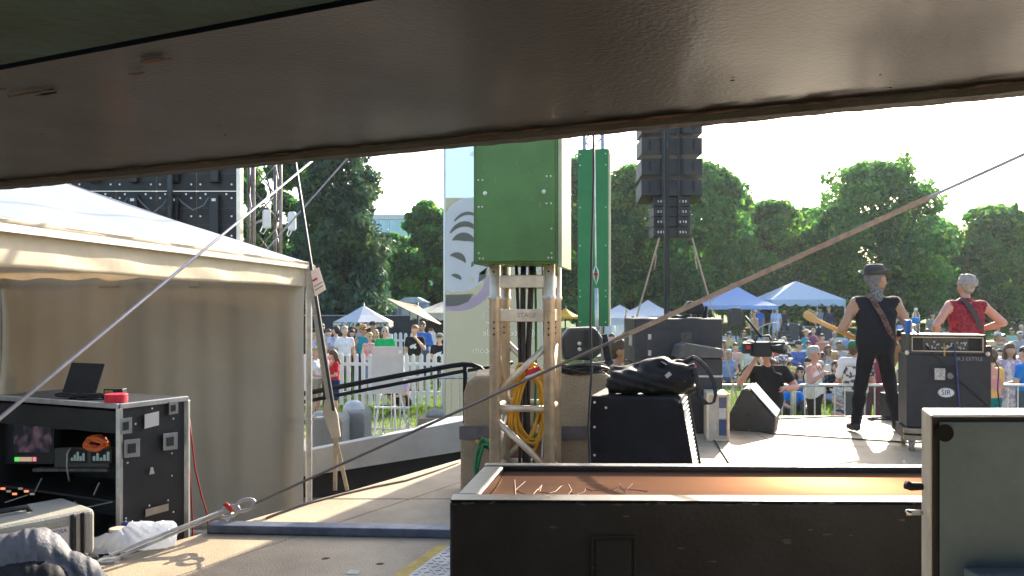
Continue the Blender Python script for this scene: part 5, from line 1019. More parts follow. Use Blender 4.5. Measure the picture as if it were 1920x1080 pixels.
stp = thing('stage_steps', 'dark steps beside the far stage railing', 'steps', W(1470, 642, 37.4))
for k in range(3): a_ = W(1462+k*3, 0, 37.6); MB().box((a_.x, 37.4+k*.3, z_+.001), (W(1484, 0, 37.6).x, 37.69+k*.3, z_+.15+.16*k)).build('step', M_DKMET, stp)
vt = thing('video_tripod', 'black covered tripod camera under the blue canopy', 'tripod', (W(1378, 0, 37).x, 37, gz(10, 37))); c = V(W(1378, 0, 37).x, 37, gz(10, 37))
for k in range(3): MB().tube([c+V(0, 0, 1.3), c+V(.45*math.cos(2.1*k+.4), .45*math.sin(2.1*k+.4), .01)], .03, 6).build('leg', M_CABLE, vt)
MB().prism([(-.3, 1.0), (.3, 1.0), (.34, 1.6), (.2, 1.85), (-.2, 1.85), (-.32, 1.5)], c+V(0, .2, 0), (1,0,0), (0,0,1), .4).build('cover', M_BLACKM, vt, bevel=.06)
vn = thing('sign_board', 'pale sign board under the trees behind the guitarist', 'sign', W(1692, 612, 48)); a_, b_ = W(1672, 602, 48), W(1704, 585, 48); MB().box((a_.x, 48, a_.z), (b_.x, 48.08, b_.z)).build('board', mat('sign_grey', (.42, .44, .44), .6), vn); MB().box((a_.x+.15, 47.985, a_.z+.3), (b_.x-.15, 47.997, a_.z+.36)).build('text_line', M_DKMET, vn)
for x in (a_.x+.1, b_.x-.1): MB().bar((x, 48.04, gz(x, 48)), (x, 48.04, a_.z), .07).build('post', M_STEEL, vn)
tp2 = thing('park_table', 'dark picnic table under the trees at the far right', 'picnic table', (W(1880, 0, 50).x, 50, gz(30, 50))); c = V(W(1880, 0, 50).x, 50, gz(30, 50))
MB().box((c.x-1.2, 49.6, c.z+.72), (c.x+1.2, 50.4, c.z+.78)).build('top', M_DKMET, tp2)
for s in (-1, 1): MB().box((c.x-1.2, 50+s*.8-.14, c.z+.42), (c.x+1.2, 50+s*.8+.14, c.z+.47)).build('bench', M_DKMET, tp2); MB().bar((c.x+s*.9, 49.3, c.z), (c.x+s*.9, 50.3, c.z+.75), .08).build('leg', M_DKMET, tp2); MB().bar((c.x+s*.9, 50.7, c.z), (c.x+s*.9, 49.7, c.z+.75), .08).build('leg', M_DKMET, tp2)

# glass building far behind
gbld = thing('glass_building', 'blue glass office building behind the left trees', 'building', (-22, 125, -.6))
a_, b_ = W(640, 600, 125), W(900, 406, 125); MB().box((a_.x, 125.1, -.6), (b_.x, 150, b_.z)).build('body', mat('building_frame', (.40, .46, .50), .5), gbld)
pm = MB().box((.05, 0, .05), (1.45, .12, 3.15)).mesh('window_pane', mat('blue_glass', (.16, .34, .44), .12, .3, .1, .3))
for i in range(int((b_.x-a_.x)/1.5)):
    for j in range(5): o = place('window_pane', pm, gbld, local=False); o.location = (a_.x+i*1.5, 124.99, b_.z-.5-3.2*(j+1)); o.matrix_parent_inverse = gbld.matrix_basis.inverted()
MB().box((a_.x-.1, 124.9, b_.z-.45), (b_.x+.1, 125.09, b_.z+.3)).build('parapet', mat('parapet_pale', (.5, .56, .6), .5), gbld)

# ------------------------------------------------------------------ trees
def leafmat(name, c, tc, tr=.5):
    m = mat(name, c, .6, 0, .35, 1.7, spec=.3, trans=tr, tcol=tc); return m
LM = {'broad': [leafmat('leaf_dark', (.042, .122, .055), (.09, .30, .07)), leafmat('leaf_mid', (.062, .168, .060), (.15, .44, .08)), leafmat('leaf_light', (.12, .235, .055), (.36, .64, .08))],
      'conif': [leafmat('needle_dark', (.040, .088, .064), (.05, .14, .08), .3), leafmat('needle_mid', (.062, .128, .088), (.10, .22, .10), .3), leafmat('needle_light', (.07, .12, .05), (.16, .25, .06), .3)]}
M_BARK = mat('bark', (.085, .062, .045), .9, 0, .3, 3, bump=.8, bs=12)
def leaves(name, puffs, n, size, kind, rng, asp=.55, light=.12, shell=.22, thing_=None):
    P = np.array([p[:3] for p in puffs]); Rr = np.array([p[3] for p in puffs]); wgt = Rr**2; wgt = wgt/wgt.sum(); id_ = rng.choice(len(puffs), n, p=wgt)
    d = rng.normal(size=(n, 3)); d /= np.linalg.norm(d, axis=1)[:, None]; rad = Rr[id_]*(1-shell*rng.random(n)**1.0*1.8+.10*rng.normal(size=n))
    sq = np.array([1, 1, .78]); pos = P[id_]+d*rad[:, None]*sq
    nrm = d*.7+rng.normal(size=(n, 3))*.75+np.array([0, 0, .3]); nrm /= np.linalg.norm(nrm, axis=1)[:, None]
    t = np.cross(nrm, rng.normal(size=(n, 3))); t /= np.linalg.norm(t, axis=1)[:, None]; b = np.cross(nrm, t)
    s = size*(.45+1.25*rng.random(n)**2)[:, None]; dr = np.array([0, 0, -.25])*s
    v = np.stack([pos-t*s, pos+b*s*asp+nrm*s*.12, pos+t*s+dr, pos-b*s*asp+nrm*s*.12], 1).reshape(-1, 3).astype(np.float32)
    me = bpy.data.meshes.new(name); me.vertices.add(4*n); me.vertices.foreach_set('co', v.ravel()); me.loops.add(4*n); me.loops.foreach_set('vertex_index', np.arange(4*n)); me.polygons.add(n); me.polygons.foreach_set('loop_start', np.arange(n)*4)
    for x in LM[kind]: me.materials.append(x)
    pt = rng.random(len(puffs)); mi = np.where(rng.random(n) < light, 2, np.where(pt[id_] < .45, 0, 1)); mi = np.where((pt[id_] > .90) & (rng.random(n) < .5), 2, mi)
    me.polygons.foreach_set('material_index', mi.astype(np.int32)); me.update(); me.validate(); return me
def tree(name, label, px, top, halfw, d, base=None, n=24000, size=.17, kind='broad', seed=1, light=.12, low=.12, group=None, lean=0):
    rng = np.random.default_rng(seed); x = (px-960)/F*d; z0 = gz(x, d) if base is None else base; zt_ = W(px, top, d).z; Hh = zt_-z0; hw = halfw/F*d
    t = thing(name, label, 'tree', (x, d, z0), 0, group); puffs = []
    K = 90 if kind == 'broad' else 120
    for k in range(K):
        if kind == 'broad':
            u = rng.random(); zf = low+(1-low)*u; zf = low+(1-low)*((k+.5)/K)**.9; prof = math.sqrt(max(.02, 1-((zf-.42)/.58)**2)) if zf > .42 else .86+.14*zf/.42
            a = rng.random()*6.283; rr = hw*prof*(.3+.7*rng.random()**.4); r = hw*rng.uniform(.20, .36)*(1-.2*zf)
            puffs.append((max(0, min(hw, rr)-r*.55)*math.cos(a), max(0, min(hw, rr)-r*.55)*math.sin(a), min(zf*Hh, Hh-r*.8), r))
        else:
            u = k/K; zf = .04+.94*u; ring = hw*(1-zf)**.8*rng.uniform(.45, 1.0); a = k*2.4+rng.uniform(-.4, .4); r = hw*(.30*(1-zf)+.085)*rng.uniform(.75, 1.25)
            puffs.append((ring*math.cos(a), ring*math.sin(a), zf*Hh-.12*ring, r))
    if kind == 'broad':      # loose sprays that break the outline
        for k in range(70):
            p = puffs[rng.integers(len(puffs))]; dv = rng.normal(size=3); dv /= np.linalg.norm(dv); dv[2] = abs(dv[2])*.8; r = hw*rng.uniform(.05, .11); q = [p[c]+dv[c]*p[3]*1.05 for c in range(3)]
            if math.hypot(q[0], q[1]) < hw*1.06 and q[2] < Hh: puffs.append((*q, r))
    m = MB(); hts = [0, .25, .5, .75, .97]; tr_ = max(.12, hw*.06)
    pts = [V(.15*hw*math.sin(h*3+seed)*h, .1*hw*math.cos(h*2+seed)*h, h*Hh*(.98 if kind == 'conif' else .8)) for h in hts]; m.tube(pts, [tr_*(1-.85*h)+.02 for h in hts], 8); m.build('trunk', M_BARK, t, smooth=True, local=True)
    for k in range(14 if kind == 'broad' else 26):
        p = puffs[int(k*len(puffs)/(14 if kind == 'broad' else 26))]; zz = max(.12*Hh, p[2]*.72); f_ = min(1, zz/(Hh*.8)); i0 = V(.15*hw*math.sin(f_*3+seed)*f_, .1*hw*math.cos(f_*2+seed)*f_, zz)
        mid = i0.lerp(V(*p[:3]), .55)+V(0, 0, .06*hw); m2 = MB(); m2.tube([i0, mid, V(*p[:3])], [tr_*.4, tr_*.25, .02], 5); m2.build('limb', M_BARK, t, smooth=True, local=True)
    cr = leaves('crown', puffs, n, size, kind, rng, light=light, asp=.55 if kind == 'broad' else .32); place('crown', cr, t, local=True)
    return t
GT = 'trees along the far side of the lawn'
tree('broad_tree', 'leafy tree rising directly behind the dark green column', 1085, 296, 95, 50, seed=2, group=GT); tree('broad_tree', 'leafy tree between green column and line array', 1185, 308, 84, 52, seed=3, group=GT)
tree('broad_tree', 'tall leafy tree behind the right side of the line array', 1318, 300, 100, 50, seed=4, n=26000, group=GT); tree('broad_tree', 'lower yellow green tree right of the line array', 1440, 376, 92, 54, seed=5, light=.3, group=GT)
tree('broad_tree', 'largest rounded tree above the guitarist', 1640, 304, 138, 52, seed=6, n=42000, group=GT); tree('broad_tree', 'rounded tree at the right edge above the bass player', 1862, 384, 92, 56, seed=7, light=.18, group=GT)
tree('broad_tree', 'low bushy tree between the two rounded right trees', 1775, 438, 75, 58, seed=8, light=.25, n=18000, group=GT); tree('broad_tree', 'dark bushy tree low behind the subwoofer stack', 1250, 400, 90, 58, seed=9, group=GT)
tree('broad_tree', 'dark low tree behind the pale frame tent', 1525, 425, 85, 60, seed=10, group=GT); tree('broad_tree', 'low tree behind the blue pop up canopy', 1385, 430, 80, 60, seed=12, group=GT)
tree('broad_tree', 'tree cut off by the right picture edge', 1965, 400, 80, 58, seed=13, group=GT); tree('broad_tree', 'dark low tree behind the bass player head', 1720, 440, 80, 62, seed=14, group=GT); tree('broad_tree', 'low tree behind the right rounded tree', 1830, 455, 80, 62, seed=19, group=GT); tree('broad_tree', 'dark low tree directly behind the walled tents', 1135, 410, 80, 60, seed=20, group=GT)
tree('broad_tree', 'mid height tree filling the gap right of the line array', 1392, 362, 78, 57, seed=31, group=GT); tree('broad_tree', 'mid height tree left of the largest rounded tree', 1512, 392, 80, 59, seed=32, group=GT); tree('broad_tree', 'mid height tree right of the largest rounded tree', 1748, 405, 70, 57, seed=33, group=GT)
tree('conifer_tree', 'tall blue green conifer left of the banner', 640, 60, 118, 33, kind='conif', n=52000, size=.15, seed=15); tree('broad_tree', 'bright green tree behind the dark truss tower', 520, 190, 95, 38, seed=16, light=.22, n=26000)
tree('broad_tree', 'leafy tree left of the banner below the glass building', 800, 378, 70, 44, seed=17, n=26000, light=.16); tree('broad_tree', 'small dark tree between conifer and banner', 745, 440, 75, 48, seed=18, n=20000); tree('broad_tree', 'leafy tree mostly hidden behind the banner and green box', 930, 330, 90, 50, seed=21, n=20000); tree('broad_tree', 'dark shrub like tree behind the white market parasol', 600, 470, 90, 40, seed=22, n=20000)
# low hedge closing the view under the far crowns
for k, (px, d, lb) in enumerate(((1120, 64, 'clipped dark hedge behind the green column'), (1400, 66, 'dark hedge far behind the blue canopy'), (1600, 66, 'dark hedge far behind the guitarist'), (1800, 66, 'dark hedge far behind the bass player'), (1980, 64, 'dark hedge at the far right picture edge'), (680, 46, 'dark hedge behind the portable cabin'))):
    rng = np.random.default_rng(40+k); x = (px-960)/F*d; t = thing('hedge', lb, 'hedge', (x, d, gz(x, d)), 0, 'hedges closing off the lawn'); hw = 115/F*d
    puffs = [(rng.uniform(-hw, hw), rng.uniform(-.8, .8), rng.uniform(.5, 3.6), rng.uniform(.7, 1.2)) for _ in range(40)]
    place('foliage', leaves('foliage', puffs, 9000, .2, 'broad', rng, light=.05), t, local=True)
    for q in range(4): MB().tube([(-hw+hw*.6*q, 0, 0), (-hw+hw*.6*q+.1, 0, 2.5)], [.12, .05], 6).build('stem', M_BARK, t, smooth=True, local=True)
# grass blades on the lawn in view
rng = np.random.default_rng(77); bl_ = []
for (x0, x1, y0, y1, n) in ((1.5, 10, 10.2, 20, 26000), (-4.2, -.4, 13.9, 20, 9000), (4, 22, 20, 36, 14000)):
    xx = rng.uniform(x0, x1, n); yy = rng.uniform(y0, y1, n); hh = rng.uniform(.03, .075, n)*(1+.02*yy); an = rng.uniform(0, 6.28, n); wdt = .004*(1+.12*yy)
    zz = np.array([gz(a, b) for a, b in zip(xx, yy)]); c, s = np.cos(an), np.sin(an); ln = rng.normal(size=(n, 2))*.03
    bl_.append(np.stack([np.stack([xx-c*wdt, yy-s*wdt, zz-.003], 1), np.stack([xx+c*wdt, yy+s*wdt, zz-.003], 1), np.stack([xx+ln[:, 0], yy+ln[:, 1], zz+hh], 1)], 1))
bl_ = np.concatenate(bl_); n = len(bl_); me = bpy.data.meshes.new('grass'); me.vertices.add(3*n); me.vertices.foreach_set('co', bl_.reshape(-1).astype(np.float32)); me.loops.add(3*n); me.loops.foreach_set('vertex_index', np.arange(3*n)); me.polygons.add(n); me.polygons.foreach_set('loop_start', np.arange(n)*3); me.update(); me.validate()
me.materials.append(mat('grass_blade', (.10, .17, .035), .7, 0, .35, 2, trans=.45, tcol=(.20, .32, .04))); o = place('grass', me); o['kind'] = 'stuff'; o['label'] = 'short green grass on the lawn beyond the stage'; o['category'] = 'grass'

# ------------------------------------------------------------------ thin volume over the whole place, added to imitate lens veiling glare
hz = bpy.data.materials.new('veiling_glare'); hz.use_nodes = True; hn_ = hz.node_tree; hn_.nodes.remove(hn_.nodes['Principled BSDF']); pv = hn_.nodes.new('ShaderNodeVolumePrincipled')
pv.inputs['Color'].default_value = (.85, .93, 1, 1); pv.inputs['Density'].default_value = .0003; pv.inputs['Anisotropy'].default_value = .45; hn_.links.new(pv.outputs[0], hn_.nodes['Material Output'].inputs['Volume'])
struct(MB().box((-420, -70, -2.2), (420, 520, 17.5)).build('glare_haze', hz), 'stuff')
# ------------------------------------------------------------------ people
ARMS = {'down': ((.06, -.03, -.28), (.06, .06, -.53)), 'hip': ((.21, -.07, -.24), (.06, .10, -.40)), 'cross': ((.07, .06, -.27), (-.17, .22, -.24)), 'drink': ((.10, .12, -.25), (-.07, .25, .0)), 'up': ((.13, .08, .22), (.10, .10, .47)),
        'knee': ((.08, .14, -.22), (.02, .37, -.26)), 'back': ((.10, -.15, -.24), (.13, -.27, -.45)), 'front': ((.05, .03, -.28), (-.03, .24, -.32)), 'out': ((.24, .03, -.13), (.45, .08, -.06)), 'phone': ((.08, .14, -.25), (-.03, .33, -.06)), 'lap': ((.06, .03, -.27), (-.05, .2, -.38))}
SK = {'fair': (.62, .38, .27), 'tan': (.48, .27, .17), 'pink': (.60, .30, .22), 'brown': (.30, .16, .10), 'dark': (.16, .085, .055)}
HC = {'salt': (.17, .16, .155), 'grey': (.42, .40, .37), 'white': (.34, .30, .26), 'brown': (.10, .055, .03), 'dark': (.025, .018, .015), 'blonde': (.50, .34, .15), 'ginger': (.28, .12, .05)}
def skinm(s): return mat('skin_'+s, SK[s], .55, 0, .08, 14, spec=.35)
def clothm(c, pat=None): 
    nm = 'cloth_%s_%s' % ('_'.join('%02d' % int(x*99) for x in c), pat or 'plain')
    if pat: return mat(nm, c, .85, 0, col2=pat[0], vs=pat[1], edge=(.47, .53), bump=.2, bs=20)
    return mat(nm, c, .85, 0, .12, 9, bump=.25, bs=22, spec=.25)
GP = {'L': 'onlookers behind the picket fence', 'R': 'audience seated on the lawn', 'F': 'people by the far tents', 'B': 'people at the crowd barrier', 'K': 'children and onlookers before the picket fence', 'S': 'musicians on stage'}
def person(label, x, y, face=180, H=1.74, pose='stand', shirt=(.5, .5, .5), sleeve='short', pants=(.05, .05, .07), plen='long', skin='fair', hair='short', hcol='brown', hat=None, hatc=(.5, .4, .25), glasses=False, arms=('down', 'down'), lean=0, turn=0, tilt=0, fem=False, group='R', res=.025, z=None, pat=None, fingers=False, beard=None, spread=.0, shoes=(.04, .04, .045), extra=None, prims_extra=None, neck='crew', vest=False, wide=1.0):
    z = gz(x, y) if z is None else z
    t = thing('person', label, 'person', (x, y, z), R(face), GP.get(group, group)); s = H/1.74
    r_ = V(1, 0, 0); l = R(lean); u = V(0, math.sin(l), math.cos(l)); f = V(0, math.cos(l), -math.sin(l))
    LEG = {'stand': (.92, (.10+spread*.5, .015, .50), (.115+spread, -.03, .085), (.14+spread, .12, .04)), 'sit': (.13, (.17, .38, .38), (.15, .56, .07), (.16, .70, .06)), 'cross': (.12, (.31, .30, .16), (.06, .36, .08), (-.06, .40, .06)), 'chair': (.47, (.13, .42, .48), (.13, .40, .085), (.14, .54, .04)), 'squat': (.26, (.17, .33, .52), (.13, .16, .085), (.14, .31, .04)), 'flat': (.12, (.12, .46, .16), (.14, .88, .08), (.15, .92, .18)), 'kneel': (.30, (.14, .30, .08), (.12, -.12, .08), (.12, -.26, .06))}[pose]
    pz = LEG[0]; P = V(0, 0, pz); pr = []
    def A(a, b, ra, rb, k, tg): pr.append((tuple(Vector(a)*s), tuple(Vector(b)*s), ra*s, rb*s, k*s, tg))
    def TT(t_, x_=0, f_=0): return P+u*t_+r_*x_+f*f_
    sh = (.165 if fem else .187)*wide; ww = wide
    top_ = 'shirt'
    A(TT(.0, -.07), TT(.0, .07), .122 if fem else .112, .122 if fem else .112, .05, 'pants' if plen != 'dress' else 'shirt')
    A(TT(.08, -.065*ww**2), TT(.08, .065*ww**2), .108*ww**.6, .108*ww**.6, .06, top_); A(TT(.19, -.05*ww**2), TT(.19, .05*ww**2), .098 if fem else .112*ww**.7, .098 if fem else .112*ww**.7, .07, top_)
    A(TT(.32, -.07*ww**2), TT(.32, .07*ww**2), .108 if fem else .120, .108 if fem else .120, .07, top_); A(TT(.455, -sh+.055), TT(.455, sh-.055), .072, .072, .06, top_ if sleeve != 'strap' else 'skin')
    if fem: A(TT(.34, -.065, .065), TT(.34, -.06, .065), .062, .062, .04, top_); A(TT(.34, .065, .065), TT(.34, .06, .065), .062, .062, .04, top_)
    A(TT(.47, 0, -.01), TT(.60, 0, .015), .057 if not fem else .05, .05 if not fem else .044, .035, 'skin')
    # head
    th = R(turn); hr_ = r_*math.cos(th)+f*math.sin(th); hf = f*math.cos(th)-r_*math.sin(th); ti = R(tilt); hu = u*math.cos(ti)-hf*math.sin(ti); hf2 = hf*math.cos(ti)+u*math.sin(ti); hc = TT(.615)
    def HD(x_, f_, u_): return hc+hr_*x_+hf2*f_+hu*u_
    A(HD(0, -.015, .115), HD(0, .012, .105), .088, .084, .03, 'skin'); A(HD(0, .045, .045), HD(0, .055, .02), .056, .044, .04, 'skin'); A(HD(-.03, .05, .06), HD(.03, .05, .06), .045, .045, .03, 'skin')
    A(HD(0, .094, .082), HD(0, .112, .055), .009, .013, .012, 'skin')
    for e in (-1, 1): A(HD(.083*e, -.005, .095), HD(.086*e, -.012, .06), .018, .012, .01, 'skin')
    # arms
    for sd2, nm in ((-1, 0), (1, 1)):
        am = arms[nm]; el, wr = ARMS[am] if isinstance(am, str) else am
        S0 = TT(.465, sh*sd2); E = S0+r_*el[0]*sd2+(V(0, 1, 0)*el[1]+V(0, 0, 1)*el[2]); Wr = S0+r_*wr[0]*sd2+(V(0, 1, 0)*wr[1]+V(0, 0, 1)*wr[2])
        at = 'shirt' if sleeve == 'long' else 'skin'; kf = .9 if fem else 1.05; ex = .012 if sleeve == 'long' else 0
        A(S0, E, .054*kf+ex, .041*kf+ex, .03, at); A(E, E.lerp(Wr, .4), .040*kf+ex, .041*kf+ex, .012, at); A(E.lerp(Wr, .4), Wr, .041*kf+ex, .027*kf+ex*.6, .012, at)
        if sleeve == 'short': A(S0, S0.lerp(E, .55), .064, .062, .02, 'shirt')
        if sleeve == 'none': A(S0-r_*.01*sd2, S0-r_*.035*sd2, .060, .065, .02, 'shirt')
        hd2 = (Wr-E).normalized(); side = hd2.cross(V(0, 0, 1)); side = side.normalized() if side.length > .2 else V(1, 0, 0); nr = side.cross(hd2)
        A(Wr, Wr+hd2*.075, .028, .032, .015, 'skin')
        if fingers:
            for q in range(4):
                o_ = side*(-.027+.018*q); b0 = Wr+hd2*.08+o_; ln = (.034, .04, .037, .028)[q]; b1 = b0+hd2*ln+nr*-.012; b2 = b1+hd2*ln*.5+nr*-.03; A(b0, b1, .0095, .009, .006, 'skin'); A(b1, b2, .009, .008, .005, 'skin')
            b0 = Wr+hd2*.03-side*.03; A(b0, b0+hd2*.035-side*.03, .012, .010, .008, 'skin')
        else:
            for q in (-1, 1): A(Wr+hd2*.08+side*.012*q, Wr+hd2*.14+side*.014*q-nr*.02, .014, .012, .01, 'skin')
            A(Wr+hd2*.03-side*.03, Wr+hd2*.065-side*.05, .014, .012, .01, 'skin')
    # legs
    for sd2 in (-1, 1):
        M2 = lambda q: V(q[0]*sd2, q[1], q[2]); Hp = P+V(.085*sd2, 0, -.03); K_ = M2(LEG[1]); An = M2(LEG[2]); To = M2(LEG[3]); lt = 'pants' if plen == 'long' else 'skin'; g_ = .010 if plen == 'long' else 0
        A(Hp, K_, .088+g_*.5, .056+g_, .04, lt if plen in ('long',) else 'skin'); A(K_, K_.lerp(An, .35), .054+g_, .056+g_, .02, lt); A(K_.lerp(An, .35), An, .056+g_, .036+g_*1.3, .02, lt)
        if plen == 'short': A(Hp, K_.lerp(Hp, .12), .098, .084, .03, 'pants')
        if plen in ('skirt', 'dress'): A(Hp+V(-.03*sd2, 0, .02), K_.lerp(Hp, .15)+V(-.02*sd2, 0, 0), .10, .12, .05, 'pants' if plen == 'skirt' else 'shirt')
        A(An+V(0, -.03, -.03), To, .044, .036, .015, 'shoe')
    if sleeve == 'strap':
        pass
    if prims_extra: prims_extra(A, TT, HD)
    ms = {'skin': skinm(skin), 'shirt': clothm(shirt, pat), 'pants': clothm(pants), 'shoe': clothm(shoes)}
    def cloth(Pn, d):
        q = Pn/s; return d+(.0035*np.sin(26*q[:, 2]+17*q[:, 0]+5*np.sin(11*q[:, 1])) if res < .02 else 0)
    me = blob_mesh('body', pr, ms, res*s, cloth if res < .02 else None); body = place('body', me, t, local=True)
    # hair
    hp = []
    def Hh(a, b, ra, rb, k=.03): hp.append((tuple(Vector(a)*s), tuple(Vector(b)*s), ra*s, rb*s, k*s, 'h'))
    if hair != 'bald':
        Hh(HD(0, -.028, .130), HD(0, .012, .142), .092, .086); Hh(HD(0, -.05, .09), HD(0, -.05, .05), .075, .06)
        if hair in ('short', 'curly', 'quiff'): pass
        if hair == 'curly': 
            for k in range(60): a = k*2.4; zz = -.3+1.25*(k/60); cr_ = math.sqrt(max(.05, 1-zz*zz)); q = HD(.098*math.cos(a)*cr_, -.025+.098*math.sin(a)*cr_, .125+.105*zz); Hh(q, q+V(.008*math.sin(k*3), 0, .008), .017, .013, .022)
        if hair == 'quiff': Hh(HD(0, .02, .185), HD(0, .065, .20), .05, .035); Hh(HD(-.02, -.05, .19), HD(.02, .03, .20), .05, .045)
        if hair == 'long':
            for e in (-1, 0, 1): Hh(HD(.05*e, -.055, .08), HD(.07*e, -.07 if e == 0 else -.045, -.16), .055, .045); 
            for e in (-1, 1): Hh(HD(.075*e, .0, .09), HD(.085*e, .01, -.10), .030, .028)
        if hair == 'bob':
            for e in (-1, 0, 1): Hh(HD(.06*e, -.04, .08), HD(.068*e, -.035, -.01), .05, .042)
        if hair == 'bun': Hh(HD(0, -.10, .16), HD(0, -.11, .17), .045, .045)
        cut = HD(0, .095, .055)*s; cn_ = np.array(HD(0, .125, .0)*s, np.float32); 
        def hcut(Pn, d): return np.maximum(d, -(np.linalg.norm((Pn-cn_)*np.array([1, 1, .8], np.float32), axis=1)-.105*s))+(.006*s*np.sin(70*Pn[:, 0])*np.sin(64*Pn[:, 2]+30*Pn[:, 1]) if hair == 'curly' else .002*s*np.sin(120*Pn[:, 0]+40*Pn[:, 1]))
        me = blob_mesh('hair', hp, {'h': mat('hair_'+hcol, HC[hcol], .55, 0, .3, 30, bump=.5, bs=120)}, (min(res, .02) if hair != 'curly' else .009)*s, hcut); place('hair', me, t, local=True)
    if beard:
        bp_ = [(tuple(HD(0, .055, .0)*s), tuple(HD(0, .06, -.02)*s), .05*s, .035*s, .01, 'h')] + ([(tuple(HD(0, .06, -.02)*s), tuple(HD(0, .06, -.10)*s), .04*s, .02*s, .02, 'h')] if beard[1] else [])
        place('beard', blob_mesh('beard', bp_, {'h': mat('hair_'+beard[0], HC[beard[0]], .55, 0, .3, 30, bump=.5, bs=120)}, .015*s), t, local=True)
    Mh = Matrix((hr_, hf2, hu)).transposed().to_4x4(); Mh.translation = HD(0, -.005, .0)*s
    if glasses:
        m = MB()
        for e in (-1, 1): m.lathe([(.001, .0), (.026*s, .0), (.027*s, .006*s), (.02*s, .010*s)], Matrix.Translation(HD(.034*e, .088, .088)*s) @ (hf2).to_track_quat('Z', 'Y').to_matrix().to_4x4(), 10); m.bar(HD(.058*e, .088, .095)*s, HD(.088*e, -.01, .098)*s, .006*s)
        m.bar(HD(-.012, .095, .095)*s, HD(.012, .095, .095)*s, .006*s); m.build('sunglasses', mat('dark_lens', (.01, .01, .012), .15), t, smooth=False, local=True)
    else:
        m = MB()
        for e in (-1, 1): m.lathe([(.001, 0), (.010*s, .0), (.009*s, .004*s), (.003*s, .006*s)], Matrix.Translation(HD(.032*e, .084, .09)*s) @ hf2.to_track_quat('Z', 'Y').to_matrix().to_4x4(), 8)
        m.build('eyes', mat('eye_dark', (.03, .02, .018), .3), t, local=True)
    if hat:
        hm = mat('hat_%s_%02d%02d' % (hat, hatc[0]*99, hatc[2]*99), hatc, .8, 0, .1, 12, bump=.2, bs=60); Mt = Mh @ Matrix.Translation((0, -.012*s, .13*s))
        if hat == 'cap': MB().lathe([(.103, .0), (.104, .03), (.092, .075), (.06, .103), (.01, .112)], Mt @ Matrix.Scale(s, 4), 16).build('cap', hm, t, smooth=True, local=True); MB().prism([(-.085, .0), (-.07, .09), (0, .12), (.07, .09), (.085, 0)], Mt @ V(0, .07*s, .005*s), Mt.to_3x3() @ V(s, 0, 0), Mt.to_3x3() @ V(0, s, -.1*s), .008).build('cap_peak', hm, t, local=True)
        elif hat == 'beanie': MB().lathe([(.104, -.01), (.106, .03), (.098, .08), (.06, .118), (.01, .13)], Mt @ Matrix.Scale(s, 4), 16).build('beanie', hm, t, smooth=True, local=True)
        else:
            bw_ = .19 if hat == 'wide' else .155
            h_ = MB().lathe([(.098, .012), (.100, .06), (.090, .115), (.07, .128), (.05, .115), (.01, .112)], Mt @ Matrix.Scale(s, 4) @ Matrix.Diagonal((1, 1.1, 1, 1)), 20).build('hat_crown', hm, t, smooth=True, local=True)
            vs_ = MB(); vs_.sheet(28, 3, lambda a_, b_: Mt @ (V(math.cos(a_*6.2832)*(.09+(bw_-.09)*b_), math.sin(a_*6.2832)*(.10+(bw_-.09)*b_)*1.05, .014+b_*b_*.055*abs(math.cos(a_*6.2832))-.02*b_*max(0, math.sin(a_*6.2832)))*s)); vs_.build('hat_brim', hm, t, smooth=True, local=True, solid=.005)
            MB().lathe([(.1012, .014), (.1025, .04), (.101, .042)], Mt @ Matrix.Scale(s, 4) @ Matrix.Diagonal((1, 1.1, 1, 1)), 20).build('hat_band', mat('hat_band', (.05, .045, .045), .7), t, smooth=True, local=True)
    if extra: extra(t, s, TT, HD)
    return t
def PX(px, d): return (px-960)/F*d
def crowd(label, px, d, **k): return person(label, PX(px, d), d, **k)
K_ = dict
# the two musicians
def gtr_arms(): return (((.135, .0, -.285), (.02, .22, -.25)), ((.12, -.03, -.29), (.0, .16, -.42)))
def guitarist_bits(t, s, TT, HD):
    # strap over the left shoulder, across the back to the right hip
    pts = [TT(.42, -.07, .12), TT(.52, -.085, .08), TT(.545, -.09, .0), TT(.52, -.075, -.085), TT(.42, -.03, -.125), TT(.30, .035, -.138), TT(.18, .085, -.135), TT(.08, .14, -.11), TT(.0, .185, -.04), TT(-.03, .19, .04)]
    ribbon([p*s for p in pts], .055, .006, (.8, 0, .55)).build('guitar_strap', mat('patterned_strap', (.20, .085, .05), .7, 0, col2=(.05, .03, .03), vs=30, edge=(.45, .55)), t, local=True)
    # bandana at the neck
    place('neck_scarf', blob_mesh('neck_scarf', [(tuple(TT(.50, 0, -.02)*s), tuple(TT(.58, 0, -.01)*s), .066, .064, .02, 'h'), (tuple(HD(0, -.05, .07)*s), tuple(HD(0, -.05, .04)*s), .064, .058, .02, 'h')], {'h': mat('paisley_scarf', (.26, .25, .24), .85, 0, col2=(.07, .068, .066), vs=60, edge=(.42, .58))}, .014), t, local=True)
    m = MB(); m.lathe([(.034, -.03), (.036, 0), (.034, .04)], Matrix.Translation((TT(.465, .187)+V(.06, -.005, -.335))*s), 12); m.build('wrist_band', M_CABLE, t, smooth=True, local=True)
gz_ = 0.0
gt_p = (PX(1642, 8.62), 8.62)
person('guitarist in black vest and pork pie hat seen from behind', *gt_p, face=-6, H=1.75, wide=1.12, shirt=(.016, .017, .022), sleeve='none', pants=(.012, .013, .017), skin='tan', hair='short', hcol='salt', hat='pork', hatc=(.05, .045, .047), arms=gtr_arms(), turn=-58, group='S', res=.0135, z=.004, fingers=True, beard=('ginger', True), spread=.10, extra=guitarist_bits)
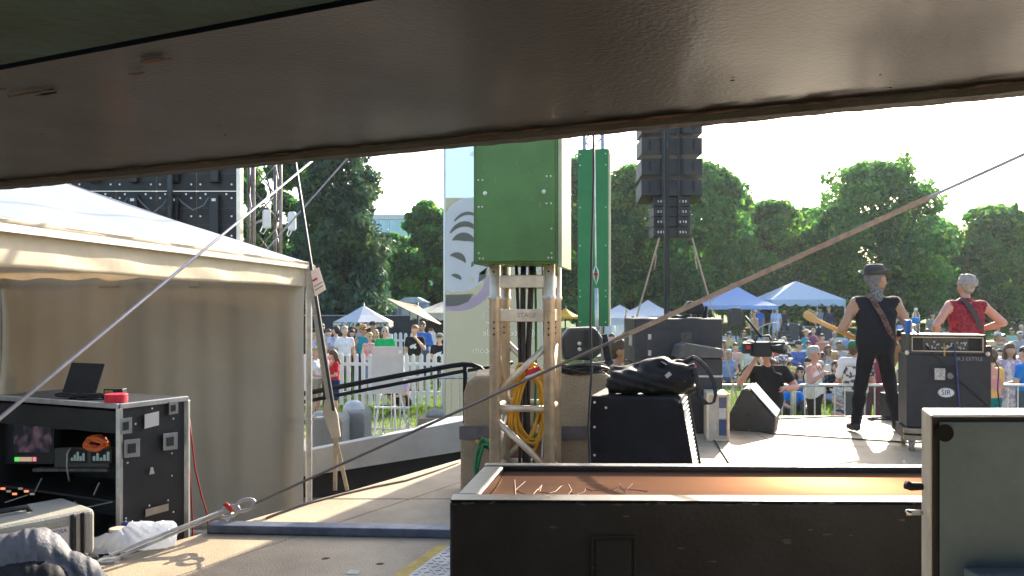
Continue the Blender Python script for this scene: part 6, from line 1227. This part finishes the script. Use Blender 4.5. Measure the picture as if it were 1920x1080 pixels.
def bassist_bits(t, s, TT, HD):
    pts = [TT(.44, -.06, .12), TT(.53, -.085, .07), TT(.55, -.085, .0), TT(.53, -.075, -.08), TT(.42, -.02, -.125), TT(.30, .05, -.135), TT(.18, .10, -.125), TT(.10, .15, -.08), TT(.06, .17, .02)]
    ribbon([p*s for p in pts], .06, .006, (.8, 0, .55)).build('bass_strap', mat('grey_strap', (.045, .042, .042), .7, 0, .3, 40), t, local=True)
    m = MB(); m.lathe([(.062, .0), (.066, .03), (.062, .05)], Matrix.Translation(TT(.505, 0, -.004)*s), 16); m.build('collar', clothm((.36, .02, .035), ((.16, .01, .02), 30)), t, smooth=True, local=True)
person('bass player in sleeveless red shirt with grey hair seen from behind', PX(1812, 9.72), 9.72, face=4, H=1.71, wide=1.16, shirt=(.36, .02, .035), pat=((.16, .01, .02), 30), sleeve='none', pants=(.03, .03, .04), skin='pink', hair='curly', hcol='white', arms=(((.20, -.05, -.24), (.06, .16, -.36)), ((.22, -.06, -.22), (.04, .14, -.30))), group='S', res=.0135, z=.004, fingers=True, extra=bassist_bits)
# guitar and bass
def guitar(name, label, body_c, head, m_body, m_neck, sc_=1.0, cat='guitar', pegs=6):
    t = thing(name, label, cat, body_c); ax = (head-body_c).normalized(); up = V(0, 0, 1)-ax*ax.z; up.normalize(); nn = ax.cross(up)
    out = [(-.22, .0), (-.21, .10), (-.14, .155), (-.04, .14), (.02, .11), (.08, .135), (.16, .15), (.20, .11), (.14, .05), (.15, -.04), (.22, -.10), (.17, -.155), (.08, -.13), (.02, -.105), (-.04, -.14), (-.14, -.16), (-.21, -.10)]
    MB().prism([(a_*sc_, b_*sc_) for a_, b_ in out], body_c-nn*.02, ax, up, .042).build('body', m_body, t, bevel=.008)
    L = (head-body_c).length; MB().bar(body_c+ax*.1, head-ax*.16, .022, .05, up=up).build('neck', m_neck, t, bevel=.006)
    MB().prism([(-.17, -.024), (-.15, -.038), (-.06, -.045), (0, -.03), (.012, .0), (0, .05), (-.1, .045), (-.17, .024)], head-nn*.008, ax, up, .016).build('headstock', m_neck, t, bevel=.004)
    for k in range(pegs): 
        c = head-ax*(.02+.021*k)+up*.05; p = MB().tube([c, c+up*.022, c+up*.03], [.004, .004, .010], 8).build('tuning_peg', M_CHROME, t, smooth=True)
    m = MB()
    for k in range(6): m.tube([body_c-ax*.08+up*(-.018+.0072*k)+nn*.028, head-ax*.03+up*(-.018+.0072*k)+nn*.016], .0012, 4)
    m.build('strings', M_STEEL, t)
    return t
gt = guitar('electric_guitar', 'electric guitar with pale maple neck held by the guitarist', W(1652, 657, 8.87), W(1508, 590, 8.86), mat('sunburst', (.35, .16, .05), .25, 0, col2=(.08, .03, .015), vs=4, coat=.5), mat('maple_neck', (.66, .40, .13), .35, 0, .12, 5, coat=.3))
guitar('bass_guitar', 'dark bass guitar held in front of the bass player', V(5.62, 9.93, .86), V(4.92, 10.0, .93), mat('dark_red_lacquer', (.12, .02, .02), .25, coat=.5), mat('rosewood_neck', (.16, .08, .04), .4), 1.1, 'bass guitar', 4)
# camera operator and audience at the barrier
def white_neck(t, s, TT, HD):
    MB().tube([TT(.50, -.07, .06)*s, TT(.40, -.05, .115)*s, TT(.30, 0, .14)*s, TT(.40, .05, .115)*s, TT(.50, .07, .06)*s], .005, 6).build('lanyard', mat('brown_lanyard', (.14, .06, .04), .7), t, smooth=True, local=True)
    for e in (-1, 1): MB().tube([TT(.36, .075*e, .10)*s, TT(.46, .085*e, .068)*s, TT(.53, .08*e, .0)*s, TT(.46, .085*e, -.072)*s], .009, 6).build('top_strap', clothm((.72, .68, .66)), t, smooth=True, local=True)
person('woman in white camisole and sunglasses dancing behind the barrier', PX(1526, 12.8), 12.8, face=230, H=1.66, wide=1.34, shirt=(.72, .68, .66), sleeve='strap', pants=(.03, .028, .03), skin='pink', hair='short', hcol='grey', glasses=True, arms=('down', ((.12, .05, -.24), (.02, .20, -.10))), fem=True, group='B', res=.016, fingers=True, extra=white_neck, turn=6)
def towel(t, s, TT, HD):
    place('towel', blob_mesh('towel', [(tuple(TT(.50, .05, -.03)*s), tuple(TT(.50, -.18, -.03)*s), .085, .075, .02, 'h'), (tuple(TT(.48, -.17, -.04)*s), tuple(TT(.28, -.23, -.07)*s), .075, .06, .03, 'h')], {'h': mat('white_towel', (.74, .73, .74), .95, 0, .05, 20, bump=.4, bs=90)}, .016), t, local=True)
person('man in green cap and floral shirt with a white towel', PX(1603, 12.95), 12.95, face=-35, H=1.72, wide=1.15, shirt=(.70, .66, .60), pat=((.06, .055, .07), 13), sleeve='short', pants=(.12, .13, .15), plen='long', skin='pink', hair='short', hcol='brown', hat='cap', hatc=(.02, .17, .07), arms=('front', 'front'), group='B', res=.016, extra=towel, turn=-25)
person('person in maroon top glimpsed between the guitarist legs', PX(1636, 13.4), 13.4, face=180, H=1.66, shirt=(.20, .04, .06), sleeve='long', pants=(.10, .05, .07), skin='fair', hair='long', hcol='brown', fem=True, group='B', arms=('front', 'down'))
person('man in orange tie dye shirt and teal shorts beside the bass stack', PX(1856, 12.1), 12.1, face=15, H=1.66, shirt=(.72, .42, .10), pat=((.62, .25, .25), 3), sleeve='short', pants=(.01, .16, .17), plen='short', skin='pink', hair='short', hcol='brown', group='B', res=.018, arms=('down', 'front'))
person('person in bright blue shirt at the right picture edge', PX(1922, 13.4), 13.4, face=30, H=1.62, shirt=(.02, .20, .62), sleeve='short', pants=(.08, .10, .14), plen='short', skin='fair', hair='short', hcol='dark', group='B', res=.018, arms=('front', 'down'))
person('bearded man with swept up hair left of the subwoofer stack', PX(1158, 10.45), 10.45, face=-82, H=1.84, shirt=(.06, .065, .055), sleeve='short', pants=(.04, .04, .05), skin='tan', hair='quiff', hcol='brown', beard=('brown', False), group='B', res=.017, arms=('down', 'down'))
cop = (PX(1438, 11.0), 11.0)
person('camera operator in black holding a shoulder video camera', *cop, face=175, H=1.80, wide=1.2, shirt=(.014, .014, .017), sleeve='short', pants=(.03, .03, .035), plen='long', skin='pink', hair='short', hcol='dark', arms=(((.12, .10, -.22), (-.05, .26, -.22)), ((.15, .12, -.16), (-.02, .24, .14))), group='B', res=.016, fingers=True, turn=0)
vc = thing('video_camera', 'black shoulder mounted video camera hiding the operator face', 'video camera', V(cop[0], cop[1]-.2, .7)); c = W(1435, 655, 10.72)
MB().box((c.x-.16, c.y-.05, c.z-.10), (c.x+.08, c.y+.18, c.z+.10)).build('body', M_BLACKM, vc, bevel=.02); MB().tube([c+V(.08, 0, .01), c+V(.13, -.08, .01), c+V(.2, -.17, .01)], [.05, .055, .07], 14).build('lens', M_CABLE, vc, smooth=True)
MB().box((c.x+.10, c.y-.02, c.z-.0), (c.x+.27, c.y+.10, c.z+.10)).build('viewfinder', M_BLACKM, vc, bevel=.02); MB().tube([c+V(-.12, .05, .10), c+V(-.10, .05, .17), c+V(.06, .05, .18), c+V(.10, .05, .11)], .014, 8).build('top_handle', M_BLACKM, vc, smooth=True)
m = MB()
for k in range(9): m.tube([c+V(.02+.03*k, -.12, -.10-.02*(k % 3)), c+V(.04+.03*k, -.14, -.12-.015*(k % 4))], .012, 6)
m.build('rig_knob', M_STEEL, vc, smooth=True)['kind'] = 'stuff'; MB().tube([c+V(.06, .0, -.10), c+V(.10, -.05, -.30), c+V(.20, -.06, -.34)], .012, 8).build('grip_arm', M_DKMET, vc, smooth=True); MB().box((c.x-.28, c.y+.02, c.z-.06), (c.x-.165, c.y+.14, c.z+.08)).build('battery', M_BLACKM, vc, bevel=.01); MB().box((c.x-.25, c.y+.0, c.z+.0), (c.x-.20, c.y+.019, c.z+.05)).build('red_mark', M_RED, vc)
MB().tube([c+V(-.05, .05, .18), c+V(-.25, .08, .44)], .018, 8).build('microphone', M_CABLE, vc, smooth=True)
# onlookers at the left
crowd('woman in beige top with crossed arms left of the white shirted man', 616, 23.2, face=215, H=1.64, shirt=(.42, .34, .28), sleeve='short', hair='bun', hcol='dark', arms=('cross', 'cross'), fem=True, pants=(.3, .32, .36), group='L')
crowd('dark haired man in blue print shirt turned away', 630, 22.6, face=20, H=1.74, shirt=(.50, .55, .68), pat=((.25, .3, .48), 12), hair='short', hcol='dark', pants=(.35, .38, .45), group='L', turn=40)
crowd('grey haired man in white polo and khaki shorts by the fence', 646, 21.6, face=205, H=1.77, shirt=(.72, .74, .80), hair='short', hcol='grey', pants=(.28, .25, .20), plen='short', group='L', res=.02)
crowd('woman with long dark hair behind the white polo man', 660, 22.8, face=200, H=1.64, shirt=(.45, .3, .28), sleeve='none', hair='long', hcol='dark', fem=True, pants=(.05, .05, .06), group='L')
crowd('man in grey blue shirt behind the straw hat', 673, 24.0, face=215, H=1.80, shirt=(.35, .38, .45), hair='short', hcol='dark', group='L', pants=(.06, .06, .09))
crowd('man in straw hat and teal tank top', 681, 22.4, face=215, H=1.76, shirt=(.01, .28, .38), sleeve='none', skin='tan', hair='short', hcol='brown', hat='wide', hatc=(.48, .30, .14), group='L', glasses=True, pants=(.05, .06, .12))
crowd('blonde woman in pink patterned blouse with hand on hip', 693, 20.9, face=215, H=1.62, shirt=(.55, .22, .24), pat=((.62, .42, .40), 18), sleeve='none', hair='short', hcol='blonde', fem=True, pants=(.16, .22, .34), plen='short', arms=('hip', 'down'), group='L', res=.02, glasses=True)
crowd('blonde long haired woman in sunglasses beside the green shirt', 704, 22.2, face=190, H=1.66, shirt=(.04, .14, .18), hair='long', hcol='blonde', fem=True, glasses=True, group='L')
crowd('dark capped onlooker behind the blonde woman', 699, 24.5, face=190, H=1.82, shirt=(.05, .05, .06), hair='short', hcol='dark', hat='cap', hatc=(.02, .02, .03), group='L')
def roundel(t, s, TT, HD):
    p = TT(.27, 0, .135)*s; MB().lathe([(.07, 0), (.07, .004), (.06, .0045), (.058, .002)], Matrix.Translation(p) @ V(0, 1, 0).to_track_quat('Z', 'Y').to_matrix().to_4x4(), 18).build('shirt_print', mat('lime_print', (.22, .60, .10), .8), t, local=True)
crowd('grey haired man in bright green shirt above the easel board', 722, 21.0, face=188, H=1.76, shirt=(.01, .38, .12), hair='short', hcol='grey', glasses=True, pants=(.2, .22, .25), group='L', arms=('front', 'front'), res=.02, extra=roundel)
def skull(t, s, TT, HD):
    p = TT(.27, 0, .142)*s; m = MB(); m.prism([(-.09, .03), (-.03, .06), (.08, .09), (.05, .03), (.09, -.02), (.03, -.06), (.0, -.01), (-.05, -.05), (-.1, -.02)], p, (-1, 0, 0), (0, 0, 1), .004); m.build('shirt_print', mat('white_print', (.6, .62, .66), .8), t, local=True)
crowd('man in black printed shirt drinking from a cup', 778, 21.4, face=172, H=1.80, shirt=(.015, .016, .02), hair='short', hcol='ginger', pants=(.40, .40, .38), plen='short', arms=('drink', 'down'), group='L', res=.02, extra=skull, turn=-10)
crowd('man in blue long sleeved shirt under the tan parasol', 792, 23.3, face=182, H=1.86, shirt=(.06, .16, .50), sleeve='long', hair='short', hcol='brown', glasses=True, arms=('cross', 'down'), pants=(.10, .10, .16), group='L')
crowd('man in camouflage cap and black shirt leaning on the fence', 826, 20.6, face=172, H=1.60, shirt=(.018, .018, .02), hair='short', hcol='brown', hat='cap', hatc=(.25, .24, .18), arms=('front', 'front'), lean=10, group='L', extra=skull, res=.02)
crowd('dark haired onlooker at the far left behind the sling', 603, 24.2, face=200, H=1.78, shirt=(.5, .5, .55), hair='short', hcol='dark', group='L'); crowd('onlooker in lilac shirt behind the tent corner strap', 590, 22.0, face=150, H=1.68, shirt=(.5, .45, .58), hair='short', hcol='dark', group='L'); crowd('tall onlooker with dark hair at the back of the group', 664, 25.5, face=190, H=1.84, shirt=(.2, .2, .25), hair='short', hcol='dark', group='L'); crowd('person in black behind the camouflage cap', 836, 23.5, face=180, H=1.70, shirt=(.02, .02, .025), hair='short', hcol='dark', group='L'); crowd('woman in grey between blue shirt and camouflage cap', 808, 25.0, face=180, H=1.62, shirt=(.35, .35, .38), hair='long', hcol='brown', fem=True, group='L')
crowd('long haired girl in red shirt and navy skirt looking down', 627, 16.6, face=120, H=1.40, shirt=(.60, .02, .03), hair='long', hcol='brown', fem=True, pants=(.02, .04, .14), plen='skirt', tilt=-22, arms=('front', 'front'), group='K', res=.02)
crowd('blonde woman in white top reaching beside the tent pole', 592, 16.4, face=250, H=1.46, shirt=(.70, .70, .72), hair='short', hcol='blonde', fem=True, pants=(.35, .30, .22), plen='short', arms=('phone', 'front'), group='K', res=.02)
crowd('person in pink patterned shirt behind the blonde woman', 604, 17.4, face=230, H=1.52, shirt=(.62, .12, .18), pat=((.70, .40, .42), 16), hair='short', hcol='brown', group='K', res=.022)
crowd('person in lilac crouching behind the easel leg', 758, 17.3, face=150, pose='squat', H=1.66, shirt=(.50, .40, .62), hair='short', hcol='blonde', pants=(.03, .03, .04), plen='short', arms=('knee', 'knee'), group='K', lean=18, res=.022)
# far standing people
crowd('woman with a raised arm above the subwoofer stack', 1188, 27.5, face=180, H=1.82, shirt=(.08, .06, .07), hair='long', hcol='dark', fem=True, arms=('down', 'up'), group='F'); crowd('person in purple top by the far picket fence', 1147, 20.3, face=180, H=1.58, shirt=(.30, .22, .52), hair='short', hcol='dark', group='F', fem=True); crowd('person in pink cap and pale top by the far picket fence', 1173, 20.0, face=165, H=1.62, shirt=(.62, .60, .62), hair='short', hcol='brown', hat='cap', hatc=(.5, .25, .3), group='F', arms=('front', 'front'))
crowd('bare backed person walking in front of the blue canopy', 1415, 33.0, face=100, H=1.80, shirt=(.48, .30, .21), sleeve='none', pants=(.06, .08, .07), skin='tan', hair='short', hcol='dark', group='F', arms=('front', 'front'), hat='cap', hatc=(.3, .3, .32)); crowd('person in royal blue shirt behind the tent leg', 1423, 41.2, face=10, H=1.80, shirt=(.02, .18, .62), hair='short', hcol='white', pants=(.2, .2, .2), group='F'); crowd('person in long pale blue shirt under the frame tent', 1455, 40.6, face=0, H=1.78, shirt=(.45, .58, .85), hair='short', hcol='blonde', pants=(.55, .6, .7), plen='short', group='F'); crowd('person in dark clothes under the frame tent', 1470, 41.5, face=190, H=1.70, shirt=(.04, .04, .05), skin='tan', hair='short', hcol='dark', group='F'); crowd('man in dark suit near the right leg of the frame tent', 1554, 41.0, face=180, H=1.80, shirt=(.03, .035, .06), sleeve='long', hair='short', hcol='blonde', group='F'); crowd('person in grey under the right of the frame tent', 1538, 42.2, face=170, H=1.78, shirt=(.35, .36, .36), hair='short', hcol='dark', group='F')
crowd('person in light blue beside the guitarist elbow', 1695, 29.0, face=150, H=1.66, shirt=(.20, .35, .75), hair='bob', hcol='dark', group='F', arms=('phone', 'down')); crowd('man in pale blue shirt behind the water bottle', 1735, 29.5, face=200, H=1.64, shirt=(.35, .50, .78), hair='short', hcol='brown', group='F', pose='chair', lean=8, arms=('front', 'front')); crowd('person in dark hat seated right of the water bottle', 1748, 33, face=190, H=1.74, shirt=(.25, .25, .22), hair='short', hcol='dark', hat='wide', hatc=(.06, .06, .06), group='F')
# seated audience on the lawn
SEAT = [
 ('woman in pink top seated with arms spread beside the subwoofers', 1379, 25.5, K_(shirt=(.60, .36, .30), sleeve='none', skin='fair', hair='short', hcol='brown', pants=(.10, .16, .24), arms=('out', 'lap'), fem=True)),
 ('person in red leaning back left of the pink top', 1362, 27.0, K_(shirt=(.50, .10, .12), hair='short', hcol='brown', pants=(.25, .34, .46), arms=('back', 'back'), lean=-14)),
 ('person in dark blue seated behind the pink top', 1399, 28.5, K_(shirt=(.06, .09, .18), hair='short', hcol='dark')),
 ('bearded man in yellow shirt right of the video camera', 1477, 20.2, K_(shirt=(.60, .52, .14), hair='short', hcol='dark', beard=('dark', False), hat='beanie', hatc=(.03, .03, .035), H=1.86)),
 ('man in blue hoodie and dark cap behind the yellow shirt', 1497, 25.5, K_(shirt=(.08, .14, .38), sleeve='long', hair='short', hcol='dark', hat='cap', hatc=(.03, .03, .05), H=1.86)),
 ('dark haired woman in sunglasses and denim left of the camisole', 1501, 17.6, K_(shirt=(.10, .14, .26), sleeve='long', hair='long', hcol='dark', glasses=True, fem=True)),
 ('person in royal blue shirt low behind the operator arm', 1481, 16.6, K_(shirt=(.02, .20, .66), hair='short', hcol='brown', H=1.5, lean=20)),
 ('man in sky blue shirt looking right', 1530, 23.5, K_(shirt=(.08, .36, .70), hair='short', hcol='brown', turn=-50, H=1.84)),
 ('person in white shirt behind the sky blue shirt', 1516, 26.5, K_(shirt=(.60, .62, .64), hair='short', hcol='brown', glasses=True)),
 ('woman in tan blouse with wavy hair behind the black jacket', 1552, 24.0, K_(shirt=(.45, .32, .26), hair='long', hcol='brown', fem=True, H=1.80)),
 ('woman in black jacket and grey dress right of the camisole', 1567, 18.8, K_(shirt=(.02, .02, .024), sleeve='long', hair='bob', hcol='dark', glasses=True, fem=True, pants=(.26, .34, .48), turn=-30, H=1.78)),
 ('woman shading her eyes behind the black jacket', 1567, 21.8, K_(shirt=(.28, .29, .28), hair='short', hcol='blonde', fem=True, arms=('phone', 'phone'), glasses=True, H=1.76)),
 ('man in dark beret next to the green cap', 1583, 19.6, K_(shirt=(.05, .05, .06), hair='short', hcol='dark', hat='beanie', hatc=(.03, .03, .03), turn=40)),
 ('person in patterned top behind the dark beret', 1575, 26.0, K_(shirt=(.40, .36, .40), hair='short', hcol='brown', H=1.8)),
 ('man in blue cap and red shirt beside the bass amplifier', 1864, 20.0, K_(shirt=(.40, .03, .05), hair='short', hcol='brown', hat='wide', hatc=(.16, .20, .27), H=1.84, beard=('grey', True))),
 ('woman in pale banded straw hat and grey top', 1895, 20.8, K_(shirt=(.32, .32, .32), sleeve='none', hair='long', hcol='dark', hat='wide', hatc=(.62, .58, .50), fem=True, arms=('knee', 'lap'))),
 ('man in sunglasses and denim lounging near the barrier', 1886, 16.0, K_(shirt=(.08, .14, .26), sleeve='short', hair='short', hcol='dark', glasses=True, lean=-16, arms=('back', 'back'), pose='flat', pants=(.40, .48, .54))),
 ('woman in navy top with bright blonde hair facing away', 1893, 25.5, K_(shirt=(.03, .04, .16), hair='bob', hcol='blonde', face=20, fem=True, H=1.82)),
 ('person in dark red jacket behind the blonde woman', 1878, 29.5, K_(shirt=(.30, .05, .06), sleeve='long', hair='short', hcol='brown', pants=(.06, .09, .18), H=1.9)),
 ('man in white cap and grey shirt at the far right', 1911, 31.0, K_(shirt=(.34, .36, .42), hair='short', hcol='brown', hat='cap', hatc=(.7, .7, .68), H=1.9)),
 ('person in black curled up at the right edge', 1914, 18.2, K_(shirt=(.03, .03, .035), sleeve='long', hair='short', hcol='dark', lean=26, arms=('knee', 'knee'))),
 ('dark haired person near the right edge in front of the straw hat', 1908, 17.0, K_(shirt=(.12, .08, .08), hair='long', hcol='dark', fem=True, H=1.7)),
 ('person in teal shirt between bass stack and bass player', 1850, 26.0, K_(shirt=(.10, .28, .32), hair='short', hcol='brown', H=1.8)),
 ('person in olive cap seated behind the water bottle', 1757, 26.5, K_(shirt=(.38, .40, .20), hair='short', hcol='brown', hat='cap', hatc=(.35, .36, .18), H=1.8)),
 ('person in grey seated between guitarist and bass stack', 1703, 24.0, K_(shirt=(.30, .31, .33), hair='short', hcol='dark', H=1.8)),
 ('person in pale pink seated right of the sky blue shirt', 1604, 27.5, K_(shirt=(.60, .42, .42), hair='long', hcol='blonde', fem=True, H=1.8)),
 ('person in mustard shirt seated left of the yellow shirt', 1452, 27.5, K_(shirt=(.45, .32, .10), hair='short', hcol='dark')),
 ('person in white cap seated far left of the flight cases', 1440, 30.0, K_(shirt=(.20, .22, .30), hair='short', hcol='dark', hat='cap', hatc=(.65, .65, .62))),
 ('person in coral shirt between far cases and sky blue shirt', 1541, 30.5, K_(shirt=(.55, .20, .15), hair='short', hcol='dark', H=1.8)),
 ('person in striped blue seated at the back near the frame tent', 1590, 32.0, K_(shirt=(.24, .32, .50), hair='short', hcol='brown', H=1.8)),
 ('person in grey hat seated right behind the bass player', 1775, 31.0, K_(shirt=(.26, .24, .26), hair='short', hcol='grey', hat='wide', hatc=(.3, .28, .25), H=1.8)),
 ('person in mint shirt seated at the far right back', 1897, 35.0, K_(shirt=(.30, .48, .42), hair='short', hcol='brown', H=1.8)),
]
rg = random.Random(9)
for i, (lb, px, d, kw) in enumerate(SEAT):
    k = dict(face=180+rg.uniform(-22, 22), pose=('sit', 'cross', 'sit')[i % 3], arms=('knee', 'lap') if i % 2 else ('knee', 'knee'), lean=rg.uniform(-4, 8), turn=rg.uniform(-15, 15), pants=((.10, .13, .20), (.20, .19, .17), (.05, .05, .06), (.28, .32, .38))[i % 4], skin=('fair', 'tan', 'pink', 'brown')[(i*7) % 4 if i % 5 else 0], res=.026, group='R')
    k.update(kw); crowd(lb, px, d, **k)

MORE = [('seated person in %s at the back left of the lawn audience', 1368, 31.5, (.55, .5, .2), 'mustard'), ('seated person in %s between the tripod and the walker', 1392, 33.0, (.1, .3, .2), 'dark green'), ('seated person in %s just right of the video camera', 1462, 23.0, (.5, .12, .1), 'brick red'), ('seated person in %s behind the yellow shirt', 1470, 29.0, (.62, .62, .6), 'white'), ('seated person in %s directly behind the camisole woman', 1513, 20.0, (.15, .12, .3), 'violet'), ('seated person in %s in the middle row behind the camisole', 1538, 19.4, (.3, .42, .3), 'sage'), ('seated person in %s left of the black jacket', 1551, 21.0, (.62, .48, .36), 'peach'), ('seated person in %s near the back centre', 1508, 31.5, (.05, .28, .4), 'turquoise'), ('seated person in %s under the front edge of the frame tent', 1525, 34.5, (.4, .08, .2), 'magenta'), ('seated person in %s right of the far flight cases', 1565, 33.5, (.6, .55, .5), 'cream'), ('seated person in %s behind the green cap', 1595, 22.5, (.2, .24, .34), 'slate'), ('seated person in %s close behind the barrier by the green cap', 1586, 16.2, (.55, .52, .5), 'pale grey'), ('seated person in %s close behind the barrier by the operator', 1466, 17.8, (.32, .16, .1), 'rust'), ('seated person in %s in the gap left of the bass stack', 1688, 20.5, (.24, .1, .3), 'plum'), ('seated person in %s far behind the bass amplifier', 1720, 34.0, (.6, .3, .1), 'orange'), ('seated person in %s behind the amplifier to the right', 1768, 36.0, (.5, .55, .6), 'ice blue'), ('seated person in %s beside the red capped man', 1875, 22.8, (.1, .12, .14), 'charcoal'), ('seated person in %s left of the blonde in navy', 1872, 26.8, (.5, .42, .32), 'sand'), ('seated person in %s at the far right row end', 1922, 23.5, (.45, .1, .12), 'crimson'), ('seated person in %s at the back right under the trees', 1868, 38.0, (.58, .58, .6), 'silver'), ('seated person in %s behind the white cap', 1918, 38.5, (.15, .2, .4), 'indigo'), ('seated person in %s right of the subwoofer edge', 1366, 22.5, (.2, .3, .5), 'steel blue'), ('seated person in %s in front of the pink top', 1408, 23.5, (.55, .55, .52), 'off white')]
HR = ('short', 'long', 'bob', 'short', 'bun'); HK = ('dark', 'brown', 'blonde', 'grey', 'dark', 'ginger')
for i, (lb, px, d, c, cn2) in enumerate(MORE):
    fm = i % 2 == 1; hh = HR[i % 5] if fm else 'short'
    crowd(lb % cn2, px, d, face=180+rg.uniform(-40, 40), pose=('sit', 'cross', 'kneel', 'sit', 'flat')[i % 5], arms=(('knee', 'lap'), ('back', 'back'), ('lap', 'phone'), ('knee', 'knee'), ('drink', 'lap'))[(i*3) % 5], lean=(-12 if i % 5 == 1 else rg.uniform(-5, 14)), turn=rg.uniform(-40, 40), shirt=c, sleeve=('short', 'none', 'long', 'short')[i % 4], pants=((.1, .13, .2), (.3, .28, .24), (.05, .05, .06))[i % 3], plen=('long', 'short')[i % 2], skin=('fair', 'tan', 'brown', 'pink')[i % 4], hair=hh, hcol=HK[i % 6], fem=fm, hat=('cap', None, 'wide', None, None)[i % 5], hatc=((.1, .12, .2), (.6, .5, .35), (.5, .5, .48))[i % 3], glasses=i % 3 == 0, H=1.66+.2*rg.random(), res=.026, group='R', pat=((tuple(min(1, q*.45+.02) for q in c), 14) if i % 3 == 2 else None))
crowd('standing woman in floral dress at the barrier right of the bass stack', 1893, 14.2, face=170, H=1.64, shirt=(.45, .3, .4), pat=((.7, .62, .6), 12), sleeve='none', plen='dress', hair='long', hcol='brown', fem=True, skin='tan', group='B', arms=('down', 'hip'))
